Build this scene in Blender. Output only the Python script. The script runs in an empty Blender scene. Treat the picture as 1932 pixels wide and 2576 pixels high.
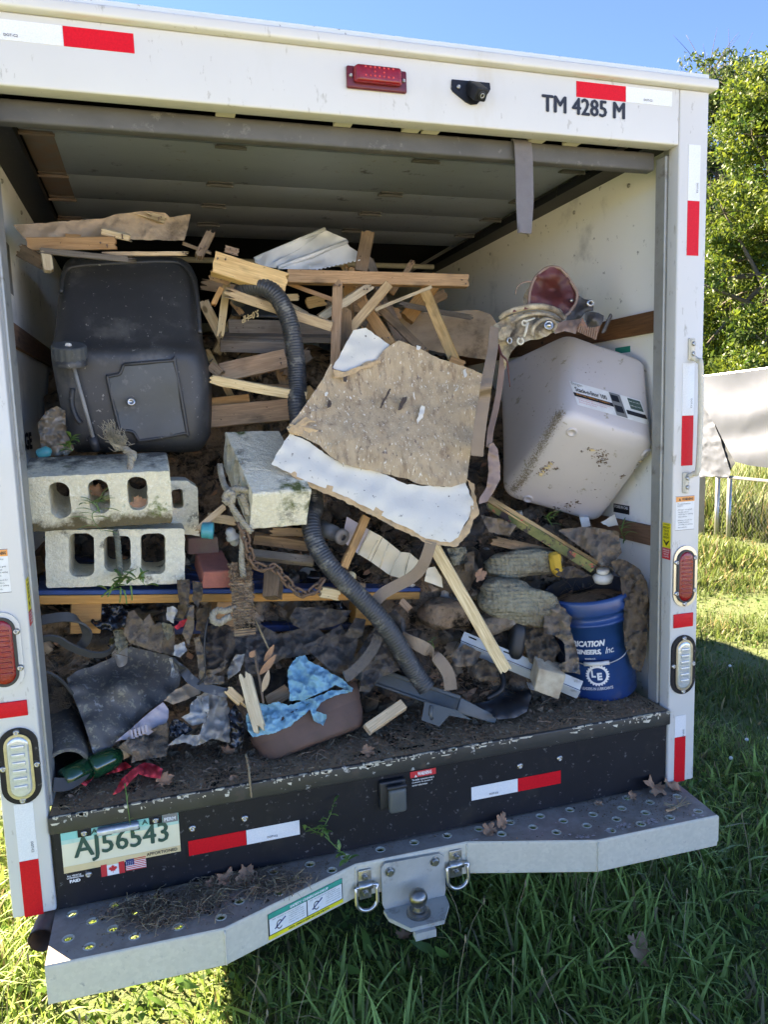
import bpy, math, random
import numpy as np
from mathutils import Vector as V, Matrix, noise, geometry
random.seed(7)
S = bpy.context.scene
COL = S.collection
# ------------------------------------------------------------------ camera, sky, sun, exposure
FPX, CAM = 1878.21, V((-0.63975, -2.0316, 1.82024))
YAW, PITCH, ROLL = 0.297393, 0.129639, -0.0317923
_f = V((math.sin(YAW)*math.cos(PITCH), math.cos(YAW)*math.cos(PITCH), -math.sin(PITCH)))
_r0 = V((math.cos(YAW), -math.sin(YAW), 0)); _u0 = _r0.cross(_f)
_r = _r0*math.cos(ROLL)+_u0*math.sin(ROLL); _u = -_r0*math.sin(ROLL)+_u0*math.cos(ROLL)
cd = bpy.data.cameras.new('camera'); cam = bpy.data.objects.new('camera', cd); COL.objects.link(cam)
cam.matrix_world = Matrix(((_r.x, _u.x, -_f.x, CAM.x), (_r.y, _u.y, -_f.y, CAM.y), (_r.z, _u.z, -_f.z, CAM.z), (0, 0, 0, 1)))
cd.sensor_fit = 'VERTICAL'; cd.sensor_height = 24.0; cd.lens = FPX/2576*24.0
cd.clip_start = 0.05; cd.clip_end = 3000
S.camera = cam
SUN_EL, SUN_DIR = math.radians(36), V((0.62, -0.785, 0))          # direction the light travels over the ground
w = bpy.data.worlds.new('World'); S.world = w; w.use_nodes = True
nt = w.node_tree; nt.nodes.clear()
sky = nt.nodes.new('ShaderNodeTexSky'); sky.sky_type = 'NISHITA'; sky.sun_disc = False
sky.sun_elevation = SUN_EL; sky.sun_rotation = math.atan2(-SUN_DIR.x, -SUN_DIR.y)
sky.altitude = 4000; sky.air_density = 0.30; sky.dust_density = 0.0; sky.ozone_density = 9.0
bg = nt.nodes.new('ShaderNodeBackground'); bg.inputs[1].default_value = 0.092
wo = nt.nodes.new('ShaderNodeOutputWorld')
nt.links.new(sky.outputs[0], bg.inputs[0]); nt.links.new(bg.outputs[0], wo.inputs[0])
sl = bpy.data.lights.new('sun', 'SUN'); sl.energy = 2.8; sl.angle = math.radians(0.53); sl.color = (1.0, 0.97, 0.92)
so = bpy.data.objects.new('sun', sl); COL.objects.link(so); so.location = (-4, 6, 8)
_d = V((SUN_DIR.x*math.cos(SUN_EL), SUN_DIR.y*math.cos(SUN_EL), -math.sin(SUN_EL))).normalized()
so.rotation_euler = _d.to_track_quat('-Z', 'Y').to_euler()
vs = S.view_settings; vs.view_transform = 'Standard'; vs.look = 'None'; vs.gamma = 1; vs.use_curve_mapping = False
vs.exposure = 3.98
vs.use_white_balance = True; vs.white_balance_temperature = 9300; vs.white_balance_tint = 10      # camera white balance set for open shade
S.cycles.max_bounces = 8; S.cycles.diffuse_bounces = 5; S.cycles.transparent_max_bounces = 6

# ------------------------------------------------------------------ measuring helpers: photo pixel -> place in the world
KK = dict(S=(0, 0, 1), D=(0, 0, 1.1646), K1=(0, 0, .58228), K2=(966, 0, .58228), K3=(0, 500, .42194), K4=(500, 500, .42194), K5=(1200, 600, .44123),
          K6=(0, 1050, .36166), K7=(500, 1050, .36166), K8=(1050, 1200, .53164), K9=(0, 1450, .3918), KA=(550, 1450, .45208),
          KB=(0, 1900, .48222), KC=(600, 1850, .45208), KD=(1132, 1800, .48222), KE=(1600, 850, .29381), KF=(1230, 1350, .27125),
          KG=(1150, 640, .24111, -.07), KH=(700, 1200, .33152), KI=(80, 1480, .24111), KJ=(380, 1480, .24111), KL=(840, 130, .25316))
def ray(u, v): return (_f*FPX + _r*(u-966) - _u*(v-1288)).normalized()
def px(k, x, y): a = KK[k]; return a[0]+x*a[2], a[1]+y*a[2]
def hit(k, x, y, ax, val):
    d = ray(*px(k, x, y)); return CAM + d*((val-CAM[ax])/d[ax])
def at(k, x, y, dep): return hit(k, x, y, 1, dep+(KK[k][3] if len(KK[k]) > 3 else 0))          # on the plane this far into the truck
def atz(k, x, y, z): return hit(k, x, y, 2, z)
def atx(k, x, y, xx): return hit(k, x, y, 0, xx)
def mpp(k, P): return KK[k][2]*(P-CAM).dot(_f)/FPX          # metres per pixel there

# ------------------------------------------------------------------ objects
WLOC = {}
def link(o, parent, loc):
    COL.objects.link(o)
    if parent is not None: o.parent = parent; o.location = loc-WLOC[parent.name]
    else: o.location = loc
    WLOC[o.name] = V(loc)
    return o
def tag(o, label=None, cat=None, group=None, kind=None):
    if label: o['label'] = label
    if cat: o['category'] = cat
    if group: o['group'] = group
    if kind: o['kind'] = kind
    return o
def thing(name, label, cat, loc, group=None):
    o = bpy.data.objects.new(name, None); o.empty_display_size = .1
    link(o, None, V(loc)); return tag(o, label, cat, group)
def put(name, vf, mat, parent=None, smooth=False, label=None, cat=None, group=None, kind=None):
    """vf = (verts, faces[, attr lc, material index list]); origin goes to the base of the piece"""
    vs_, fs = vf[0], vf[1]
    A = np.array([tuple(p) for p in vs_], dtype=float)
    lo, hi = A.min(0), A.max(0); c = V(((lo[0]+hi[0])/2, (lo[1]+hi[1])/2, lo[2]))
    me = bpy.data.meshes.new(name)
    me.from_pydata((A-np.array(c)).tolist(), [], [list(f) for f in fs])
    if len(vf) > 2 and vf[2] is not None:
        at_ = me.attributes.new('lc', 'FLOAT_VECTOR', 'POINT'); at_.data.foreach_set('vector', np.array([tuple(p) for p in vf[2]], dtype=float).ravel())
    for m in (mat if isinstance(mat, (list, tuple)) else [mat]): me.materials.append(m)
    if len(vf) > 3: me.polygons.foreach_set('material_index', vf[3])
    if smooth: me.polygons.foreach_set('use_smooth', [True]*len(me.polygons))
    me.update()
    o = bpy.data.objects.new(name, me); link(o, parent, c)
    return tag(o, label, cat, group, kind)
def copyto(src, delta, parent=None):
    o = src.copy(); COL.objects.link(o); o.location = src.location+V(delta); WLOC[o.name] = WLOC[src.name]+V(delta)
    if parent is not None: o.parent = parent
    return o
def join(*parts):
    v, f, m = [], [], []
    for i, p in enumerate(parts):
        k = len(v); v += list(p[0]); f += [tuple(a+k for a in q) for q in p[1]]
    return v, f
def box(x0, x1, y0, y1, z0, z1, c=0):
    if c <= 0:
        v = [V((x, y, z)) for x in (x0, x1) for y in (y0, y1) for z in (z0, z1)]
        return v, [(0, 1, 3, 2), (4, 6, 7, 5), (0, 4, 5, 1), (2, 3, 7, 6), (0, 2, 6, 4), (1, 5, 7, 3)]
    return rbox([V((x, y, z)) for x in (x0, x1) for y in (y0, y1) for z in (z0, z1)], c, 2, 1)
def rbox(cs, r, nr=4, ni=3, fn=None):
    """rounded box; cs = 8 corners ordered x,y,z (z fastest)"""
    hx = max((cs[4]-cs[0]).length, (cs[7]-cs[3]).length)/2; hy = max((cs[2]-cs[0]).length, (cs[7]-cs[5]).length)/2; hz = max((cs[1]-cs[0]).length, (cs[7]-cs[6]).length)/2
    h = (hx, hy, hz); r = min(r, *(q*.98 for q in h))
    def coords(hh):
        a = [-hh+r*(1-math.cos(math.pi/2*i/nr)) for i in range(nr)]; b = [-hh+r+(2*hh-2*r)*i/ni for i in range(ni+1)]
        return a+b+[-q for q in reversed(a)]
    C = [coords(q) for q in h]; idx, vv, ff = {}, [], []
    def g(p):
        k = tuple(round(q, 6) for q in p)
        if k not in idx:
            inn = V([max(-(h[i]-r), min(h[i]-r, p[i])) for i in range(3)]); d = V(p)-inn
            q = inn+d.normalized()*r if d.length > 1e-9 else V(p)
            t = [(q[i]/h[i]+1)/2 for i in range(3)]
            P = V((0, 0, 0))
            for i in range(8):
                a, b, c = (i >> 2) & 1, (i >> 1) & 1, i & 1
                P += cs[i]*((t[0] if a else 1-t[0])*(t[1] if b else 1-t[1])*(t[2] if c else 1-t[2]))
            if fn: P = fn(P, t)
            idx[k] = len(vv); vv.append(P)
        return idx[k]
    for ax in range(3):
        a, b = [(1, 2), (0, 2), (0, 1)][ax]
        for s in (-1, 1):
            for i in range(len(C[a])-1):
                for j in range(len(C[b])-1):
                    q = []
                    for di, dj in ((0, 0), (1, 0), (1, 1), (0, 1)):
                        p = [0, 0, 0]; p[ax] = s*h[ax]; p[a] = C[a][i+di]; p[b] = C[b][j+dj]; q.append(g(p))
                    if (s > 0) == (ax == 1): q.reverse()
                    ff.append(tuple(q))
    return vv, ff
def frame_from(o, ex, ey): ex = ex.normalized(); ez = ex.cross(ey).normalized(); ey = ez.cross(ex); return o, ex, ey, ez
def inside(p, poly):
    c = False; n = len(poly)
    for i in range(n):
        a, b = poly[i], poly[i-1]
        if (a[1] > p[1]) != (b[1] > p[1]) and p[0] < (b[0]-a[0])*(p[1]-a[1])/(b[1]-a[1])+a[0]: c = not c
    return c
def fill2d(outer, holes=(), grid=0):
    """triangulate an outline with holes; grid adds inner points"""
    pts, edges = [], []
    for lp in [outer]+list(holes):
        k = len(pts); n = len(lp); pts += [V((p[0], p[1])) for p in lp]; edges += [(k+i, k+(i+1) % n) for i in range(n)]
    nb = len(pts)
    if grid:
        xs = [p[0] for p in outer]; ys = [p[1] for p in outer]; x = min(xs)+grid*.5
        while x < max(xs):
            y = min(ys)+grid*.5
            while y < max(ys):
                p = (x+random.uniform(-.25, .25)*grid, y+random.uniform(-.25, .25)*grid)
                if inside(p, outer) and not any(inside(p, h) for h in holes): pts.append(V(p))
                y += grid
            x += grid
    vo, eo, fo, ov, oe, of_ = geometry.delaunay_2d_cdt(pts, edges, [], 0, 1e-7)
    fs = []
    for t in fo:
        c = ((vo[t[0]][0]+vo[t[1]][0]+vo[t[2]][0])/3, (vo[t[0]][1]+vo[t[1]][1]+vo[t[2]][1])/3)
        if inside(c, outer) and not any(inside(c, h) for h in holes): fs.append(tuple(t))
    return [(p[0], p[1]) for p in vo], fs
def solidify(top, faces, offs):
    """close a surface with a copy moved by offs (vector or list)"""
    n = len(top); v = list(top)+[p+(offs[i] if isinstance(offs, list) else offs) for i, p in enumerate(top)]
    f = list(faces)+[tuple(a+n for a in reversed(q)) for q in faces]; cnt = {}
    for q in faces:
        for i in range(len(q)):
            e = (q[i], q[(i+1) % len(q)]); cnt[e] = cnt.get(e, 0)+1
    for (a, b) in cnt:
        if (b, a) not in cnt: k = len(v); v += [v[b], v[a], v[a+n], v[b+n]]; f.append((k, k+1, k+2, k+3))
    return v, f
def extrude(outer, holes, fr, depth, grid=0, fn=None, layers=1):
    p2, fs = fill2d(outer, holes, grid); o, ex, ey, ez = fr; n = len(p2)
    v = []; f = []
    for L in range(layers+1):
        if L in (0, layers) or True: v += [o+ex*p[0]+ey*p[1]+ez*(depth*L/layers) for p in p2]
    f += [tuple(reversed(q)) for q in fs]; f += [tuple(a+n*layers for a in q) for q in fs]; es = set()
    for q in fs:
        for i in range(3): es.add((q[i], q[(i+1) % 3]))
    for (a, b) in es:
        if (b, a) not in es:
            for L in range(layers): f.append((a+n*L, b+n*L, b+n*(L+1), a+n*(L+1)))
    used = sorted({i for q in f for i in q}); mp = {u: i for i, u in enumerate(used)}
    v = [v[u] for u in used]; f = [tuple(mp[i] for i in q) for q in f]
    if fn: v = [fn(p) for p in v]
    return v, f
def catmull(P, n):
    P = [V(p) for p in P]; out = []
    if len(P) == 2: P = [P[0], P[0].lerp(P[1], .5), P[1]]
    Q = [P[0]*2-P[1]]+P+[P[-1]*2-P[-2]]
    for i in range(1, len(Q)-2):
        for k in range(n):
            t = k/n; a, b, c, d = Q[i-1:i+3]
            out.append(.5*((2*b)+(c-a)*t+(2*a-5*b+4*c-d)*t*t+(3*b-a-3*c+d)*t**3))
    out.append(P[-1]); return out
def resample(path, step):
    out = [path[0]]; acc = 0
    for a, b in zip(path, path[1:]):
        L = (b-a).length; d = step-acc
        while d <= L and L > 0: out.append(a.lerp(b, d/L)); d += step
        acc = (acc+L) % step if L else acc
    return out
def frames(path, hint=V((0, 0, 1))):
    out = []; prev = None
    for i, p in enumerate(path):
        t = (path[min(i+1, len(path)-1)]-path[max(i-1, 0)]).normalized()
        if prev is None:
            s = t.cross(hint); s = t.cross(V((1, 0, 0))) if s.length < .05 else s
        else: s = prev-t*prev.dot(t)
        s.normalize(); prev = s; out.append((p, t, s, s.cross(t)))
    return out
def tube(path, rad, n=10, caps=True, hint=V((0, 0, 1)), squash=1.0):
    fr = frames(path, hint); v, f = [], []
    for i, (p, t, s, q) in enumerate(fr):
        r = rad(i, i/(len(fr)-1)) if callable(rad) else rad
        v += [p+(s*math.cos(2*math.pi*k/n)+q*math.sin(2*math.pi*k/n)*squash)*r for k in range(n)]
    for i in range(len(fr)-1):
        for k in range(n): a, b = i*n+k, i*n+(k+1) % n; f.append((a, b, b+n, a+n))
    if caps: f.append(tuple(reversed(range(n)))); f.append(tuple((len(fr)-1)*n+k for k in range(n)))
    return v, f
def cyl(a, b, r, n=16, r2=None): return tube([V(a), V(b)], lambda i, t: r if i == 0 else (r if r2 is None else r2), n)
def lathe(prof, o, ax, n=40, ref=V((0, 1, 0))):
    """prof = [(r, h)...] about axis ax through o"""
    ax = ax.normalized(); s = ax.cross(ref); s = (ax.cross(V((1, 0, 0))) if s.length < .05 else s).normalized(); q = s.cross(ax); v, f = [], []
    for r, h in prof: v += [o+ax*h+(s*math.cos(2*math.pi*k/n)+q*math.sin(2*math.pi*k/n))*r for k in range(n)]
    for i in range(len(prof)-1):
        for k in range(n): a, b = i*n+k, i*n+(k+1) % n; f.append((a, a+n, b+n, b))
    return v, f
def ribbon(path, width, side, thick=.004, wob=0):
    """flat strap along path; side = vector or list of vectors giving the width direction"""
    fr = frames(path); v, f = [], []; N = len(path)
    for i, (p, t, s, q) in enumerate(fr):
        if isinstance(side, list):
            x = i/(N-1)*(len(side)-1); k = min(int(x), len(side)-2); sd = side[k].lerp(side[k+1], x-k)
        else: sd = side
        sd = (sd-t*sd.dot(t)).normalized(); nn = sd.cross(t)
        wd = width(i/(N-1)) if callable(width) else width
        if wob: wd *= 1+wob*noise.noise(p*60)
        for a, b in ((-1, 1), (1, 1), (1, -1), (-1, -1)): v.append(p+sd*(a*wd/2)+nn*(b*thick/2))
    for i in range(N-1):
        for k in range(4): a, b = i*4+k, i*4+(k+1) % 4; f.append((a, a+4, b+4, b))
    f.append((0, 1, 2, 3)); f.append(tuple(4*(N-1)+k for k in (3, 2, 1, 0)))
    return v, f
def fbm(p, o=4): return noise.fractal(p, 1.0, 2.0, o)
def sheet(k, outline, gap=12, jag=0, crump=0, csc=14, thick=.003, fold=None, dep=None, mid=None, depfn=None):
    """crumpled or torn sheet: outline in photo pixels with its depth (x, y, depth); real thickness"""
    ko = KK[k][3] if len(KK[k]) > 3 else 0
    P = [px(k, *p[:2])+((p[2] if len(p) > 2 else dep)+ko,) for p in outline]; C = P+[(p[0], p[1], p[2]+ko) for p in (mid or [])]
    o2 = []
    for i in range(len(P)):
        a, b = P[i], P[(i+1) % len(P)]; L = math.hypot(b[0]-a[0], b[1]-a[1]); n = max(1, int(L/gap)); nx, ny = -(b[1]-a[1])/(L+1e-6), (b[0]-a[0])/(L+1e-6)
        for j in range(n):
            t = j/n; x, y = a[0]+(b[0]-a[0])*t, a[1]+(b[1]-a[1])*t
            d = jag*(fbm(V((x*.05, y*.05, i*.3)), 5)+random.uniform(-.35, .35)) if jag else 0
            o2.append((x+nx*d, y+ny*d))
    p2, fs = fill2d(o2, (), gap)
    A = np.array(C); W = []
    for p in p2:
        d2 = (A[:, 0]-p[0])**2+(A[:, 1]-p[1])**2+30; wgt = 1/d2**1.5; W.append(depfn(*p) if depfn else float((wgt*A[:, 2]).sum()/wgt.sum()))
    pts = [hit('S', p[0], p[1], 1, W[i]) for i, p in enumerate(p2)]
    if crump or fold:
        q = []
        for p in pts:
            d = 0
            if crump: d += crump*(noise.noise(p*csc)+1.5*(1-2*abs(noise.noise(p*csc*1.7+V((3, 1, 7)))))**3-.5+.8*(1-2*abs(noise.noise(p*csc*3.7)))**3-.3+.3*noise.noise(p*csc*9))
            if fold: a, wl, am = fold; s = p.x*math.cos(a)+p.z*math.sin(a); k7 = 7 if wl < .3 else .9; d += am*math.sin(2*math.pi*s/wl+3*noise.noise(p*k7))*(.6+.7*noise.noise(p*k7*.7+V((9, 0, 0))))
            n_ = (CAM-p).normalized(); q.append(p+n_*d)
        pts = q
    c = sum(pts, V((0, 0, 0)))/len(pts); nb = (c-CAM).normalized()
    fs2 = []
    for t in fs:
        a, b, cc = (pts[i] for i in t); fs2.append(t if (b-a).cross(cc-a).dot(nb) < 0 else tuple(reversed(t)))
    return solidify(pts, fs2, nb*thick)
def plankmesh(a, b, wd, t, tilt=0, brk=(0, 0), warp=.0006, nseg=10, ncol=6):
    L = (b-a).length; ex = (b-a).normalized(); m = (a+b)/2; n = CAM-m; n = (n-ex*n.dot(ex)).normalized()
    n = Matrix.Rotation(math.radians(tilt), 3, ex) @ n; ey = n.cross(ex); c = min(.002, wd*.08, t*.12); v, lc, f = [], [], []
    fr = [(-wd/2, -c)]+[(-wd/2+c+(wd-2*c)*k/ncol, 0) for k in range(ncol+1)]+[(wd/2, -c), (wd/2, -t+c)]+[(wd/2-c-(wd-2*c)*k/ncol, -t) for k in range(ncol+1)]+[(-wd/2, -t+c)]
    N = len(fr); sd = random.uniform(0, 99)
    jit = [[random.random()**2*brk[e]*(1+.8*math.sin(k*1.7+e+sd)) for k in range(ncol+3)] for e in (0, 1)]
    col = [0]+list(range(1, ncol+2))+[ncol+2, ncol+2]+list(range(ncol+1, 0, -1))+[0]
    off = V((sd, sd*1.7, sd*.3))
    for i in range(nseg+1):
        s = i/nseg
        for k, (y, z) in enumerate(fr):
            x = s*L
            if i == 0: x += jit[0][col[k]]
            if i == nseg: x -= jit[1][col[k]]
            p = V((x, y, z)); wv = noise.noise(V((s*2+sd, 0, 0)))*warp*3
            lc.append(p+off); v.append(a+ex*x+ey*(y+wv+.0008*noise.noise(V((x*40, k, sd))))+n*(z+noise.noise(V((0, s*2+sd, 0)))*warp*2))
    for i in range(nseg):
        for k in range(N): p, q = i*N+k, i*N+(k+1) % N; f.append((p, p+N, q+N, q))
    for e, base in ((0, 0), (1, nseg*N)):
        pr = [(k, N-1-k) for k in range(ncol+3)]
        pr = [(k, (2*ncol+5)-k) for k in range(ncol+3)]
        for (p, q), (p2, q2) in zip(pr, pr[1:]):
            fc = [base+p, base+p2, base+q2, base+q]
            f.append(tuple(fc) if e == 0 else tuple(reversed(fc)))
    return v, f, lc
def plank(name, label, k, a, b, wpx, mat, t=.02, tilt=0, brk=(0, 0), cat='plank', group=None, parent=None, warp=.0006):
    A, B = at(k, *a), at(k, *b); wd = wpx*mpp(k, (A+B)/2)
    brk = tuple(b*1.9 if b >= .01 else b for b in brk)
    o = put(name, plankmesh(A, B, wd, t, tilt, brk, warp), mat, parent, label=label, cat=cat, group=group)
    if cat == 'plank' and random.random() < .45:               # bent nails left near one end
        e = (B-A).normalized(); n_ = (CAM-(A+B)/2); n_ = (n_-e*n_.dot(e)).normalized(); s = n_.cross(e); E_, sg = (B, -1) if random.random() < .5 else (A, 1)
        for j in range(2):
            p = E_+e*sg*random.uniform(.012, .05)+s*wd*random.uniform(-.3, .3); put('nail', join(tube([p-n_*.004, p+n_*.010, p+n_*.016+s*random.uniform(-.008, .008)], .0013, 5), cyl(p+n_*.0150, p+n_*.0165, .003, 8)), M['rustpipe'], o)
    return o
FONTC = {}
def textmesh(s, bold=0.0, shear=0.0, res=2):
    key = (s, bold, shear, res)
    if key not in FONTC:
        c = bpy.data.curves.new('t', 'FONT'); c.body = s; c.size = 1; c.shear = shear; c.offset = bold; c.resolution_u = res; c.align_x = 'LEFT'
        o = bpy.data.objects.new('t', c); COL.objects.link(o); bpy.context.view_layer.update()
        me = bpy.data.meshes.new_from_object(o.evaluated_get(bpy.context.evaluated_depsgraph_get()))
        FONTC[key] = ([tuple(v.co) for v in me.vertices], [tuple(p.vertices) for p in me.polygons])
        bpy.data.objects.remove(o); bpy.data.curves.remove(c); bpy.data.meshes.remove(me)
    return FONTC[key]
def text(name, s, o, ex, ey, width, height, mat, parent, bold=0.02, shear=0, proud=.0012, res=2, mapf=None, heavy=0):
    """flat print filling width x height from lower corner o along ex, ey (height None keeps the proportion)"""
    tv, tf = textmesh(s, bold, shear, res)
    A = np.array(tv); lo, hi = A.min(0), A.max(0)
    sx = width/(hi[0]-lo[0]); sy = sx if height is None else height/(hi[1]-lo[1])
    ex = ex.normalized(); ey = ey.normalized(); n = ex.cross(ey).normalized()
    P = [((x-lo[0])*sx, (y-lo[1])*sy) for x, y, z in tv]
    v = [mapf(*p) for p in P] if mapf else [o+ex*p[0]+ey*p[1]+n*proud for p in P]
    if heavy:                                   # bolder strokes: shifted copies, each a hair further out
        V0, F0 = list(v), list(tf); tf = list(tf)
        for i, (dx, dy) in enumerate(((-1, 0), (1, 0), (0, .6), (0, -.6))):
            b = len(v); v = v+[p+ex*dx*heavy+ey*dy*heavy+n*(.00006*(i+1)) for p in V0]; tf += [tuple(q+b for q in f) for f in F0]
    return put(name, (v, tf), mat, parent)
# ------------------------------------------------------------------ procedural materials
LIFT = dict(concrete=1.35, mossy_concrete=1.35, slotted_concrete=1.3, red_brick=1.5, dirty_brick=1.7, tank_plastic=1.0, tank_plate=1.1, bin_plastic=1.15, printed_board=1.5, hardboard=1.25, white_card=1.0, card_core=1.4, old_card=1.35, hose_black=1.2, rubber_sheet=1.35, rubber_belt=1.15,
 white_vinyl=1.2, tan_vinyl=1.6, dirty_rag=1.05, brown_cloth=1.1, dark_cloth=1.1, burlap=1.4, grey_leather=1.1, black_film=1.0, lilac_plastic=1.5, brown_pot=1.05, dark_plastic=1.2, rubber_disc=1.2, zinc_strut=1.0, muddy_block=1.1, bucket_blue=.85, webbing_strap=1.5,
 brown_leather=1.5, mouldy_leather=1.5, rawhide_lacing=1.5, old_rope=1.2, mossy_rope=1.6, rusty_chain=1.7, dark_soil=1.7, bark=1.4, red_ribbon=1.2, grey_ceramic=1.6, packing_tape=1.2, cargo_floor=1.6, muddy_ridged=1.4, dead_leaf=2.1, black_leather=1.6, pallet_blue_edge=1.2, pallet_blue=1.2)
def mat(name, col, col2=None, sc=6, rough=.6, metal=0, bump=.15, bsc=60, dirt=0, dcol=(.085, .06, .04), dsc=4, stretch=(1, 1, 1), spec=.5,
        spots=None, trans=0, attr=None, wear=None, dist=.004, coat=0, cells=0, sstretch=None, zband=None, bump2=None):
    kf = LIFT.get(name, 1); dist = .014 if name in ('dirty_rag', 'brown_cloth', 'dark_cloth', 'grey_leather', 'burlap') else dist; up = lambda c: tuple(min(.86, q*kf) for q in c)
    col = up(col); col2 = up(col2) if col2 else None; dcol = up(dcol) if kf > 1 else dcol
    if spots: spots = [(up(q), a, b, c) for q, a, b, c in (spots if isinstance(spots, list) else [spots])]
    m = bpy.data.materials.new(name); m.use_nodes = True; n = m.node_tree.nodes; l = m.node_tree.links; b = n['Principled BSDF']
    if attr: tc = n.new('ShaderNodeAttribute'); tc.attribute_name = attr; src = tc.outputs['Vector']
    else: tc = n.new('ShaderNodeTexCoord'); src = tc.outputs['Object']
    mp = n.new('ShaderNodeMapping'); mp.inputs['Scale'].default_value = stretch; l.new(src, mp.inputs[0]); vec = mp.outputs[0]
    def noi(s, det=5, ro=.6, v=None): x = n.new('ShaderNodeTexNoise'); x.inputs['Scale'].default_value = s; x.inputs['Detail'].default_value = det; x.inputs['Roughness'].default_value = ro; l.new(v or vec, x.inputs['Vector']); return x.outputs['Fac']
    def ramp(f, a, b_): x = n.new('ShaderNodeMapRange'); x.inputs[1].default_value = a; x.inputs[2].default_value = b_; x.clamp = True; l.new(f, x.inputs[0]); return x.outputs[0]
    def mix(f, a, b_):
        x = n.new('ShaderNodeMix'); x.data_type = 'RGBA'; l.new(f, x.inputs[0])
        for i, q in ((6, a), (7, b_)):
            if isinstance(q, tuple): x.inputs[i].default_value = (*q, 1)
            else: l.new(q, x.inputs[i])
        return x.outputs[2]
    if sstretch: ms = n.new('ShaderNodeMapping'); ms.inputs['Scale'].default_value = sstretch; l.new(src, ms.inputs[0]); svec = ms.outputs[0]
    else: svec = src
    c2 = col2 or tuple(q*.78 for q in col)
    c = mix(ramp(noi(sc), .3, .7), col, c2); rsrc = None
    if spots:                                   # (colour, scale, low, high)
        sp = spots if isinstance(spots, list) else [spots]
        for (q, s_, a, b_) in sp: c = mix(ramp(noi(s_, 6, .65, svec), .5+(a-.5)*.6, .5+(b_-.5)*.62), c, q)
    if zband:                                   # (colour, from height, to height): weathering of a face of the block itself
        sx_ = n.new('ShaderNodeSeparateXYZ'); l.new(src, sx_.inputs[0]); nz = noi(22, 6, .7, src)
        for q, a, b_ in zband:
            ad = n.new('ShaderNodeMath'); ad.operation = 'MULTIPLY_ADD'; ad.inputs[1].default_value = .11 if b_ > a else -.11; l.new(nz, ad.inputs[0]); l.new(sx_.outputs[2], ad.inputs[2]); c = mix(ramp(ad.outputs[0], a+(.055 if b_ > a else -.055), b_+(.055 if b_ > a else -.055)), c, q)
    if cells:                                   # zinc spangle
        vo = n.new('ShaderNodeTexVoronoi'); vo.inputs['Scale'].default_value = cells; l.new(vec, vo.inputs['Vector']); sp_ = n.new('ShaderNodeSeparateColor'); l.new(vo.outputs['Color'], sp_.inputs[0])
        c = mix(ramp(sp_.outputs[0], .0, 1.6), c, tuple(q*.8 for q in col))
    if dirt:
        f = ramp(noi(dsc, 8, .7, src), .62-dirt*.5, .78-dirt*.3); c = mix(f, c, dcol)
        r_ = n.new('ShaderNodeMapRange'); r_.inputs[3].default_value = rough; r_.inputs[4].default_value = .95; l.new(f, r_.inputs[0]); rsrc = r_.outputs[0]
    l.new(c, b.inputs['Base Color'])
    if rsrc: l.new(rsrc, b.inputs['Roughness'])
    else: b.inputs['Roughness'].default_value = rough
    b.inputs['Metallic'].default_value = metal; b.inputs['Specular IOR Level'].default_value = spec; b.inputs['Coat Weight'].default_value = coat
    if trans: b.inputs['Transmission Weight'].default_value = trans
    if bump:
        bp = n.new('ShaderNodeBump'); bp.inputs['Strength'].default_value = bump; bp.inputs['Distance'].default_value = dist
        l.new(noi(bsc, 6, .65), bp.inputs['Height']); l.new(bp.outputs[0], b.inputs['Normal'])
        if name in ('dirty_rag', 'brown_cloth', 'dark_cloth', 'grey_leather', 'white_card'):   # creases
            w_ = n.new('ShaderNodeTexNoise'); w_.inputs['Scale'].default_value = 18; w_.inputs['Detail'].default_value = 3; w_.inputs['Distortion'].default_value = 1.6; l.new(vec, w_.inputs['Vector'])
            a1 = n.new('ShaderNodeMath'); a1.operation = 'SUBTRACT'; a1.inputs[1].default_value = .5; l.new(w_.outputs['Fac'], a1.inputs[0]); a2 = n.new('ShaderNodeMath'); a2.operation = 'ABSOLUTE'; l.new(a1.outputs[0], a2.inputs[0]); a3 = n.new('ShaderNodeMath'); a3.operation = 'POWER'; a3.inputs[1].default_value = .6; l.new(a2.outputs[0], a3.inputs[0])
            b2 = n.new('ShaderNodeBump'); b2.inputs['Strength'].default_value = .05 if name == 'white_card' else .4; b2.inputs['Distance'].default_value = .013; l.new(a3.outputs[0], b2.inputs['Height']); l.new(b2.outputs[0], bp.inputs['Normal'])
        if name == 'burlap':                        # woven threads
            hs_ = []
            for ax in ('X', 'Z'):
                wv = n.new('ShaderNodeTexWave'); wv.bands_direction = ax; wv.inputs['Scale'].default_value = 24; wv.inputs['Distortion'].default_value = 1.2; l.new(vec, wv.inputs['Vector']); hs_.append(wv.outputs['Fac'])
            ad = n.new('ShaderNodeMath'); l.new(hs_[0], ad.inputs[0]); l.new(hs_[1], ad.inputs[1]); b3 = n.new('ShaderNodeBump'); b3.inputs['Strength'].default_value = .8; b3.inputs['Distance'].default_value = .004; l.new(ad.outputs[0], b3.inputs['Height']); l.new(b3.outputs[0], bp.inputs['Normal'])
    return m
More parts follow.
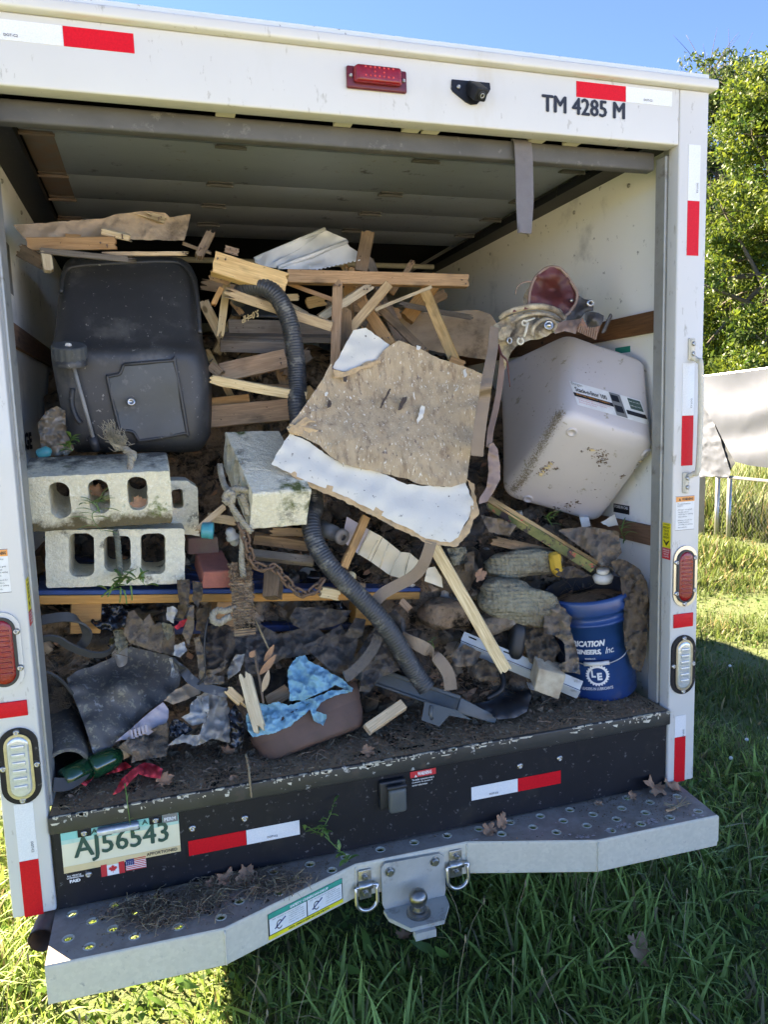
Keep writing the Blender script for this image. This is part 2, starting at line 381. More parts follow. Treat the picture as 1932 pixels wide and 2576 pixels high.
def woodmat(name, col, dark, dirt=.3, grain=1.0, dcol=(.07, .05, .03), rough=.75):
    col, dark = tuple(min(.86, q*1.2) for q in col), tuple(q*1.25 for q in dark)
    m = bpy.data.materials.new(name); m.use_nodes = True; n = m.node_tree.nodes; l = m.node_tree.links; b = n['Principled BSDF']
    a = n.new('ShaderNodeAttribute'); a.attribute_name = 'lc'
    def mp(s): x = n.new('ShaderNodeMapping'); x.inputs['Scale'].default_value = s; l.new(a.outputs['Vector'], x.inputs[0]); return x.outputs[0]
    def noi(v, s, d=6, dis=0): x = n.new('ShaderNodeTexNoise'); x.inputs['Scale'].default_value = s; x.inputs['Detail'].default_value = d; x.inputs['Distortion'].default_value = dis; l.new(v, x.inputs['Vector']); return x.outputs['Fac']
    def rng(f, p, q): x = n.new('ShaderNodeMapRange'); x.inputs[1].default_value = p; x.inputs[2].default_value = q; l.new(f, x.inputs[0]); return x.outputs[0]
    def mix(f, p, q):
        x = n.new('ShaderNodeMix'); x.data_type = 'RGBA'; l.new(f, x.inputs[0])
        for i, s in ((6, p), (7, q)):
            if isinstance(s, tuple): x.inputs[i].default_value = (*s, 1)
            else: l.new(s, x.inputs[i])
        return x.outputs[2]
    g = noi(mp((1.2, 1, 1)), 14, 3, 1.2); wv = n.new('ShaderNodeMath'); wv.operation = 'SINE'; mu = n.new('ShaderNodeMath'); mu.operation = 'MULTIPLY'; mu.inputs[1].default_value = 46
    g2 = noi(mp((.09, 1, 1)), 22, 2, .6); l.new(g2, mu.inputs[0]); l.new(mu.outputs[0], wv.inputs[0])
    fine = noi(mp((.06, 1, 1)), 260, 4)
    oi = n.new('ShaderNodeObjectInfo')
    def tint(cc):
        hv_ = n.new('ShaderNodeHueSaturation'); r1 = n.new('ShaderNodeMapRange'); r1.inputs[3].default_value = .72; r1.inputs[4].default_value = 1.12; l.new(oi.outputs['Random'], r1.inputs[0]); l.new(r1.outputs[0], hv_.inputs['Value'])
        fr = n.new('ShaderNodeMath'); fr.operation = 'MULTIPLY'; fr.inputs[1].default_value = 7.31; l.new(oi.outputs['Random'], fr.inputs[0]); f2 = n.new('ShaderNodeMath'); f2.operation = 'FRACT'; l.new(fr.outputs[0], f2.inputs[0])
        r2 = n.new('ShaderNodeMapRange'); r2.inputs[3].default_value = .8; r2.inputs[4].default_value = 1.06; l.new(f2.outputs[0], r2.inputs[0]); l.new(r2.outputs[0], hv_.inputs['Saturation']); l.new(cc, hv_.inputs['Color']); return hv_.outputs[0]
    c = mix(rng(wv.outputs[0], -.9, 1.1), col, tuple(p*.55+q*.45 for p, q in zip(col, dark)))
    c = mix(rng(fine, .35, .8), c, dark); c = mix(rng(g, .5, .9), c, tuple(q*.8 for q in col))
    kn = n.new('ShaderNodeTexVoronoi'); kn.inputs['Scale'].default_value = 7; l.new(mp((.8, 1.3, 1)), kn.inputs['Vector'])
    c = mix(rng(kn.outputs['Distance'], .1, .06), c, tuple(q*.5 for q in dark))
    c = tint(c)
    if dirt:
        d = noi(mp((.5, 1, 1)), 11, 9); c = mix(rng(d, .7-dirt*.45, .85-dirt*.25), c, dcol)
        d2 = noi(mp((.7, 1, 1)), 120, 3); c = mix(rng(d2, .76-dirt*.2, .8-dirt*.2), c, dcol)
    l.new(c, b.inputs['Base Color']); b.inputs['Roughness'].default_value = rough; b.inputs['Specular IOR Level'].default_value = .3
    bp = n.new('ShaderNodeBump'); bp.inputs['Strength'].default_value = .35*grain; bp.inputs['Distance'].default_value = .002; l.new(fine, bp.inputs['Height']); l.new(bp.outputs[0], b.inputs['Normal'])
    return m
def leafmat(name, attr='tint', tr=.45, rough=.5, spec=.35):
    m = bpy.data.materials.new(name); m.use_nodes = True; n = m.node_tree.nodes; l = m.node_tree.links; b = n['Principled BSDF']; o = n['Material Output']
    a = n.new('ShaderNodeAttribute'); a.attribute_name = attr; l.new(a.outputs['Color'], b.inputs['Base Color']); b.inputs['Roughness'].default_value = rough; b.inputs['Specular IOR Level'].default_value = spec
    t = n.new('ShaderNodeBsdfTranslucent'); hs = n.new('ShaderNodeHueSaturation'); hs.inputs['Value'].default_value = 1.25; hs.inputs['Saturation'].default_value = 1.0; hs.inputs['Hue'].default_value = .485
    l.new(a.outputs['Color'], hs.inputs['Color']); l.new(hs.outputs[0], t.inputs['Color'])
    mx = n.new('ShaderNodeMixShader'); mx.inputs[0].default_value = tr; l.new(b.outputs[0], mx.inputs[1]); l.new(t.outputs[0], mx.inputs[2]); l.new(mx.outputs[0], o.inputs['Surface'])
    return m
def filmmat(name, col, alpha=.75, rough=.25):
    """thin cloudy plastic film"""
    m = mat(name, col, None, 14, rough, 0, .35, 40, dirt=.2, dsc=9); n = m.node_tree.nodes; l = m.node_tree.links; o = n['Material Output']; b = n['Principled BSDF']
    t = n.new('ShaderNodeBsdfTranslucent'); t.inputs[0].default_value = (*col, 1); mx = n.new('ShaderNodeMixShader'); mx.inputs[0].default_value = .3
    l.new(b.outputs[0], mx.inputs[1]); l.new(t.outputs[0], mx.inputs[2]); l.new(mx.outputs[0], o.inputs['Surface']); return m
SOIL = (.14, .09, .054)
M = dict(
 white=mat('white_paint', (.565, .555, .52), (.54, .53, .495), 3, .42, 0, .03, 300, sstretch=(1, 1, .35), spots=[((.52, .505, .46), 9, .64, .98), ((.34, .32, .27), 30, .72, .84), ((.5, .47, .4), 5, .72, .9), ((.42, .4, .36), 46, .74, .78)], coat=.15),
 jamb=mat('jamb_paint', (.56, .60, .57), (.52, .56, .53), 4, .45, 0, .03, 200, spots=((.2, .2, .19), 38, .73, .77)),
 galv=mat('galvanised', (.62, .57, .45), (.56, .515, .41), 22, .6, .05, .08, 90, cells=110, spots=[((.30, .29, .26), 40, .70, .84)]),
 galvtop=mat('galvanised_top', (.37, .31, .255), (.29, .245, .205), 12, .55, .05, .1, 160, dirt=.36, dsc=6, dcol=(.22, .16, .12), cells=80),
 strip=mat('jamb_strip', (.42, .42, .39), (.34, .34, .31), 16, .5, .5, .1, 80, dirt=.1, dsc=9),
 wall=mat('inner_wall', (.86, .85, .80), (.82, .81, .76), 3, .55, 0, .05, 120, spots=[((.36, .35, .33), 22, .74, .8), ((.46, .46, .44), 3, .6, .85)]),
 door=mat('door_panel', (.25, .28, .32), (.225, .255, .295), 5, .5, 0, .08, 70, stretch=(.6, 2, 1), spots=[((.2, .2, .2), 24, .7, .76), ((.05, .05, .055), 9, .68, .8)]),
 rust=mat('rust_patch', (.16, .09, .055), (.12, .11, .11), 14, .8, 0, .2, 90),
 seal=mat('door_edge', (.105, .103, .10), (.07, .069, .068), 10, .7, 0, .2, 40, stretch=(.5, 1, 1), spots=((.15, .145, .14), 30, .66, .80)),
 black=mat('black_paint', (.008, .009, .012), (.012, .013, .017), 8, .45, 0, .04, 140, spots=[((.09, .09, .09), 60, .72, .76), ((.02, .02, .02), 7, .6, .8)], spec=.25),
 blackedge=mat('worn_sill_edge', (.03, .032, .03), (.02, .02, .02), 9, .42, 0, .1, 90, spots=[((.36, .35, .32), 34, .72, .78)], dirt=.1, dsc=20),
 floor=mat('cargo_floor', (.30, .205, .13), (.20, .14, .09), 7, .85, 0, .5, 90, dirt=1.0, dsc=5, dcol=(.21, .135, .08), spec=.1, spots=((.2, .19, .17), 50, .68, .72)),
 wrail=woodmat('rub_rail_wood', (.22, .10, .045), (.10, .045, .02), .15),
 reds=mat('red_reflective', (.70, .006, .016), (.56, .004, .012), 200, .45, 0, .12, 420, spec=.2), whites=mat('white_reflective', (.74, .75, .74), (.62, .63, .63), 260, .35, 0, .2, 420, coat=.3),
 lens=mat('red_lens', (.30, .004, .008), (.17, .003, .006), 90, .25, 0, .35, 150, coat=.15), lensdk=mat('dark_red_lens', (.13, .006, .010), (.09, .004, .008), 20, .4, 0, .05, 90),
 led=mat('red_diode', (.8, .08, .08), None, 9, .2, 0, 0), chrome=mat('chrome', (.55, .54, .52), None, 9, .28, .9, 0), clear=mat('clear_lens', (.62, .64, .62), (.42, .45, .46), 40, .08, .3, .3, 60, coat=.6),
 rubber=mat('black_rubber', (.016, .017, .018), None, 9, .5, 0, .1, 120), screw=mat('screw_metal', (.5, .49, .46), (.36, .35, .33), 60, .32, 1, .1, 200),
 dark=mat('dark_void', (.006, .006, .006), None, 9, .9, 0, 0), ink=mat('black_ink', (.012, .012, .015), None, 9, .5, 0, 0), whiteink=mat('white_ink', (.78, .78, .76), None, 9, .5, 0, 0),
 plateg=mat('plate_green_ink', (.008, .07, .055), None, 9, .4, 0, 0), teal=mat('plate_teal', (.16, .52, .46), (.2, .56, .5), 30, .4, 0, .05, 60), cream=mat('plate_cream', (.72, .68, .5), (.7, .64, .42), 8, .4, 0, .05, 60), sand=mat('plate_sand', (.72, .56, .3), None, 8, .4, 0, .05, 60),
 orange=mat('sticker_orange', (.85, .33, .07), None, 9, .45, 0, 0), yellow=mat('sticker_yellow', (.82, .68, .03), None, 20, .45, 0, 0), stick=mat('sticker_white', (.76, .76, .72), None, 20, .45, 0, 0), green=mat('sticker_green', (.0, .33, .23), None, 20, .45, 0, 0), blue=mat('flag_blue', (.012, .03, .14), None, 9, .5, 0, 0), flagred=mat('flag_red', (.6, .02, .03), None, 9, .5, 0, 0), greyst=mat('sticker_grey', (.2, .2, .19), None, 9, .5, 0, 0),
 steel=mat('hitch_steel', (.47, .46, .415), (.37, .365, .33), 14, .45, .2, .1, 120, dirt=.12, dsc=12, dcol=(.12, .09, .06)), ball=mat('ball_steel', (.32, .30, .27), (.18, .17, .15), 40, .28, .95, .1, 160),
 rustpipe=mat('rusty_pipe', (.19, .115, .085), (.12, .085, .07), 20, .8, .2, .3, 60),
 concrete=mat('concrete', (.62, .57, .43), (.50, .46, .35), 80, .95, 0, 1.0, 170, spots=[((.08, .072, .055), 14, .62, .80), ((.62, .59, .48), 150, .6, .66)], dist=.006),
 mossy=mat('mossy_concrete', (.63, .57, .42), (.50, .455, .335), 80, .95, 0, 1.0, 170, spots=[((.12, .11, .085), 9, .57, .78), ((.62, .59, .48), 150, .6, .66), ((.07, .085, .02), 7, .6, .74)], dist=.006),
 lichen=mat('slotted_concrete', (.63, .57, .42), (.50, .455, .335), 80, .95, 0, 1.0, 170, spots=[((.62, .59, .48), 150, .6, .66), ((.10, .13, .03), 9, .66, .78)], dist=.006, zband=[((.10, .092, .078), .168, .20), ((.13, .10, .05), .045, .018)]),
 brick=mat('red_brick', (.24, .075, .05), (.17, .055, .04), 30, .9, 0, .6, 120, dirt=.15, dsc=12), dbrick=mat('dirty_brick', (.09, .045, .035), (.06, .035, .028), 22, .9, 0, .6, 120, dirt=.35, dsc=10),
 tank=mat('tank_plastic', (.028, .029, .030), (.04, .041, .042), 5, .5, 0, .1, 90, spots=[((.10, .098, .09), 5, .6, .85), ((.25, .24, .21), 70, .74, .78)]),
 tankpl=mat('tank_plate', (.075, .08, .08), (.05, .054, .054), 7, .55, 0, .08, 60, spots=((.1, .1, .1), 30, .66, .74)),
 bin=mat('bin_plastic', (.50, .455, .435), (.46, .42, .405), 3, .42, 0, .05, 200, spots=[((.3, .26, .2), 26, .7, .78)], coat=.1), binsoil=mat('bin_dirt', (.2, .15, .085), (.3, .25, .18), 30, .9, 0, .4, 90),
 oak=woodmat('pine_fresh', (.62, .42, .20), (.36, .21, .085), .28), pine=woodmat('pine_pale', (.68, .53, .30), (.42, .27, .12), .3), fir=woodmat('fir_orange', (.54, .30, .125), (.30, .15, .055), .3), grey=woodmat('weathered_grey', (.22, .18, .14), (.11, .088, .068), .4), dirty=woodmat('dirty_board', (.34, .215, .115), (.16, .09, .045), .5), pal=woodmat('pallet_orange', (.50, .25, .075), (.30, .13, .035), .15), bluew=mat('pallet_blue', (.012, .06, .22), (.02, .04, .12), 20, .7, 0, .3, 80, dirt=.45, dsc=6, dcol=(.05, .035, .02)), palblue=mat('pallet_blue_edge', (.012, .05, .17), (.01, .035, .11), 12, .7, 0, .2, 90, dirt=.1),
 yboard=mat('printed_board', (.17, .15, .05), (.06, .08, .025), 26, .6, 0, .15, 90, spots=[((.03, .02, .02), 22, .56, .62), ((.32, .05, .04), 34, .66, .7)]),
 hard=mat('hardboard', (.40, .30, .19), (.30, .22, .135), 26, .92, 0, .8, 130, stretch=(1.4, 1.4, .5), sstretch=(1.3, 1.3, .42), spots=[((.22, .155, .10), 34, .54, .76), ((.13, .095, .07), 70, .66, .78), ((.60, .55, .45), 120, .67, .74), ((.10, .07, .065), 22, .75, .80), ((.62, .58, .50), 30, .77, .82)]),
 card=mat('white_card', (.66, .63, .55), (.60, .57, .49), 4, .7, 0, .12, 40, spots=[((.5, .46, .36), 8, .72, .9), ((.12, .11, .1), 60, .76, .78)]), corr=mat('card_core', (.42, .29, .16), (.3, .2, .11), 60, .9, 0, .5, 160),
 cardb=mat('old_card', (.36, .265, .175), (.27, .195, .13), 9, .9, 0, .4, 60, stretch=(1, 1, 3), dirt=.25, dsc=8),
 hose=mat('hose_black', (0.026, 0.028, 0.030), (0.043, 0.043, 0.043), 8, .42, 0, .15, 90, spots=((.11, .105, .09), 26, .6, .72)), rubsheet=mat('rubber_sheet', (.085, .08, .074), (.06, .057, .053), 5, .62, 0, .1, 90, spots=[((.17, .155, .11), 70, .58, .68), ((.05, .05, .012), 6, .62, .74), ((.2, .2, .19), 24, .7, .76)]), belt=mat('rubber_belt', (0.058, 0.058, 0.057), None, 12, .65, 0, .2, 90, dirt=.12, dsc=8),
 vinyl=mat('white_vinyl', (.60, .62, .62), (.54, .56, .57), 6, .4, 0, .1, 40, stretch=(1, 1, 1), dirt=.1), tan=mat('tan_vinyl', (0.486, 0.419, 0.297), (0.405, 0.338, 0.230), 12, .5, 0, .05, 60, dirt=.12, dsc=12),
 rag=mat('dirty_rag', (.19, .135, .085), (.10, .07, .044), 14, .95, 0, 1.0, 55, dirt=.35, dsc=8), rag2=mat('brown_cloth', (.27, .205, .145), (.17, .125, .085), 12, .95, 0, 1.0, 55, dirt=.2, dsc=7, spots=((.32, .29, .25), 9, .62, .76)), ragb=mat('dark_cloth', (.075, .056, .042), (.12, .09, .066), 9, .85, 0, 1.0, 55, dirt=.3, dsc=7), burlap=mat('burlap', (.26, .235, .16), (.18, .16, .105), 60, .98, 0, 1.0, 55, dirt=.3, dsc=6), leatherg=mat('grey_leather', (.135, .11, .088), (.08, .064, .05), 9, .55, 0, 1.0, 55, dirt=.25, dsc=6),
 trash=mat('black_film', (.012, .012, .014), None, 9, .22, 0, .4, 50, dirt=.15), film=filmmat('clear_film', (.50, .455, .39)), whitefilm=filmmat('white_film', (.66, .63, .57)), bluefilm=filmmat('blue_film', (.30, .64, .76), rough=.42), pinkgrey=mat('lilac_plastic', (.34, .29, .29), None, 12, .5, 0, .2, 60, dirt=.2),
 pot=mat('brown_pot', (.125, .066, .044), (.09, .048, .032), 14, .65, 0, .15, 70, dirt=.2, dsc=8), bracket=mat('dark_plastic', (0.051, 0.058, 0.058), (0.072, 0.080, 0.075), 10, .45, 0, .1, 90, dirt=.15, dsc=9, dcol=(.07, .06, .045)), disc=mat('rubber_disc', (0.051, 0.051, 0.052), None, 10, .6, 0, .1, 90, dirt=.2, dsc=9),
 strut=mat('zinc_strut', (.42, .45, .44), (.34, .37, .37), 18, .5, .3, .08, 120, dirt=.08, dsc=14), blockw=mat('muddy_block', (0.486, 0.419, 0.297), (0.270, 0.203, 0.135), 18, .9, 0, .3, 90),
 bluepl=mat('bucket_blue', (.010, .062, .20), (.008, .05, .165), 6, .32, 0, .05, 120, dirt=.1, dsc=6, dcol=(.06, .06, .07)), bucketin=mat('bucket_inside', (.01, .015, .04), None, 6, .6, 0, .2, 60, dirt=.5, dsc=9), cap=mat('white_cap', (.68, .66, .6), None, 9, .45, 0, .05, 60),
 webbing=mat('webbing_strap', (.20, .145, .098), (.15, .105, .07), 9, .85, 0, .5, 350, dirt=.1, dsc=9), strapg=mat('door_strap', (.16, .15, .155), (.13, .12, .125), 30, .85, 0, .4, 300), leather=mat('brown_leather', (0.135, 0.084, 0.061), (0.216, 0.149, 0.115), 7, .55, 0, .25, 70, dirt=.1), maroon=mat('maroon_leather', (.13, .024, .02), (.05, .014, .012), 9, .55, 0, .15, 60, spots=((.22, .09, .07), 12, .66, .8)), hide=mat('mouldy_leather', (.38, .32, .215), (.21, .155, .10), 14, .75, 0, .5, 60, dirt=.42, dsc=16, dcol=(.05, .04, .03)), blackl=mat('black_leather', (.02, .018, .017), (.05, .045, .04), 8, .5, 0, .3, 60), weave=mat('rawhide_lacing', (.22, .12, .085), (.12, .06, .04), 60, .8, 0, .6, 200),
 rope=mat('old_rope', (.36, .32, .24), (.20, .17, .12), 40, .98, 0, .8, 260, dirt=.2, dsc=12), ropeg=mat('mossy_rope', (.12, .125, .095), (.07, .07, .05), 40, .98, 0, .8, 260), chain=mat('rusty_chain', (.12, .07, .04), (.075, .045, .03), 40, .8, .3, .5, 160),
 soil=mat('dark_soil', SOIL, (.21, .145, .095), 30, .98, 0, 1.0, 70, dist=.012, spec=.1, spots=[((.1, .07, .045), 60, .62, .7), ((.012, .009, .006), 9, .5, .7)]), bark=mat('bark', (0.176, 0.121, 0.081), (0.101, 0.070, 0.049), 20, .95, 0, .9, 60, stretch=(1, 1, .3), dist=.01), glassg=mat('green_glass', (.004, .05, .02), None, 9, .1, 0, .05, 30, spec=.7), redcloth=mat('red_ribbon', (.72, .045, .055), (.58, .035, .045), 14, .6, 0, .2, 60), tealpl=mat('teal_plastic', (.03, .30, .34), None, 9, .4, 0, .05, 60, dirt=.1), porc=mat('grey_ceramic', (0.216, 0.216, 0.203), (0.135, 0.128, 0.115), 14, .5, 0, .1, 60, dirt=.25), tape=mat('packing_tape', (.20, .155, .105), (.13, .10, .07), 12, .22, 0, .5, 30, dirt=.15), straw=mat('dry_straw', (.34, .26, .15), (.22, .15, .08), 40, .9, 0, 0), foam=mat('yellow_foam', (.55, .33, .04), None, 20, .9, 0, .5, 60, dirt=.15),
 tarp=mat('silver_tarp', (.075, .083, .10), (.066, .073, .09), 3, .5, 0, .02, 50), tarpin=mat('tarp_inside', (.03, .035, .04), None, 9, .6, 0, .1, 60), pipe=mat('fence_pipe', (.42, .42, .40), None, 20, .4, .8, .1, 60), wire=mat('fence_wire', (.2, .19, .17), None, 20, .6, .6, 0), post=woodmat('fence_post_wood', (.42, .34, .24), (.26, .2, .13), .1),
 trunk=mat('tree_bark', (.10, .085, .068), (.065, .055, .042), 9, .95, 0, .8, 30, stretch=(3, 3, .5)), tyre=mat('tyre_rubber', (.02, .02, .02), None, 9, .8, 0, .2, 60), under=mat('underbody', (.03, .03, .03), (.05, .045, .04), 6, .8, 0, .2, 60),
 bounce_gravel=mat('bounce_gravel', (.56, .52, .44), (.46, .42, .35), 9, .95, 0, .5, 40),
 ground=mat('lawn_soil', (.085, .13, .038), (.10, .115, .045), 5, .98, 0, .8, 60, dist=.02),
 leaf=leafmat('leaf'), grass=leafmat('grass_blade', tr=.4), deadleaf=mat('dead_leaf', (.20, .105, .058), (.13, .07, .04), 30, .8, 0, .4, 80))
# ------------------------------------------------------------------ setting: ground, grass, trees, fence, tarp
gv, gf = [], []
NX, NY = 60, 60
gxs = [math.copysign(abs(t)**2.6, t)*400 for t in np.linspace(-1, 1, NX)]; gys = [math.copysign(abs(t)**2.6, t)*400 for t in np.linspace(-1, 1, NY)]
def gz(x, y): return .05*noise.noise(V((x*.35, y*.35, 0)))+.012*noise.noise(V((x*2, y*2, 3))) if abs(x)+abs(y) < 60 else 0
for x in gxs:
    for y in gys: gv.append(V((x, y, gz(x, y))))
for i in range(NX-1):
    for j in range(NY-1): a = i*NY+j; gf.append((a, a+NY, a+NY+1, a+1))
put('ground', (gv, gf), M['ground'], kind='structure', smooth=True)
rng = np.random.default_rng(5)
gq = [V((x, y, gz(x, y)+.01+.02*(1-abs(t)))) for x in np.linspace(-60, 60, 80) for y, t in ((-34+1.2*math.sin(x*.15), -1), (-15+1.2*math.sin(x*.15), 0), (-4.9+1.2*math.sin(x*.15)*.3, 1))]
put('gravel_reflector', (gq, [(3*i+k, 3*i+3+k, 3*i+4+k, 3*i+k+1) for i in range(79) for k in (0, 1)]), M['bounce_gravel'], kind='structure', smooth=True)  # unseen pale ground added behind the camera, bounces sun into the shade
def blades(name, pos, hgt, wid, cols, lean=.5, seg=3, mat=None, kind='stuff', label=None, parent=None, cat=None):
    """one mesh of many grass blades (numpy)"""
    n = len(pos); az = rng.uniform(0, 6.283, n); ln = rng.uniform(.1, 1, n)*lean; cur = rng.uniform(.3, 1.6, n)
    dx, dy = np.cos(az), np.sin(az); V_ = np.zeros((n, seg*2+1, 3))
    for s in range(seg+1):
        t = s/seg; out = hgt*ln*(t**(1+cur*.6)); z = hgt*t*(1-.35*ln*t*t)
        c = pos+np.stack([dx*out, dy*out, z], 1); wv = wid*(1-t)**.7*(.65+.35*min(1, t*3))
        if s < seg: V_[:, 2*s] = c+np.stack([-dy*wv, dx*wv, 0*z], 1); V_[:, 2*s+1] = c-np.stack([-dy*wv, dx*wv, 0*z], 1)
        else: V_[:, 2*s] = c
    k = seg*2+1; base = (np.arange(n)*k)[:, None]
    quads = np.concatenate([base+np.array([[2*s, 2*s+1, 2*s+3, 2*s+2]]) for s in range(seg-1)], 1).reshape(-1, 4); tri = (base+np.array([[2*seg-2, 2*seg-1, 2*seg]])).reshape(-1, 3)
    return rawmesh(name, V_.reshape(-1, 3), quads, tri, np.repeat(cols, k, 0), mat, kind, label, parent, cat)
def rawmesh(name, verts, quads, tris, cols, mat, kind=None, label=None, parent=None, cat=None, group=None):
    me = bpy.data.meshes.new(name); nq, ntri = len(quads), len(tris)
    c = np.array([(verts[:, 0].min()+verts[:, 0].max())/2, (verts[:, 1].min()+verts[:, 1].max())/2, verts[:, 2].min()])
    me.vertices.add(len(verts)); me.vertices.foreach_set('co', (verts-c).astype(np.float32).ravel())
    me.loops.add(nq*4+ntri*3); me.loops.foreach_set('vertex_index', np.concatenate([np.asarray(quads).ravel(), np.asarray(tris).ravel()]).astype(np.int32))
    me.polygons.add(nq+ntri); st = np.concatenate([np.arange(nq)*4, nq*4+np.arange(ntri)*3]).astype(np.int32); me.polygons.foreach_set('loop_start', st)
    if cols is not None:
        a = me.color_attributes.new('tint', 'FLOAT_COLOR', 'POINT'); a.data.foreach_set('color', np.concatenate([cols, np.ones((len(cols), 1))], 1).astype(np.float32).ravel())
    me.materials.append(mat); me.update(calc_edges=True); me.validate()
    o = bpy.data.objects.new(name, me); link(o, parent, V(c)); return tag(o, label, cat, group, kind)
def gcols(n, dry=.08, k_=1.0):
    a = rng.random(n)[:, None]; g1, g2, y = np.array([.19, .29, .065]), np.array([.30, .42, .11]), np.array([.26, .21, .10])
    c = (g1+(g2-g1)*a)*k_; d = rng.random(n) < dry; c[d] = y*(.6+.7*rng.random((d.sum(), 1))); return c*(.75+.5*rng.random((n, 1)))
def clump(p, sc=1.1, lo=.25):
    k = np.array([noise.noise(V((a*sc, b*sc, 1.7))) for a, b in p[:, :2]]); return np.clip(lo+.9*(k+.55), .3, 1.4)
def field(n, x0, x1, y0, y1):
    p = np.stack([rng.uniform(x0, x1, n), rng.uniform(y0, y1, n), np.zeros(n)], 1); p[:, 2] = [gz(a, b)-.005 for a, b in p[:, :2]]; return p
def grasspatch(n, x0, x1, y0, y1, h, wd, dry=.08, sc=1.3, lean=.9):
    kk = .38 if x1 > 3 or x0 < -4 else 1.0  # sunlit lawn coloured darker, near grass in shade left lighter, to even the light
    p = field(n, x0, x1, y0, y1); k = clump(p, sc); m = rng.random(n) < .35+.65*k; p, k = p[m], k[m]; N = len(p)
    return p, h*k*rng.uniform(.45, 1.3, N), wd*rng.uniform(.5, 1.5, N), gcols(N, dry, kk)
def merge(*ps): return [np.concatenate(q) for q in zip(*ps)]
G1 = merge(grasspatch(34000, -2.0, 2.3, -1.0, 1.4, .125, .0040, .16), grasspatch(26000, -2.2, 2.2, -1.0, 1.6, .055, .006), grasspatch(5000, -1.9, 2.2, -1.0, .8, .20, .0075, .05), grasspatch(4000, -2.0, 2.3, -1.0, 1.4, .10, .0025, 1.0))
blades('grass', *G1, lean=1.25, seg=4, mat=M['grass'])
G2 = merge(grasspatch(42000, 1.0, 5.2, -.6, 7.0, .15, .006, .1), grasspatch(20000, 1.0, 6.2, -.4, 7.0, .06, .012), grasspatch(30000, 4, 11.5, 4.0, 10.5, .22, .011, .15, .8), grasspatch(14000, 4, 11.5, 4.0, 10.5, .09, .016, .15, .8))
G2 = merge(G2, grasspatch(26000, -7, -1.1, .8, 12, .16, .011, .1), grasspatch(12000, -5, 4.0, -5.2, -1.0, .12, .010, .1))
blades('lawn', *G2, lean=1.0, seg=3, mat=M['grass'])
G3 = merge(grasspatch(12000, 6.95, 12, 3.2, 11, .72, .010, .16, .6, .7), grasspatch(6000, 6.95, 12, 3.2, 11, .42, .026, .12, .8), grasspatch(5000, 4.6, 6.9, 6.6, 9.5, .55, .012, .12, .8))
blades('tall_weeds', *G3, lean=.7, seg=3, mat=M['grass'])
# broad clover and plantain leaves between the blades
def leafcloud(name, pos, size, cols, mat, nrm=None, kind=None, label=None, parent=None, asp=.45, flat=0, cat=None, group=None):
    n = len(pos); d = rng.normal(size=(n, 3)); d[:, 2] *= (1-flat); d /= np.linalg.norm(d, axis=1)[:, None]
    r = rng.normal(size=(n, 3)); r[:, 2] *= (1-flat); s = np.cross(d, r); s /= np.linalg.norm(s, axis=1)[:, None]+1e-9; q = np.cross(d, s)
    L = size[:, None]; W_ = L*asp; v = np.zeros((n, 6, 3)); bend = q*L*.18
    v[:, 0] = pos-d*L*.5; v[:, 1] = pos-d*L*.12+s*W_*.5+bend*.4; v[:, 2] = pos-d*L*.12-s*W_*.5+bend*.4; v[:, 3] = pos+d*L*.2+s*W_*.38+bend*.4; v[:, 4] = pos+d*L*.2-s*W_*.38+bend*.4; v[:, 5] = pos+d*L*.55-bend*.6
    b = (np.arange(n)*6)[:, None]; quads = (b+np.array([[1, 2, 4, 3]])).reshape(-1, 4); tris = np.concatenate([b+np.array([[0, 2, 1]]), b+np.array([[3, 4, 5]])], 1).reshape(-1, 3)
    return rawmesh(name, v.reshape(-1, 3), quads, tris, np.repeat(cols, 6, 0), mat, kind, label, parent, cat, group)
p = np.concatenate([field(5200, -1.8, 2.3, -1.0, 1.0), field(5000, 1.2, 5, 0, 6)]); p[:, 2] += rng.uniform(.01, .07, len(p))
leafcloud('clover', p, rng.uniform(.012, .03, len(p)), np.array([.055, .12, .025])*(.6+.9*rng.random((len(p), 1))), M['leaf'], kind='stuff', asp=.8, flat=.6)
# stray seed stalks standing out of the grass
def stalks(name, n, x0, x1, y0, y1, h0, h1, seeds=True):
    parts = []
    for i in range(n):
        x, y = random.uniform(x0, x1), random.uniform(y0, y1); h = random.uniform(h0, h1); a = random.uniform(0, 6.28); ln = random.uniform(.05, .35)*h
        P = catmull([V((x, y, 0)), V((x+ln*.2*math.cos(a), y+ln*.2*math.sin(a), h*.55)), V((x+ln*math.cos(a), y+ln*math.sin(a), h))], 3)
        parts.append(tube(P, .0011, 3)); parts.append(tube([P[-1]-V((0, 0, .012)), P[-1], P[-1]+V((0, 0, .014))], lambda i_, t: (.0012, .0035, .0008)[i_], 4))
    put(name, join(*parts), M['straw'], kind='stuff')
pw = field(420, -1.9, 2.3, -1.0, .9); pw[:, 2] += rng.uniform(.02, .09, len(pw)); leafcloud('broad_weeds', pw, rng.uniform(.05, .11, len(pw)), np.array([.10, .19, .04])*(.7+.6*rng.random((len(pw), 1))), M['leaf'], kind='stuff', asp=.3, flat=.5)
stalks('seed_stalks', 70, -1.4, 2.2, -.7, .7, .16, .34)
# white clover blossoms
parts = []
for i in range(24):
    x, y = random.uniform(1.2, 3.6), random.uniform(-.2, 3); parts.append(rbox([V((x+a*.009, y+b*.009, .11+c*.009)) for a in (-1, 1) for b in (-1, 1) for c in (-1, 1)], .009, 2, 1))
put('clover_blossoms', join(*parts), M['cap'], kind='stuff', smooth=True)

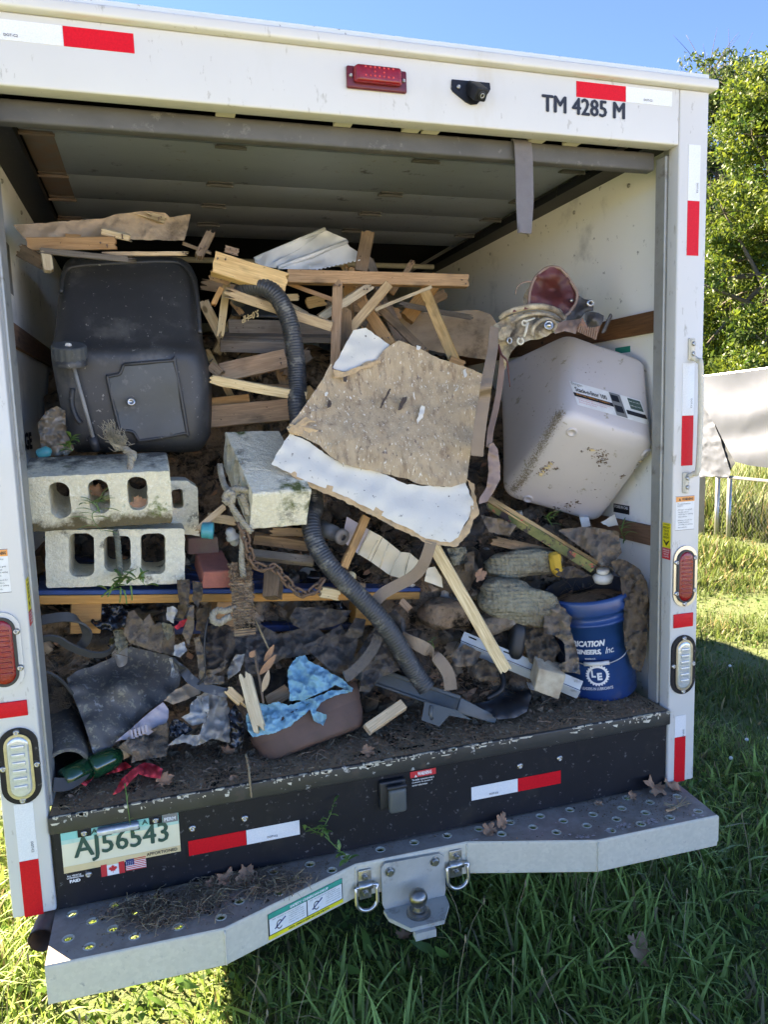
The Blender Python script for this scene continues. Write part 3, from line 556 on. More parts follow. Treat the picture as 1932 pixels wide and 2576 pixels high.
def tree(name, label, base, h, clumps, nleaf, size, c1, c2, trunk_r, group=None, twigs=0):
    T = thing(name, label, 'tree', base); b = V(base)
    st = []
    top = V((sum(c[0] for c in clumps)/len(clumps), sum(c[1] for c in clumps)/len(clumps), h*.75))
    st.append(tube(catmull([b-V((0, 0, .1)), b.lerp(top, .35)+V((.15, 0, 0)), top], 8), lambda i, t: trunk_r*(1.15-.95*t), 10))
    for c in clumps:
        s = b.lerp(top, random.uniform(.2, .75)); e = V(c[:3]); st.append(tube(catmull([s, s.lerp(e, .5)+V((0, 0, .25)), e], 6), lambda i, t: trunk_r*(.42-.36*t), 6))
        for k in range(5+twigs):
            d = V((random.gauss(0, 1), random.gauss(0, 1), random.gauss(.3, 1))).normalized()*c[3]*random.uniform(.8, 1.15+.05*twigs); st.append(tube(catmull([e, e+d*.5+V((0, 0, .1)), e+d], 3), lambda i, t: .018*(1-.8*t), 4))
    put('trunk', join(*st), M['trunk'], T, smooth=True)
    tot = sum(c[3]**2 for c in clumps); P, SZ, CO = [], [], []
    for c in clumps:
        n = int(nleaf*c[3]**2/tot); nb = max(12, n//42)
        d = rng.normal(size=(nb, 3)); d /= np.linalg.norm(d, axis=1)[:, None]; rr = c[3]*rng.uniform(.55, 1.05, (nb, 1))**.6*(1+.22*np.array([[noise.noise(V(q*2.2)+V(c[:3]))] for q in d]))
        cen = np.array(c[:3])+d*rr*np.array([1, 1, .85]); tone = rng.random(nb)
        k = rng.integers(0, nb, n); off = rng.normal(size=(n, 3))*np.array([.17, .17, .11])*(c[3]**.5)
        P.append(cen[k]+off); SZ.append(size*rng.uniform(.6, 1.35, n)); tt = np.clip(tone[k]+rng.normal(0, .2, n), 0, 1)[:, None]
        CO.append((np.array(c1)+(np.array(c2)-np.array(c1))*tt)*(.8+.4*rng.random((n, 1))))
    leafcloud('crown', np.concatenate(P), np.concatenate(SZ), np.concatenate(CO), M['leaf'], parent=T, asp=.36)
    return T
def clumps(cx, cy, zs, rad, n, r0, r1, seed):
    R_ = random.Random(seed); out = []
    for i in range(n):
        z = R_.uniform(*zs); t = (z-zs[0])/(zs[1]-zs[0]); rr = rad*(1-.72*max(0, t-.25)**1.3); a = R_.uniform(0, 6.283); q = rr*math.sqrt(R_.random())
        out.append((cx+q*math.cos(a), cy+q*math.sin(a), z, R_.uniform(r0, r1)))
    return out
tree('maple_tree', 'dense broadleaf tree with sunlit yellow-green leaves behind the silver tarp', (16.4, 13.8, 0), 10.8, clumps(16.4, 13.8, (1.2, 9.9), 4.1, 66, .75, 1.25, 3), 130000, .15, (.025, .065, .010), (.105, .145, .02), .3)
tree('ash_tree', 'taller darker tree with sparse grey twigs rising above the yellow-green tree', (18.0, 20.4, 0), 13.3, clumps(18.0, 20.4, (4, 12.3), 3.4, 40, .7, 1.25, 11), 36000, .17, (.03, .06, .016), (.085, .125, .035), .35, twigs=16)
tree('hedge_tree', 'dark leafy tree showing between the corner post and the yellow-green tree', (20.4, 23.2, 0), 9.5, clumps(20.4, 23.2, (1.5, 9), 3.6, 34, 1, 1.5, 21), 40000, .17, (.025, .06, .010), (.10, .145, .024), .28)
# chain-link fence running towards the viewer, with a tarp hung over a taller frame
FX = 6.7
def fxp(k, P, off=0): return [(x, y, atx(k, x, y, FX+off).y) for x, y in P]
zr = atx('KE', 980, 1210, FX).z; ye = atx('KE', 700, 1400, FX).y
FN = thing('chain_link_fence', 'chain-link fence with galvanised top rail running beside tall weeds', 'fence', (FX, ye-1, 0))
put('rail', tube([V((FX, ye, zr)), V((FX, -1.5, zr))], .021, 10), M['pipe'], FN, smooth=True)
for y in (ye, ye-.22, ye-2.4, ye-4.8): put('post', tube([V((FX, y, -.2)), V((FX, y, zr+.02))], .03 if y > ye-.3 else .022, 10), M['pipe'], FN, smooth=True)
wp = []; y = ye-.03
while y > 1.0:
    n_ = int(zr/.04)+2; wp.append(tube([V((FX+(.006 if k % 2 else -.006), y+(.028 if k % 2 else -.028), zr-.01-k*.04)) for k in range(n_)], .0017, 3, False)); y -= .056
put('chain_mesh', join(*wp), M['wire'], FN, kind='stuff')
p0_ = V((FX-.05, ye+.28, 0)); tag(put('wooden_post', plankmesh(V((p0_.x, p0_.y, -.1)), V((p0_.x, p0_.y, zr-.02)), .13, .1, 0, (0, 0), .004), M['post']), 'pale square timber post standing at the end of the chain-link fence', 'post')
TP = thing('silver_tarp', 'wrinkled silver tarpaulin hung over a rail beside the yellow-green tree', 'tarp', (FX, 4.5, .6))
put('tarp_sheet', sheet('KE', fxp('KE', [(560, 330), (800, 305), (1130, 268), (1700, 190), (1700, 1130), (1130, 1112), (960, 1090), (850, 1060), (760, 900), (680, 740), (560, 560)], -.12), 8, .3, .005, 1.1, .006, fold=(.55, .34, .035), depfn=lambda u, v: hit('S', u, v, 0, FX-.12).y), M['tarp'], TP, smooth=True)
put('tarp_flap', sheet('KE', fxp('KE', [(480, 520), (570, 560), (640, 660), (720, 850), (815, 1150), (800, 1195), (680, 1185), (560, 1192), (440, 1180)], -.05), 6, .8, .012, 4.5, .006, fold=(.25, .16, .022), depfn=lambda u, v: hit('S', u, v, 0, FX-.05).y), M['tarp'], TP, smooth=True)
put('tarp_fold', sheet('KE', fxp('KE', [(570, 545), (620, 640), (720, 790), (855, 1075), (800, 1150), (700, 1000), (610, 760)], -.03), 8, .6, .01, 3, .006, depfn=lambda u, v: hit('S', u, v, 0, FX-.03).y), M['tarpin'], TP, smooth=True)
a, b = atx('KE', 480, 345, FX), atx('KE', 1900, 165, FX)
put('support_rail', tube([a, b], .022, 8), M['pipe'], TP)
for q in (a.lerp(b, .0), a.lerp(b, .9)): put('support_post', tube([V((q.x+.05, q.y, -.1)), q+V((.05, 0, 0))], .03, 8), M['pipe'], TP)
# ------------------------------------------------------------------ the truck
F, XO, XI, ZH, ZT, ZB, WX, TL = .80, 1.076, .969, 2.611, 2.764, .534, 1.045, 5.6
TR = thing('moving_truck', 'white box truck with its rear roll-up door open and a load of rubbish', 'truck', (0, 1.7, 0))
def tp(name, vf, m, parent=TR, smooth=False, label=None): return put(name, vf, M[m] if isinstance(m, str) else m, parent, smooth, label)
def panelmesh(x0, x1, y0, y1, z0, z1, c=.006):
    return rbox([V((x, y, z)) for x in (x0, x1) for y in (y0, y1) for z in (z0, z1)], c, 3, 1)
tp('header', panelmesh(-XI+.001, XI-.001, 0, .056, ZH, ZT+.01), 'white', smooth=True)
RAILS = [(atx('K5', 900, 520+55, WX).z-.03, atx('K5', 900, 440, WX).z+.0), (atx('K8', 1040, 298, WX).z, atx('K8', 1040, 214, WX).z)]
RAILS = [(RAILS[0][1]-.072, RAILS[0][1]), (RAILS[1][1]-.07, RAILS[1][1])]
for s in (-1, 1):
    tp('corner_post', panelmesh(min(s*XI, s*XO), max(s*XI, s*XO), 0, .052, ZB, ZT+.01), 'white', smooth=True)
    tp('door_jamb', box(*sorted((s*.962, s*1.03)), .054, .104 if s > 0 else .15, F+.002, 2.60, .004), 'strip')
    tp('side_wall', box(*sorted((s*WX, s*1.064)), .155, TL, .62, 2.80), 'wall')
    tp('wall_filler', box(*sorted((s*1.031, s*1.064)), .0525, .1545, .62, 2.80), 'jamb')
    for z0, z1 in RAILS:
        bv, bf = box(*sorted((s*(WX-.016), s*(WX-.0005))), .17, TL-.07, z0, z1); tp('rub_rail', (bv, bf, [V((p.y, p.z, p.x)) for p in bv]), 'wrail')
    tr = tp('door_track', join(box(*sorted((s*.955, s*1.0445)), .16, 2.6, 2.652, 2.662), box(*sorted((s*.955, s*.962)), .16, 2.6, 2.662, 2.682), box(*sorted((s*.99, s*WX-.001)), .16, 2.6, 2.6625, 2.70)), 'black')
    for y in (.36, .72, 1.1, 1.5, 1.9): tp('bolt', lathe([(0, 0), (.008, .001), (.008, .004), (.004, .007), (0, .0075)], V((s*(WX-.0002), y, 2.60)), V((-s, 0, 0)), 10), 'screw', tr, True)
def railprof(y0, y1, z0, z1, c): return panelmesh(-1.094, 1.094, y0, y1, z0, z1, c)
tp('roof_rail', railprof(-.024, .06, ZT+.0105, ZT+.040, .008), 'white', smooth=True)
tp('roof', box(-1.07, 1.07, -.004, TL, 2.8045, 2.822), 'jamb')
tp('front_wall', box(-1.044, 1.044, TL-.06, TL-.001, F, 2.751), 'wall')
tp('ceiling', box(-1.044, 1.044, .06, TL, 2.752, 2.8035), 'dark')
# roll-up door stored under the ceiling: sections with hinges, a bottom rail and a pull strap
DR = tp('rollup_door', panelmesh(-.958, .958, .10, .142, 2.566, 2.622, .008), 'seal', smooth=True)
ys = [.145, .505, .91, 1.2, 1.5, 1.752]
for i in range(5):
    z0 = 2.592 if i == 0 else 2.688; cs = [V((x, (ys[i]+.0003, ys[i+1]-.0003)[b], (z0, 2.688)[b]+.026*c)) for x in (-.95, .95) for b in (0, 1) for c in (0, 1)]
    tp('door_section', rbox(cs, .0015, 2, 1), 'door', DR, True)
HB = join(box(-.045, .045, -.028, .028, -.004, 0), box(-.035, .035, -.008, .008, -.011, -.0045), tube([V((-.05, 0, -.008)), V((.05, 0, -.008))], .005, 8))
for x in (-.905, -.335, .33, .905):
    for y in ys[1:5]: tp('hinge', ([V((x, y, 2.687))+p for p in HB[0]], HB[1]), 'rust' if x < -.6 else 'seal', DR)
tp('rust_patch', box(-.949, -.86, .52, 1.19, 2.6855, 2.6868), 'rust', DR)
tp('cross_bar', tube([V((-.95, 2.05, 2.64)), V((.95, 2.05, 2.64))], .014, 10), 'galv')
tp('door_spring', tube([V((-.9, .075, 2.695)), V((.9, .075, 2.695))], .018, 10), 'dark')
for x in (-.42, .1, .16, .5, .62, -.1): tp('spring_bracket', box(x, x+.05, .066, .098, 2.618, 2.67), 'galv')
L, R_ = at('K2', 565, 620, .093), at('K2', 640, 620, .093); wS = (R_-L).length
pth = catmull([V(((L+R_).x/2, .13, 2.625)), V(((L+R_).x/2-.005, .088, 2.612)), at('K2', 608, 800, .085), at('K2', 608, 1008, .085)], 8)
tp('pull_strap', join(ribbon(pth, lambda t: wS*(1-.25*max(0, t-.8)*5*.9), V((1, 0, 0)), .004), ribbon(catmull([at('K2', 608, 1008, .087), at('K2', 606, 850, .099), at('K2', 604, 640, .098)], 8), lambda t: wS*.78, V((1, .3, 0)), .004)), 'strapg', smooth=False)
# cargo floor with a perforated threshold plate and two slots
def hole(cx, cy, rx, ry=None, n=8): ry = ry or rx; return [(cx+rx*math.cos(2*math.pi*i/n), cy+ry*math.sin(2*math.pi*i/n)) for i in range(n)]
hl = []
for (xa, ya), (xb, yb) in (((750, 1000), (905, 965)), ((982, 972), (1140, 925))):
    p, q = atz('KA', xa, ya-4, F), atz('KA', xb, yb+6, F); yy = (p.y+q.y)/2; hl.append([(p.x, yy-.011), (q.x, yy-.011), (q.x, yy+.011), (p.x, yy+.011)])
for r in range(2):
    for i in range(38):
        x = -.93+i*.05+r*.025; y = .028+r*.034
        if not any(min(a[0] for a in h)-.012 < x < max(a[0] for a in h)+.012 and min(a[1] for a in h)-.012 < y < max(a[1] for a in h)+.012 for h in hl[:2]): hl.append(hole(x, y, .0055))
tp('threshold_plate', extrude([(-.966, .002), (.966, .002), (.966, .33), (-.966, .33)], hl, (V((0, 0, F-.004)), V((1, 0, 0)), V((0, 1, 0)), V((0, 0, 1))), .004), 'floor')
tp('cargo_floor', box(-1.044, 1.044, .331, TL-.061, .74, F), 'floor')
tp('floor_beam', box(-.965, .965, .03, .33, .70, .74), 'dark')
tp('sill_beam', rbox([V((x, y, z)) for x in (-.968, .968) for y in (-.012, .0015) for z in (F-.047, F+.002)], .004, 3, 1, lambda p, t: p+V((0, -.001*noise.noise(p*9), .002*noise.noise(V((p.x*7, 0, 0)))))), 'blackedge', smooth=True)
R9 = random.Random(9); cv9, cf9 = [], []
for i in range(420):
    x = R9.uniform(-.965, .965); l = R9.random()**3*.03+.003; hgt = R9.random()**2*.010+.001; z = F+.0022-R9.random()**3*.02; b9 = len(cv9)
    if noise.noise(V((x*5, 2, 0)))+R9.uniform(-.3, .5) < 0: continue
    cv9 += [V((x, -.0124, z)), V((x+l, -.0124, z-R9.uniform(0, .001))), V((x+l*R9.uniform(.6, 1), -.0124, z-hgt)), V((x+l*R9.uniform(0, .3), -.0124, z-hgt*R9.uniform(.5, 1)))]; cf9.append((b9, b9+3, b9+2, b9+1))
    if z > F: cv9 += [V((x, -.0124, F+.0024)), V((x+l, -.0124, F+.0024)), V((x+l*.9, -.0124+R9.uniform(.002, .007), F+.0026)), V((x+l*.1, -.0124+R9.uniform(.001, .006), F+.0026))]; cf9.append((b9+4, b9+5, b9+6, b9+7))
o9 = tp('paint_chips', (cv9, cf9), 'galv'); o9['kind'] = 'stuff'
RP = tp('rear_panel', box(-.966, .966, .008, .028, ZB-.004, F-.048), 'black')
YP = .0075
def onp(k, x, y, yy=YP): return at(k, x, y, yy)
def screw(P, r, parent=TR, m='screw', n=V((0, -1, 0))):
    o = tp('screw', join(lathe([(0, .006), (r*.25, .0055), (r*.3, .004), (r*.45, .004), (r*.5, .006), (r*.8, .005), (r, .0025), (r*1.1, 0), (0, 0)], P, n, 12)), m, parent, True)
for x, y in ((1002, 380), (1275, 328)): screw(onp('KB', x, y), .010, RP)
for x, y in ((365, 262), (572, 222)): screw(onp('KD', x, y), .010, RP)
# reflective tape: thin strips standing 1 mm proud
def tapex(k, a, b, hpx, segs, y=-.0012, parent=TR, txt=True):
    """horizontal tape on the rear face from pixel a to b, segs = [(colour, end fraction)]"""
    A, B = at(k, *a, y), at(k, *b, y); h = hpx; t0 = 0
    zA, zB = A.z, B.z; zm = (zA+zB)/2
    for c, t1 in segs:
        xa, xb = A.x+(B.x-A.x)*t0, A.x+(B.x-A.x)*t1
        o = tp('reflective_tape', box(xa+.0006, xb-.0006, y, y+.001, zm-h/2, zm+h/2), c, parent)
        if c == 'whites' and txt: text('lettering', 'DOT-C2', V((xa+(xb-xa)*.38, y-.0002, zm-h*.32)), V((1, 0, 0)), V((0, 0, 1)), .03, None, M['ink'], o, .01)
        t0 = t1
def tapez(k, a, b, wd, segs, y=-.0012, parent=TR):
    A, B = at(k, *a, y), at(k, *b, y); xm = (A.x+B.x)/2; t0 = 0
    for c, t1 in segs:
        za, zb = A.z+(B.z-A.z)*t0, A.z+(B.z-A.z)*t1; o = tp('reflective_tape', box(xm-wd/2, xm+wd/2, y, y+.001, min(za, zb)+.0006, max(za, zb)-.0006), c, parent)
        if c == 'whites': text('lettering', 'DOT-C2', V((xm+wd*.2, y-.0002, zb+(za-zb)*.32)), V((0, 0, -1)), V((1, 0, 0)), .03, None, M['ink'], o, .01)
        t0 = t1
tapex('K1', (-150, 130), (577, 168), .045, [('whites', .563), ('reds', 1)])
tapex('K2', (832, 380), (1247, 432), .043, [('reds', .507), ('whites', 1)])
tapex('KB', (982, 498), (1563, 366), .044, [('reds', .51), ('whites', 1)], YP-.0012, RP)
tapex('KD', (112, 408), (580, 322), .044, [('whites', .51), ('reds', 1)], YP-.0012, RP)
tapez('K2', (1347, 625), (1333, 1105), .044, [('whites', .5), ('reds', 1)])
tapez('KE', (462, 215), (434, 1095), .044, [('whites', .506), ('reds', 1)])
tapez('KD', (1203, 0), (1201, 345), .044, [('whites', .32), ('reds', 1)])
tapez('KB', (130, 250), (165, 840), .046, [('whites', .5), ('reds', 1)])
# small red reflectors
def rr(k, x0, y0, x1, y1, m, r=.006, th=.004, name='reflector', parent=TR, y=-.0001):
    a, b, c, d = at(k, x0, y0, y), at(k, x1, y0, y), at(k, x0, y1, y), at(k, x1, y1, y); xa, xb = (a.x+c.x)/2, (b.x+d.x)/2; za, zb = (c.z+d.z)/2, (a.z+b.z)/2
    return tp(name, rbox([V((x, yy, z)) for x in (xa, xb) for yy in (y-th, y) for z in (za, zb)], r, 3, 1), m, parent, True)
rr('K8', 1212, 645, 1304, 710, 'reds', .004); rr('K9', -70, 805, 176, 905, 'reds', .004)
# tail and reversing lamps: bezel, lens, screws
def stadium(w_, h_, n=10): r = w_/2; return [(r*math.cos(a), h_/2-r+r*math.sin(a)) for a in [math.pi*i/n for i in range(n+1)]]+[(r*math.cos(a), -h_/2+r+r*math.sin(a)) for a in [math.pi+math.pi*i/n for i in range(n+1)]]
def dome(w_, h_, o, ht, base):
    rings = [(1, 0), (1, .45), (.94, .8), (.8, .95), (.5, 1)]; v, f = [], []; n = len(stadium(w_, h_))
    for s, q in rings:
        for x, z in stadium(w_-(1-s)*w_, h_-(1-s)*w_): v.append(o+V((x, -base-ht*q, z)))
    for i in range(len(rings)-1):
        for k in range(n): a, b = i*n+k, i*n+(k+1) % n; f.append((a, b, b+n, a+n))
    f.append(tuple((len(rings)-1)*n+k for k in range(n))); return v, f
def lamp(name, c, lw, lh, bw, bh, bez, lens, scr, rows):
    o = thing if False else None
    fr = (c+V((0, 0, 0)), V((1, 0, 0)), V((0, 0, 1)), V((0, -1, 0)))
    B = tp(name, extrude(stadium(bw, bh, 14), [list(reversed(stadium(lw+.002, lh+.002, 14)))], (c, V((1, 0, 0)), V((0, 0, 1)), V((0, -1, 0))), .006), bez)
    tp('gasket', extrude(stadium(lw+.012, lh+.012, 14), [list(reversed(stadium(lw-.002, lh-.002, 14)))], (c+V((0, -.0062, 0)), V((1, 0, 0)), V((0, 0, 1)), V((0, -1, 0))), .004), 'screw' if lens == 'clear' else 'rubber', B)
    tp('lens', dome(lw, lh, c, .012, .001), lens, B, True)
    if rows == 'bars':
        for i in range(6): z = (i-2.5)*lh*.13; tp('lens_rib', rbox([c+V((x, y, z+q)) for x in (-lw*.3, lw*.3) for y in (-.0165, -.012) for q in (-lh*.035, lh*.035)], .003, 2, 1), lens, B, True)
    else:
        for i in range(9): z = (i-4)*lh*.082; tp('lens_rib', rbox([c+V((x, y, z+q)) for x in (-lw*.36, lw*.36) for y in (-.015, -.012) for q in (-lh*.015, lh*.015)], .002, 2, 1), lens, B, True)
    for x, z in scr: screw(c+V((x, -.006, z)), .008, B, 'screw')
lamp('tail_light', V((1.020, -.0002, 1.257)), .056, .168, .092, .206, 'chrome', 'lens', [(-.036, .05), (.036, .06), (-.034, -.055), (.036, -.05), (0, -.093)], 'ribs')
lamp('reversing_light', V((1.020, -.0002, .953)), .054, .165, .095, .205, 'black', 'clear', [(0, .092), (0, -.092), (.038, 0), (-.041, 0)], 'bars')
lamp('tail_light', V((-1.035, -.0002, 1.258)), .056, .168, .09, .205, 'white', 'lens', [(.036, .05), (.037, -.045)], 'ribs')
lamp('reversing_light', V((-1.022, -.0002, .952)), .054, .165, .095, .205, 'black', 'clear', [(0, .092), (0, -.092), (.041, 0), (-.038, 0)], 'bars')
# clearance light over the door
a, b = at('KL', 120, 250, -.001), at('KL', 712, 315, -.001); cx, cz, wd = (a.x+b.x)/2, (a.z+b.z)/2, b.x-a.x
ML = tp('marker_light', rbox([V((x, y, z)) for x in (cx-wd/2, cx+wd/2) for y in (-.012, -.0002) for z in (cz-.029, cz+.026)], .004, 3, 1), 'lensdk', smooth=True)
tp('lens', rbox([V((cx+sx*(wd*.36 if y < -.02 else wd*.42), y, cz+sz)) for sx in (-1, 1) for y in (-.034, -.0125) for sz in (-.018, .024)], .008, 4, 1), 'lens', ML, True)
for i in range(7):
    for z in (.014, -.007): tp('diode', lathe([(.0028, 0), (.002, .002), (0, .003)], V((cx+(i-3)*.0125, -.0345, cz+z+.003)), V((0, -1, 0)), 8), 'led', ML, True)
for x in (-1, 1): tp('diode', lathe([(.0028, 0), (.002, .002), (0, .003)], V((cx+x*.0125, -.0345, cz+.0065)), V((0, -1, 0)), 8), 'led', ML, True)
for s in (-1, 1): screw(V((cx+s*wd*.44, -.012, cz)), .005, ML)
# reversing camera
P = lambda x, y: at('KL', x, y, -.001)
ol = [P(1170, 280), P(1545, 315), P(1552, 380), P(1530, 420), P(1420, 525), P(1360, 530), P(1310, 505), P(1180, 400), P(1163, 370)]
c0 = P(1360, 400)
RC = tp('rear_camera', extrude([((p-c0).x, (p-c0).z) for p in ol], [], (c0, V((1, 0, 0)), V((0, 0, 1)), V((0, -1, 0))), .004), 'black')
cc = P(1360, 380); d1 = V((.18, -.75, -.64)).normalized(); sx = V((.97, .2, .05)).normalized(); sz = sx.cross(d1).normalized(); sx = d1.cross(sz)
if sz.z < 0: sz = -sz
bx = [cc+V((.004, -.004, .004))+sx*a_*.019+d1*b_+sz*c_*.017 for a_ in (-1, 1) for b_ in (-.004, .052) for c_ in (-1, 1)]
tp('camera_body', rbox(bx, .004, 3, 1), 'black', RC, True)
lc_ = cc+V((.004, -.004, .004))+d1*.0522
tp('camera_lens', lathe([(.011, 0), (.011, .003), (.008, .0035), (.006, .001), (0, .0015)], lc_, d1, 20), 'rubber', RC, True)
tp('lens_ring', lathe([(.0065, .0038), (.0065, .005), (.0045, .005), (.0045, .003)], lc_, d1, 20), 'screw', RC, True)
for x, y in ((1232, 358), (1497, 385)): screw(P(x, y)+V((0, -.004, 0)), .006, RC)
# lettering over the door
a, b, c = at('K2', 685, 478, -.001), at('K2', 1040, 515, -.001), at('K2', 1040, 445, -.001)
text('lettering', 'TM 4285 M', V((a.x, -.0006, (a.z+b.z)/2-.001)), V((1, 0, 0)), V((0, 0, 1)), b.x-a.x, c.z-b.z, M['ink'], TR, 0, heavy=.0022)
# grab handle
HP = at('KE', 470, 200, 0)
za, zb, zc, zd = (at('KE', 470, y, 0).z for y in (15, 195, 1165, 1325))
xh = at('KE', 475, 100, 0).x; xr_ = at('KE', 548, 600, -.035).x
pth = catmull([V((xh, -.004, za)), V((xh, -.004, za-(za-zb)*.75)), V((xh+.012, -.02, zb-.002)), V((xr_, -.036, zb-.02)), V((xr_, -.04, (zb+zc)/2)), V((xr_-.002, -.036, zc+.02)), V((xh+.002, -.02, zc+.002)), V((xh-.012, -.004, zc-(zc-zd)*.3)), V((xh-.012, -.004, zd))], 10)
GH = tp('grab_handle', tube(pth, .0085, 10, squash=1.0), 'galv', smooth=True)
for z, x in ((za-.014, xh), (za-.045, xh), (zd+.02, xh-.012), (zd+.05, xh-.012)):
    tp('mount_plate', rbox([V((x+a_*.012, y, z+c_*.019)) for a_ in (-1, 1) for y in (-.006, -.0003) for c_ in (-1, 1)], .003, 2, 1), 'galv', GH, True); screw(V((x, -.0125, z)), .007, GH)
# printed stickers: board plus lettering
def sticker(k, tl, br, m, rows, parent=TR, y=-.0008, name='sticker', n='lettering'):
    """rows = [(text, x0, y0 (fractions from the top corner), width, height, ink, bold)]"""
    A, B = at(k, *tl, y), at(k, *br, y); W_, H_ = B.x-A.x, A.z-B.z
    o = tp(name, box(A.x, B.x, y, y+.0006, B.z, A.z), m, parent)
    for s, x0, y0, w_, h_, ink, bo in rows:
        if s[0] == '#': tp('print', box(A.x+x0*W_, A.x+(x0+w_)*W_, y-.0004, y-.0001, A.z-(y0+h_)*H_, A.z-y0*H_), ink, o)
        else: text(n, s, V((A.x+x0*W_, y-.0006, A.z-(y0+h_)*H_)), V((1, 0, 0)), V((0, 0, 1)), w_*W_, h_*H_, M[ink], o, bo, proud=.0003, res=1)
    return o
wtxt = [('#', 0, 0, 1, .15, 'orange', 0), ('WARNING', .32, .035, .6, .08, 'ink', .03), ('To avoid serious', .08, .19, .7, .045, 'ink', 0), ('injury:', .08, .25, .3, .05, 'ink', 0), ('-Always use grab', .07, .37, .8, .05, 'ink', 0), ('handle when', .12, .44, .55, .04, 'ink', 0), ('entering or exiting', .12, .505, .8, .05, 'ink', 0), ('this vehicle.', .12, .58, .5, .04, 'ink', 0), ('-Always check for', .07, .69, .82, .045, 'ink', 0), ('traffic before', .12, .755, .6, .04, 'ink', 0), ('entering or exiting', .12, .82, .8, .05, 'ink', 0), ('this vehicle.', .12, .9, .5, .04, 'ink', 0)]
def tri(parent, A, s, m='ink'): tp('warning_triangle', ([A, A+V((s, 0, 0)), A+V((s/2, 0, s*.9))], [(0, 1, 2)]), m, parent)
for tl, br, k in (((347, 1364), (498, 1634), 'KE'), ((-100, 930), (75, 1212), 'K6')):
    o = sticker(k, tl, br, 'stick', wtxt); A = at(k, *tl, -.0015); B = at(k, *br, -.0015); tri(o, V((A.x+(B.x-A.x)*.14, -.0016, A.z-(A.z-B.z)*.115)), (B.x-A.x)*.13)
    W_ = B.x-A.x
    for z in (A.z+.0005, B.z-.0015): tp('border', box(A.x-.001, B.x+.001, -.0006, 0, z, z+.001), 'ink', o)
# deck height sticker on the side of the post (facing inwards)
def jsticker(s, z0, z1, m, rows, y0=.006, y1=.046):
    x = s*(XI-.0012); o = tp('sticker', box(*sorted((x, s*(XI-.0004))), y0, y1, z0, z1), m)
    for t_, a0, b0, w_, h_, ink in rows:
        ex = V((0, -1, 0)) if s > 0 else V((0, 1, 0)); org = V((x, y1 if s > 0 else y0, z1)); text('lettering', t_, org+ex*a0*(y1-y0)-V((0, 0, (b0+h_)*(z1-z0))), -ex if False else ex, V((0, 0, 1)), w_*(y1-y0), h_*(z1-z0), M[ink], o, .02, proud=.0004, res=1)
    return o
dk = [('FOR IDEAL', .15, .03, .7, .06, 'ink'), ('FREIGHT', .08, .14, .84, .10, 'ink'), ('TRUCK', .15, .27, .7, .10, 'ink'), ('DECK', .22, .40, .56, .10, 'ink'), ('HEIGHT', .12, .53, .76, .10, 'ink'), ('50"', .3, .74, .4, .09, 'ink'), ('V', .12, .7, .76, .22, 'ink')]
rd = [('REPLACE', .1, .1, .8, .13, 'whiteink'), ('LOW DECK', .1, .3, .8, .13, 'whiteink'), ('BEFORE', .2, .5, .6, .13, 'whiteink'), ('LOADING', .15, .7, .7, .13, 'whiteink')]
for s in (1, -1):
    zt = at('KE', 240, 1590, .02).z; zm = at('KE', 240, 1805, .02).z; zb_ = at('KE', 240, 1900, .02).z
    jsticker(s, zm+.001, zt, 'yellow', dk); jsticker(s, zb_, zm, 'flagred', rd)
# warning sticker and trailer socket on the black panel
o = sticker('KC', (955, 205), (1100, 268), 'black', [('#', 0, 0, 1, .38, 'flagred', 0), ('WARNING', .28, .06, .55, .24, 'whiteink', .04), ('This trailer connector socket is', .06, .46, .86, .12, 'whiteink', .02), ('not wired for the operation of', .06, .63, .8, .12, 'whiteink', .02), ('electric trailer brakes', .06, .8, .6, .11, 'whiteink', .02)], RP, YP-.001)
A = onp('KC', 978, 226); tri(o, V((A.x, YP-.0018, A.z-.004)), .009, 'whiteink')
a, b = onp('KC', 775, 250), onp('KC', 920, 240); c = onp('KC', 850, 395)
SK = tp('trailer_socket', rbox([V((x, y, z)) for x in (a.x, b.x) for y in (-.012, YP) for z in (c.z+.004, a.z)], .006, 3, 1), 'rubber', RP, True)
tp('socket_cover', rbox([V((x, y, z)) for x in (a.x+.022, b.x-.004) for y in (-.034, -.0122) for z in (c.z-.004, a.z-.018)], .012, 4, 1), 'bracket', RP, True)
tp('socket_hinge', tube([V((a.x+.018, -.026, a.z-.014)), V((b.x-.004, -.026, a.z-.014))], .007, 8), 'rubber', RP, True)
# number plate in a black frame
y = YP-.002
A, B, C_, D_ = onp('KB', 313, 405, y), onp('KB', 930, 297, y), onp('KB', 332, 603, y), onp('KB', 940, 508, y)
x0, x1 = (A.x+C_.x)/2, (B.x+D_.x)/2; z0, z1 = (C_.z+D_.z)/2, (A.z+B.z)/2; W_, H_ = x1-x0, z1-z0
NP = tp('number_plate', box(x0-.018, x1+.012, YP-.004, YP, z0-.034, F-.048-.001), 'black', RP)
o = NP; y = YP-.0045
def pz(f0, f1, m, yy): tp('plate_band', box(x0, x1, yy, yy+.0004, z0+H_*f0, z0+H_*f1), m, TRP)
TRP = NP
NPb = tp('plate_face', box(x0, x1, y-.0006, y, z0, z1), 'cream', RP); TRP = NPb
pz(.82, 1, 'teal', y-.0012); pz(.72, .8195, mat('plate_pale_teal', (.42, .66, .55), None, 30, .4, 0, 0), y-.0012); pz(0, .16, 'sand', y-.0012)
text('plate_number', 'AJ56543', V((x0+W_*.1, y-.0014, z0+H_*.19)), V((1, 0, 0)), V((0, 0, 1)), W_*.80, H_*.64, M['plateg'], NPb, 0, heavy=.0016)
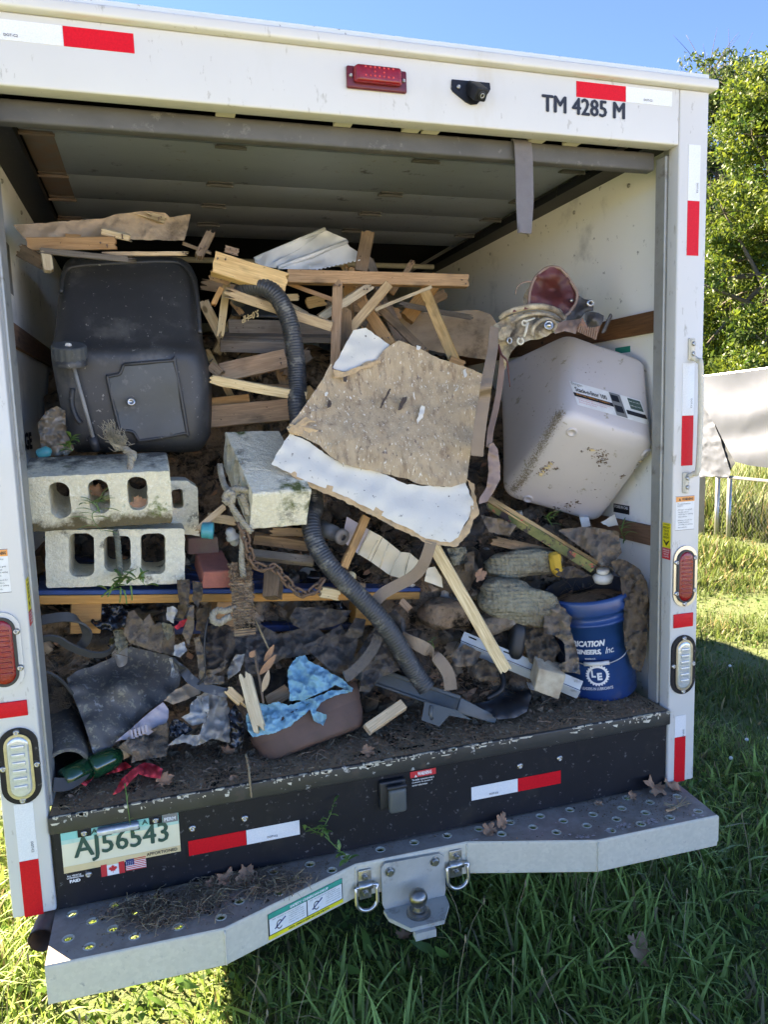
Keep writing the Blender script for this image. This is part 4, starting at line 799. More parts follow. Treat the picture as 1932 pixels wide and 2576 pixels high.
for fx_, s in ((.25, 'A'), (.68, 'A')): text('plate_letter', s, V((x0+W_*fx_, y-.0014, z0+H_*.86)), V((1, 0, 0)), V((0, 0, 1)), .016, H_*.12, M['plateg'], NPb, .02)
text('plate_word', 'APPORTIONED', V((x0+W_*.70, y-.0014, z0+H_*.045)), V((1, 0, 0)), V((0, 0, 1)), W_*.27, H_*.08, M['ink'], NPb, .01)
tp('plate_tab', box(x0+W_*.86, x0+W_*.995, y-.0022, y-.0013, z0+H_*.8, z1+.003), 'greyst', NPb); text('plate_word', 'PERM', V((x0+W_*.875, y-.0024, z0+H_*.85)), V((1, 0, 0)), V((0, 0, 1)), W_*.1, H_*.09, M['whiteink'], NPb, .03)
tp('plate_lamp', rbox([V((x, yy, z)) for x in (x0+W_*.30, x0+W_*.66) for yy in (-.022, YP-.007) for z in (z0+H_*.86, z0+H_*1.01)], .006, 3, 1), 'clear', RP, True)
for fx_ in (.195, .80): tp('plate_tongue', rbox([V((x0+W_*fx_+a_*.017, yy, z1+c_)) for a_ in (-1, 1) for yy in (YP-.0085, YP-.0052) for c_ in (-H_*.17, .004)], .004, 2, 1), 'black', RP, True); screw(V((x0+W_*fx_, YP-.0085, z1-H_*.07)), .0085, RP)
screw(onp('KB', 460, 620, YP-.0045), .0085, RP)
zl = z0-.006
for s, dz, w_ in (('ALL VEHICLE', .006, .036), ('LICENSING FEES', .012, .042)): text('lettering', s, V((x0+.006, YP-.0046, zl-dz)), V((1, 0, 0)), V((0, 0, 1)), w_, .0045, M['whiteink'], NP, .03)
text('lettering', 'PAID', V((x0+.012, YP-.0046, zl-.024)), V((1, 0, 0)), V((0, 0, 1)), .027, .009, M['whiteink'], NP, .06)
fa, fb = x0+W_*.305, x0+W_*.505
fl = tp('canada_flag', box(fa, fb, YP-.0056, YP-.0048, zl-.024, z0+.004), 'whiteink', RP); fw, fh = fb-fa, .034
for u0, u1 in ((0, .25), (.75, 1)): tp('flag_bar', box(fa+fw*u0, fa+fw*u1, YP-.0062, YP-.0057, zl-.024, z0+.004), 'flagred', fl)
ml = [(0, .5), (.06, .36), (.15, .4), (.12, .2), (.22, .3), (.25, .22), (.38, .24), (.34, .1), (.42, .06), (.2, -.12), (.22, -.22), (.02, -.2), (.02, -.42)]; ml = ml+[(-x, y_) for x, y_ in reversed(ml[1:])]
p2, f2 = fill2d(ml); tp('maple_leaf', ([V((fa+fw*.5+x*.028, YP-.0062, zl-.007+y_*.026)) for x, y_ in p2], f2), 'flagred', fl)
ga, gb = x0+W_*.515, x0+W_*.69
fl = tp('american_flag', box(ga, gb, YP-.0056, YP-.0048, zl-.021, z0+.006), 'whiteink', RP); gh = (z0+.006)-(zl-.021)
for i in range(0, 13, 2): tp('flag_stripe', box(ga, gb, YP-.0061, YP-.0057, zl-.021+gh*i/13, zl-.021+gh*(i+1)/13), 'flagred', fl)
tp('flag_canton', box(ga, ga+(gb-ga)*.42, YP-.0066, YP-.0062, zl-.021+gh*6/13, z0+.006), 'blue', fl)
tp('flag_stars', join(*[box(ga+(gb-ga)*(.03+.09*i), ga+(gb-ga)*(.06+.09*i), YP-.007, YP-.0067, zl-.021+gh*(.52+.13*j), zl-.021+gh*(.56+.13*j)) for i in range(4) for j in range(3)]), 'whiteink', fl)
# step bumper: pressed plate with holes, bent front beam
PL = [(-.975, -.2), (-.547, -.21), (-.157, -.06), (.193, -.066), (.569, -.195), (1.0, -.205)]
def seg_y(x):
    for (a, b), (c, d) in zip(PL, PL[1:]):
        if a <= x <= c: return b+(d-b)*(x-a)/(c-a)
    return PL[0][1] if x < 0 else PL[-1][1]
hs = []
for r, yy in enumerate((-.012, -.062, -.112, -.162)):
    for i in range(20):
        x = -.93+i*.108+(r % 2)*.054
        if x < .97 and yy > seg_y(x)+.022: hs.append(hole(x, yy, .0125, n=14))
ZBU = ZB-.012
BU = tp('bumper', extrude([(x, y_+.004) for x, y_ in PL]+[(1.022, .026), (-.975, .026)], hs, (V((0, 0, ZBU-.006)), V((1, 0, 0)), V((0, 1, 0)), V((0, 0, 1))), .006), 'galvtop')
tp('hole_rims', join(*[lathe([(.0118, -.006), (.0118, .001), (.0130, .0020), (.0158, .0003)], V((sum(p[0] for p in h)/14, sum(p[1] for p in h)/14, ZBU)), V((0, 0, 1)), 14) for h in hs]), 'galv', BU, True)['kind'] = 'stuff'
def beam(pl, z0, z1, th):
    v, f = [], []; prof = [(th, z1), (.004, z1), (.001, z1-.003), (0, z1-.008), (0, z0+.004), (.004, z0), (.05, z0), (.05, z0+th), (th, z0+th)]
    n = len(prof)
    for i, (x, y_) in enumerate(pl):
        a = V(pl[max(i-1, 0)]+(0,)); b = V(pl[i]+(0,)); c = V(pl[min(i+1, len(pl)-1)]+(0,)); t1 = (b-a) if i else (c-b); t2 = (c-b) if i < len(pl)-1 else t1
        t1.normalize(); t2.normalize(); nn = V((-(t1+t2).y, (t1+t2).x, 0)).normalized(); k = 1/max(.5, nn.dot(V((-t1.y, t1.x, 0))))
        for d, z in prof: v.append(b+nn*d*k+V((0, 0, z)))
    for i in range(len(pl)-1):
        for k in range(n): a, b = i*n+k, i*n+(k+1) % n; f.append((a, a+n, b+n, b))
    f.append(tuple(range(n))); f.append(tuple(reversed([(len(pl)-1)*n+k for k in range(n)]))); return v, f
tp('bumper_beam', beam(PL, .417, ZBU, .0045), 'galv', BU)
tp('end_plate', box(-.975, -.970, -.197, .02, .43, ZBU-.0065), 'galv', BU); tp('end_plate', box(1.004, 1.009, -.2, .02, .43, ZBU-.0065), 'galv', BU)
for x, y_ in PL[1:5]: tp('weld_seam', tube([V((x, y_-.001, .42+k*.008+.0015*(k % 2))) for k in range(13)], lambda i, t: .0022+.001*((i*7) % 3), 6), 'galv', BU, True)
# chain hook-up sticker on the bent part of the beam
p0, p1 = V((-.547, -.21, 0)), V((-.157, -.06, 0)); eb = (p1-p0).normalized(); nb_ = V((eb.y, -eb.x, 0))
def onbeam(k, x, yy):
    d = ray(*px(k, x, yy)); t = (p0-CAM).dot(nb_)/d.dot(nb_); return CAM+d*t
A, B = onbeam('KC', 160, 1010), onbeam('KC', 575, 800); C_ = onbeam('KC', 162, 1145); W_ = (B-A).dot(eb); H_ = A.z-C_.z+.004
o_ = V((A.x, A.y, C_.z+.003))+nb_*.001
def bq(x0, x1, z0, z1, m, pr, parent, name='print'):
    P = [o_+eb*(W_*x)+V((0, 0, H_*z))+nb_*pr for x in (x0, x1) for z in (z0, z1)]; Q = [p-nb_*.0005 for p in P]
    return tp(name, ([P[0], P[2], P[3], P[1], Q[0], Q[2], Q[3], Q[1]], [(0, 1, 2, 3), (7, 6, 5, 4), (0, 4, 5, 1), (1, 5, 6, 2), (2, 6, 7, 3), (3, 7, 4, 0)]), m, parent)
SG = bq(0, 1, 0, 1, 'ink', .0006, BU, 'hookup_sticker'); bq(.005, .995, .8, 1, 'green', .0012, SG); bq(0, 1, -.02, .13, 'yellow', .0012, SG); bq(.015, .495, .16, .78, 'stick', .0012, SG); bq(.51, .985, .16, .78, 'stick', .0012, SG)
def bt(s, x, z, w_, h_, m, bold=.02): text('lettering', s, o_+eb*(W_*x)+V((0, 0, H_*z)), eb, V((0, 0, 1)), w_*W_, h_*H_, M[m], SG, bold, proud=.0018, res=1)
bt('SAFETY CHAIN HOOKUP', .28, .83, .52, .11, 'whiteink', .04); bt('CHECK CHAINS AT EVERY REST AND FUEL STOP', .25, .02, .55, .07, 'ink', .03)
for c_, x in ((0, .26), (0, .76)):
    for i, s in enumerate(('1. Cross chains under', 'trailer tongue and attach', '2. Pull chain through', 'ring and hook to itself', '3. Leave slack to turn')): bt(s, x, .62-i*.09, .2, .05, 'ink', 0)
for x in (.05, .54):
    bt('All chains must be used', x, .70, .36, .04, 'ink', 0)
    ch = [o_+eb*(W_*(x+.09+.035*math.cos(a)))+V((0, 0, H_*(.42+.16*math.sin(a))))+nb_*.0016 for a in np.linspace(.6, 5.6, 14)]; tp('diagram', tube(ch, .0014, 4), 'ink', SG)
    ch = [o_+eb*(W_*(x+.03+.14*t))+V((0, 0, H_*(.32+.3*t)))+nb_*.0016 for t in (0, .5, 1)]; tp('diagram', tube(ch, .002, 4), 'blue', SG)
# hitch plate, ball and rings
yb = -.0672
ol = [(790, 705), (1130, 650), (1150, 690), (1150, 880), (1130, 890), (830, 900), (800, 870)]; c0 = at('KC', 970, 800, yb)
HPp = tp('hitch_plate', extrude([((at('KC', *q, yb)-c0).x, (at('KC', *q, yb)-c0).z) for q in ((790, 735), (810, 705), (1115, 650), (1140, 668), (1148, 850), (1140, 905), (810, 960), (798, 935))], [], (c0, V((1, 0, 0)), V((0, 0, 1)), V((0, -1, 0))), .008), 'steel', BU)
xl, xr2 = at('KC', 800, 900, yb).x, at('KC', 1146, 860, yb).x; zt_ = at('KC', 970, 915, yb).z-.004
tp('ball_mount', extrude([(xl, -.076), (xr2, -.076), (xr2-.004, -.115), (xr2-.045, -.178), (xl+.05, -.178), (xl+.004, -.115)], [], (V((0, 0, zt_-.012)), V((1, 0, 0)), V((0, 1, 0)), V((0, 0, 1))), .012), 'steel', BU)
bx_ = at('KC', 1000, 900, -.125).x; bo = V((bx_, -.125, zt_))
tp('mount_gusset', box(bx_-.032, bx_+.03, -.19, -.165, zt_-.035, zt_-.0125), 'steel', BU)
R0 = .0275
tp('hitch_ball', lathe([(0, 0), (.036, 0), (.036, .004), (.034, .0045), (.034, .009), (.027, .013), (.019, .0135), (.0175, .026)]+[(R0*math.sin(a), .050-R0*math.cos(a)) for a in np.linspace(.62, math.pi-.3, 14)]+[(.0074, .0765), (0, .0765)], bo, V((0, 0, 1)), 32), 'ball', BU, False)
def bolt(P, r=.011, n=V((0, -1, 0)), parent=BU): tp('bolt', join(lathe([(r*1.35, 0), (r*1.35, .003), (r, .003)], P, n, 18), lathe([(r, .003), (r, .010), (r*.85, .0115), (0, .0115)], P, n, 6)), 'screw', parent)
for x, yy in ((842, 757), (1092, 700)): bolt(at('KC', x, yy, yb-.008))
for (bx0, by0, bx1, by1, rx0, ry0, rx1, ry1) in ((665, 745, 740, 905, 640, 810, 778, 955), (1172, 635, 1243, 785, 1143, 690, 1275, 835)):
    bd = .045 if bx0 < 900 else .0
    y_ = yb-.001 if bx0 > 900 else seg_y(at('KC', 700, 800, -.075).x)-.004
    a, b = at('KC', bx0, by0+8, y_), at('KC', bx1, by1-8, y_)
    RB = tp('tie_ring', rbox([V((x, yy, z)) for x in (a.x, b.x) for yy in (y_-.004, y_) for z in (b.z, a.z)], .004, 2, 1), 'screw', BU, True)
    mz = (a.z+b.z)/2; mx_ = (a.x+b.x)/2
    tp('ring_clamp', tube([V((a.x-.002, y_-.009, mz)), V((b.x+.002, y_-.009, mz))], .0115, 12), 'screw', BU, True)
    for z in (mz+.025, mz-.025): bolt(V((mx_, y_-.004, z)), .008)
    a2, b2 = at('KC', rx0, ry0, y_-.012), at('KC', rx1, ry1, y_-.012); rw = (b2.x-a2.x)/2-.004; zb2 = b2.z+.004
    pth = [V((mx_-rw, y_-.0125, mz)), V((mx_-rw, y_-.016, mz-.012))]+[V((mx_-rw*math.cos(t), y_-.02, zb2+rw*.95-rw*.95*math.sin(t))) for t in np.linspace(0.12, math.pi-.12, 12)]+[V((mx_+rw, y_-.016, mz-.012)), V((mx_+rw, y_-.0125, mz)), V((mx_, y_-.0125, mz+.001)), V((mx_-rw, y_-.0125, mz))]
    tp('steel_ring', tube(catmull(pth, 4), .0055, 10, False), 'chrome', BU, True)
# under the box: exhaust pipe, axle, wheels
a = at('KB', 215, 965, -.05)
tp('exhaust_pipe', join(lathe([(.034, 0), (.034, .9), (.03, .9), (.03, 0)], a, V((.15, 1, .05)), 24)), 'rustpipe', smooth=True)
for s in (-1, 1):
    W2 = tp('wheel', lathe([(.19, -.1), (.33, -.11), (.36, -.08), (.365, 0), (.36, .08), (.33, .11), (.19, .1)], V((s*.8, 1.25, .365)), V((1, 0, 0)), 32), 'tyre', smooth=True)
    tp('rim', lathe([(.19, -.1), (.17, -.06), (.05, -.05), (0, -.05), (0, .05), (.05, .05), (.17, .06), (.19, .1)], V((s*.8, 1.25, .365)), V((1, 0, 0)), 24), 'galv', W2, True)
CB = tp('cab', rbox([V((x*(1 if z < 1.2 else .9), y if z < 1.2 else min(y, 6.9), z)) for x in (-.98, .98) for y in (TL+.02, 7.5) for z in (.5, 2.05)], .08, 4, 3), 'white', smooth=True)
tp('windscreen', box(-.8, .8, 7.02, 7.03, 1.35, 1.9), 'rubber', CB)
for s in (-1, 1): tp('front_wheel', lathe([(.05, -.1), (.33, -.11), (.36, -.08), (.365, 0), (.36, .08), (.33, .11), (.05, .1)], V((s*.85, 6.5, .365)), V((1, 0, 0)), 28), 'tyre', smooth=True)
tp('axle', tube([V((-.7, 1.25, .365)), V((.7, 1.25, .365))], .05, 12), 'under', smooth=True)
for s in (-.4, .4): tp('chassis_rail', box(s-.04, s+.04, .04, TL+1.2, .56, .698), 'under')
tp('floor_underside', box(-1.044, 1.044, .332, TL-.01, .70, .738), 'under')
# print on the inner wall
def walltext(s, k, x0, y0, x1, y1, ink='ink', side=-1):
    X = side*(WX-.0008); a, b = atx(k, x0, y1, X), atx(k, x1, y1, X); c = atx(k, x0, y0, X)
    text('lettering', s, V((X, a.y, (a.z+b.z)/2)), V((0, b.y-a.y, 0)), V((0, 0, 1)), abs(b.y-a.y), c.z-a.z, M[ink], TR, .05, proud=.0006)
walltext('STORAGE', 'K6', 15, 90, 225, 240); walltext('month', 'K6', 20, -40, 150, 40); walltext('RENTAL', 'K3', -40, 1090, 98, 1150)
for (k, x0, y0, x1, y1, m) in (('K3', 60, 560, 20, 0, 'greyst'), ('K3', 85, 1165, 105, 1195, 'flagred')):
    a, b = atx(k, x0, y0, -WX+.001), atx(k, x1, y1, -WX+.001); tp('wall_sticker', box(-WX+.0002, -WX+.001, *sorted((a.y, a.y+.06)), *sorted((a.z, b.z if m != 'greyst' else a.z+.16))), m)
a, b = atx('K5', 790, 620, WX-.001), atx('K5', 875, 640, WX-.001); tp('wall_sticker', box(WX-.001, WX-.0002, *sorted((a.y, b.y)), b.z-.004, b.z+.018), 'green')
a, b = atx('K5', 870, 1530, WX-.001), atx('K5', 780, 1580, WX-.001); ws = tp('wall_sticker', box(WX-.001, WX-.0002, *sorted((a.y, b.y)), a.z-.03, a.z+.003), 'ink')
text('lettering', 'STORE IN CAB.', V((WX-.0013, max(a.y, b.y)-.005, a.z-.012)), V((0, -1, 0)), V((0, 0, 1)), abs(a.y-b.y)-.01, .011, M['whiteink'], ws, .03)
# ------------------------------------------------------------------ the load
def one(name, vf, m, label, cat, group=None, smooth=False, kind=None): return put(name, vf, M[m] if isinstance(m, str) else m, None, smooth, label, cat, group, kind)
def part(name, vf, m, parent, smooth=False, label=None): return put(name, vf, M[m] if isinstance(m, str) else m, parent, smooth, label)
def fl(k, pts, z=F+.012): return [(x, y, atz(k, x, y, z).y) for x, y in pts]
def dd(pts, y): return [(p[0], p[1], y) if len(p) == 2 else p for p in pts]
def pts(k, P): return [at(k, *p) for p in P]
def rag(name, label, k, outline, m, y=None, cat='cloth', gap=7, jag=2.2, crump=.012, csc=16, fold=None, thick=.003, group=None, parent=None, mid=None):
    vf = sheet(k, dd(outline, y) if y is not None else outline, gap, jag, crump, csc, thick, fold, mid=mid)
    return put(name, vf, M[m], parent, True, label, cat if label else None, group)
def blob(k, x, y, dep, rx, ry, rz, ang=0, amp=.12, sc=9, n=3, flat=1, wr=0):
    c = at(k, x, y, dep); s = mpp(k, c); a = math.radians(ang); ex = (_r*math.cos(a)-_u*math.sin(a)); ey = (_r*math.sin(a)+_u*math.cos(a)); ez = ex.cross(ey)
    N, K = 48, 30; v, f = [], []
    for i in range(K+1):
        th = math.pi*i/K
        for j in range(N):
            ph = 2*math.pi*j/N; q = [math.sin(th)*math.cos(ph), math.cos(th), math.sin(th)*math.sin(ph)]; q = [math.copysign(abs(t)**.66, t) for t in q]
            p = c+ex*q[0]*rx*s+ey*q[1]*ry*s+ez*q[2]*rz; d = (p-c).normalized(); v.append(p+d*amp*min(rx*s, ry*s, rz)*(noise.noise(p*sc)+.5*noise.noise(p*sc*2.7))+d*wr*(.5-abs(noise.noise(V((p.x*7, p.y*9, p.z*30))))-.5*abs(noise.noise(p*30))))
    for i in range(K):
        for j in range(N): a_, b = i*N+j, i*N+(j+1) % N; f.append((a_, b, b+N, a_+N))
    return v, f
def rope(path, r, pitch=.03, strands=3, n=5):
    P = resample(catmull(path, 14), pitch/7); fr = frames(P); out = []
    for s in range(strands):
        q = [p+(a*math.cos(2*math.pi*(i/7+s/strands))+b*math.sin(2*math.pi*(i/7+s/strands)))*r*.55 for i, (p, t, a, b) in enumerate(fr)]
        out.append(tube(q, r*.56, n))
    return join(*out)
def fray(P, d, n, L, seed=1):
    R_ = random.Random(seed); out = []
    for i in range(n):
        a = P+V((R_.gauss(0, .004), R_.gauss(0, .004), R_.gauss(0, .004))); q = [a]
        for k in range(3): q.append(q[-1]+(d+V((R_.gauss(0, .5), R_.gauss(0, .4), R_.gauss(0, .5)))).normalized()*L*R_.uniform(.2, .5))
        out.append(tube(catmull(q, 3), .0009, 3, False))
    return join(*out)

# heap of soil and rubbish filling the truck behind the things in front
prof = {0: [(.37, .79), (.43, 1.0), (.49, 1.2), (.78, 1.28), (1.02, 1.42), (1.1, 1.7), (1.22, 1.92), (1.7, 2.15), (2.4, 2.3), (3.3, 2.32)],
        1: [(.30, .79), (.37, 1.0), (.44, 1.2), (.6, 1.36), (.9, 1.5), (1.2, 1.72), (1.35, 1.85), (1.7, 2.05), (2.4, 2.2), (3.3, 2.2)]}
NX_, NT = 110, 120; hv, hf = [], []
for i in range(NX_+1):
    x = -1.035+2.07*i/NX_; k = min(1, max(0, (x-.05)/.35))
    pp = [V((0, a[0]*(1-k)+b[0]*k, a[1]*(1-k)+b[1]*k)) for a, b in zip(prof[0], prof[1])]
    for j in range(NT+1):
        t = (j/NT)**1.25*(len(pp)-1); q = min(int(t), len(pp)-2); p = pp[q].lerp(pp[q+1], t-q); p.x = x
        d = .045*noise.noise(p*5)+.03*abs(noise.noise(p*12))+.014*noise.noise(p*30)+.008*noise.noise(p*70); hv.append(p+V((0, -d*.8, d*.7 if j else 0)))
for i in range(NX_):
    for j in range(NT): a = i*(NT+1)+j; hf.append((a, a+NT+1, a+NT+2, a+1))
put('soil_heap', solidify(hv, hf, V((0, .06, -.05))), M['soil'], None, False, 'dark heap of soil, roots and rotten rubbish filling the truck bed', None, None, 'stuff')
# loose soil on floor, sill, bumper: crumbs, straw, twigs
def crumbs(name, n, fx_, sz, m, seed):
    R_ = random.Random(seed); v, f = [], []
    for i in range(n):
        p = fx_(R_)
        if p is None: continue
        s = sz*R_.random()**2.2+sz*.18; b = len(v); q = [V((R_.gauss(0, 1), R_.gauss(0, 1), R_.gauss(0, .6))) for _ in range(5)]
        v += [p+t.normalized()*s*R_.uniform(.5, 1) for t in q]; f += [(b, b+1, b+2), (b, b+2, b+3), (b, b+3, b+4), (b+1, b+4, b+2), (b, b+4, b+1), (b+2, b+4, b+3)]
    return put(name, (v, f), M[m], None, False, kind='stuff')
def onfloor(R_):
    x = R_.uniform(-.95, .95); y = .003+.33*R_.random()**.8
    if noise.noise(V((x*6, y*9, 1)))+R_.uniform(-.5, .5) < -.45: return None
    return V((x, y, F+.001))
crumbs('soil_crumbs', 22000, onfloor, .008, 'soil', 1); crumbs('wood_crumbs', 1500, onfloor, .0055, 'blockw', 2); crumbs('bark_crumbs', 2500, onfloor, .007, 'bark', 32)
def onbump(R_):
    x = R_.uniform(-.95, .98); y = R_.uniform(-.18, .008)
    if y < seg_y(x)+.01: return None
    k = noise.noise(V((x*5+3, y*10, 4)))+.9*math.exp(-((x+.55)/.28)**2)+1.1*math.exp(-abs(y)/.03)*.6+.8*math.exp(-((x-.85)/.15)**2)-.1
    return V((x, y, ZBU+.001)) if R_.uniform(-.2, 1.1) < k else None
crumbs('bumper_soil', 9000, onbump, .0045, 'soil', 3); crumbs('bumper_litter', 500, onbump, .006, 'bark', 4)
def litter(name, n, fx_, L, r, m, seed, up=.15):
    R_ = random.Random(seed); out = []
    for i in range(n):
        p = fx_(R_)
        if p is None: continue
        d = V((R_.gauss(0, 1), R_.gauss(0, 1), abs(R_.gauss(0, up)))).normalized(); l = L*R_.uniform(.3, 1.2); c = V((R_.gauss(0, .2), R_.gauss(0, .2), abs(R_.gauss(0, .15))))*l
        out.append(tube(catmull([p-d*l/2+V((0, 0, .002)), p+c+V((0, 0, .004)), p+d*l/2+V((0, 0, .003))], 3), r*R_.uniform(.5, 1.3), 3, False))
    return put(name, join(*out), M[m], None, False, kind='stuff')
litter('floor_straw', 200, onfloor, .045, .0008, 'straw', 5); litter('floor_roots', 420, onfloor, .05, .0010, 'bark', 6)
def clump1(R_):
    c = R_.choice(((-.74, -.05), (-.62, -.1), (-.56, -.03), (-.40, -.09), (-.70, -.12), (-.48, -.02))); x, y = c[0]+R_.gauss(0, .05), c[1]+R_.gauss(0, .022)
    return V((x, y, ZBU+.003)) if seg_y(x)+.01 < y < .004 else None
litter('bumper_straw', 420, clump1, .06, .0009, 'straw', 7, .4); litter('bumper_roots', 900, clump1, .045, .001, 'bark', 8, .3); crumbs('clumped_soil', 2600, clump1, .007, 'soil', 9)
def onheap(R_):
    p = hv[R_.randrange(len(hv))]; return p+V((0, -.012, .01)) if p.y < 1.15 else None
litter('heap_roots', 3200, onheap, .11, .0010, 'bark', 10, .5); litter('heap_straw', 700, onheap, .09, .0008, 'straw', 11, .5); crumbs('heap_crumbs', 9000, lambda R_: (lambda p: p+V((0, -.01, .008)) if p.y < 1.1 else None)(hv[R_.randrange(len(hv))]), .016, 'soil', 33)
# dead leaf fragments and torn scraps in the heap
def scraps(name, n, fx_, L, m, seed):
    R_ = random.Random(seed); v, f = [], []
    for i in range(n):
        p = fx_(R_)
        if p is None: continue
        d = V((R_.gauss(0, 1), R_.gauss(0, .7), R_.gauss(0, .7))).normalized(); e = d.cross(V((R_.gauss(0, 1), R_.gauss(0, 1), R_.gauss(0, 1)))).normalized(); g = d.cross(e); s = L*R_.uniform(.3, 1.2); b = len(v)
        for a, c in ((-1, 0), (-.3, .55), (.4, .4), (1, .05), (.35, -.5), (-.4, -.45), (0, 0)): v.append(p+d*a*s+e*c*s*R_.uniform(.6, 1.1)+g*s*R_.uniform(-.25, .25))
        f += [(b+6, b+k, b+(k+1) % 6) for k in range(6)]
    return put(name, (v, f), M[m], None, True, kind='stuff')
scraps('leaf_litter', 700, onheap, .022, 'deadleaf', 12); scraps('torn_scraps', 420, onheap, .035, 'rag', 13); scraps('dark_scraps', 420, onheap, .04, 'ragb', 14); scraps('floor_leaf_bits', 420, onfloor, .013, 'deadleaf', 15); crumbs('floor_clods', 900, lambda R_: V((R_.uniform(-.95, .95), .10+.22*R_.random()**.5, F+.003)), .022, 'soil', 34); scraps('floor_rag_bits', 140, lambda R_: V((R_.uniform(-.95, .95), .10+.2*R_.random()**.5, F+.008)), .022, 'rag', 35)

def heaprags(name, n, m, seed, sz, ymax=1.05):
    """crumpled rags half buried in the heap, joined"""
    R_ = random.Random(seed); out = []
    H = [p for p in hv if p.y < ymax and .80 < p.z < 1.75]
    for i in range(n):
        p = R_.choice(H)+V((0, -.03, .012)); e1 = V((R_.gauss(0, 1), R_.gauss(0, .35), R_.gauss(0, .7))).normalized(); nn = V((R_.gauss(0, .25), -1, R_.uniform(0, .8))).normalized(); e2 = nn.cross(e1).normalized(); e1 = e2.cross(nn); a, b = sz*R_.uniform(.5, 1.3), sz*R_.uniform(.4, 1); G = 13; v, f = [], []; k = R_.uniform(0, 50); wl = R_.uniform(60, 120); an = R_.uniform(0, 3)
        for x in range(G+1):
            for y in range(G+1):
                u, w_ = 2*x/G-1, 2*y/G-1; r = 1+.35*noise.noise(V((math.atan2(w_, u)*1.5, k, 0))); q = p+e1*u*a*r*(1-.25*w_*w_)+e2*w_*b*r*(1-.25*u*u)
                s = q.x*math.cos(an)+q.z*math.sin(an); v.append(q+nn*(.011*math.sin(s*wl+4*noise.noise(q*8))+.016*noise.noise(q*14)+.010*noise.noise(q*32)-.02*(u*u+w_*w_)))
        for x in range(G):
            for y in range(G): c = x*(G+1)+y; f.append((c, c+1, c+G+2, c+G+1))
        out.append((v, f))
    return put(name, join(*out), M[m], None, True, kind='stuff')
heaprags('buried_rags', 60, 'rag', 21, .06); heaprags('buried_cloth', 24, 'rag2', 22, .05); heaprags('buried_dark_cloth', 60, 'ragb', 23, .065); heaprags('buried_leather', 12, 'leatherg', 24, .06); heaprags('buried_film', 8, 'trash', 25, .05); heaprags('buried_white_film', 12, 'whitefilm', 26, .028); heaprags('buried_card', 18, 'cardb', 27, .042); heaprags('buried_clear_film', 9, 'film', 28, .05); heaprags('buried_paper', 9, 'card', 29, .018)

# ---- concrete blocks
def rough(amp, sc=60): return lambda p: p+V((noise.noise(p*sc), noise.noise(p*sc+V((7, 0, 0))), noise.noise(p*sc+V((0, 9, 0)))))*amp+V((noise.noise(p*200), noise.noise(p*200+V((3, 0, 0))), noise.noise(p*200+V((0, 5, 0)))))*amp*.6
def rrect(x0, x1, y0, y1, r, n=5):
    out = []
    for cx, cy, a0 in ((x1-r, y0+r, -90), (x1-r, y1-r, 0), (x0+r, y1-r, 90), (x0+r, y0+r, 180)):
        for i in range(n+1): a = math.radians(a0+90*i/n); out.append((cx+r*math.cos(a), cy+r*math.sin(a)))
    return out
def densify(lp, s):
    out = []
    for i, a in enumerate(lp):
        b = lp[(i+1) % len(lp)]; n = max(1, int(math.hypot(b[0]-a[0], b[1]-a[1])/s))
        out += [(a[0]+(b[0]-a[0])*j/n, a[1]+(b[1]-a[1])*j/n) for j in range(n)]
    return out
def cinder(k, tl, tr, bl, br, holes, dep, ez, depth, rr_, m, label, chip=None):
    A, B, C_, D_ = (at(k, *q, dep) for q in (tl, tr, bl, br)); ex = ((B-A)+(D_-C_)).normalized(); Lx = ((B-A).length+(D_-C_).length)/2; Ly = ((A-C_).length+(B-D_).length)/2
    ez = (ez-ex*ez.dot(ex)).normalized(); ey = ex.cross(ez); o = C_
    hs_ = []
    for (x0, y0, x1, y1) in holes:
        fx0, fx1 = (x0-bl[0])/(br[0]-bl[0]), (x1-bl[0])/(br[0]-bl[0]); H = bl[1]-tl[1]; hs_.append(densify(rrect(fx0*Lx, fx1*Lx, Ly*(1-(y1-tl[1])/H), Ly*(1-(y0-tl[1])/H), min(rr_, (fx1-fx0)*Lx*.49)), .012))
    return one('concrete_block', extrude(densify(rrect(0, Lx, 0, Ly, .008, 3), .012), hs_, (o, ex, ey, ez), depth, .012, rough(.0022), 12), m, label, 'concrete block', 'hollow concrete blocks in the load', False)
cinder('K6', (165, 372), (1190, 352), (190, 800), (1195, 705), [(358, 418, 498, 705), (620, 412, 762, 690), (888, 404, 1028, 680)], .245, V((0, .965, .25)), .185, .04, 'lichen', 'mossy hollow concrete block with three slots and a frayed rope on its top')
cinder('K6', (305, 812), (1290, 772), (318, 1188), (1272, 1182), [(470, 835, 640, 1118), (706, 855, 890, 1092), (960, 842, 1134, 1118)], .30, V((.06, 1, .02)), .185, .02, 'concrete', 'pale hollow concrete block resting on the blue-topped pallet')
# the block turned towards the camera
A, B, C_, D_ = at('K7', 372, 482, .24), at('K7', 788, 478, .25), at('K7', 352, 785, .235), at('K7', 728, 765, .245)
ex = ((B-A)+(D_-C_)).normalized(); w1 = (B-A).length*.97; h1 = (A-C_).length; back = (at('K7', 165, 20, .62)-A).normalized(); ex = (ex-back*ex.dot(back)).normalized(); ey = back.cross(ex)*-1
if ey.z < 0: ey = -ey
hl2 = [densify(rrect(.05, .13, .03, .125, .03), .012), densify(rrect(.17, .235, .03, .125, .03), .012), densify(rrect(.275, .34, .03, .125, .03), .012)]
o0 = C_
one('concrete_block', extrude(densify(rrect(0, .385, 0, h1, .008, 3), .012), hl2, (o0, back, ey, ex), w1, .012, rough(.0024), 12), 'mossy', 'concrete block turned end-on under the torn board, tied with old rope', 'concrete block', 'hollow concrete blocks in the load', False)
A = at('K6', 1190, 372, .40)
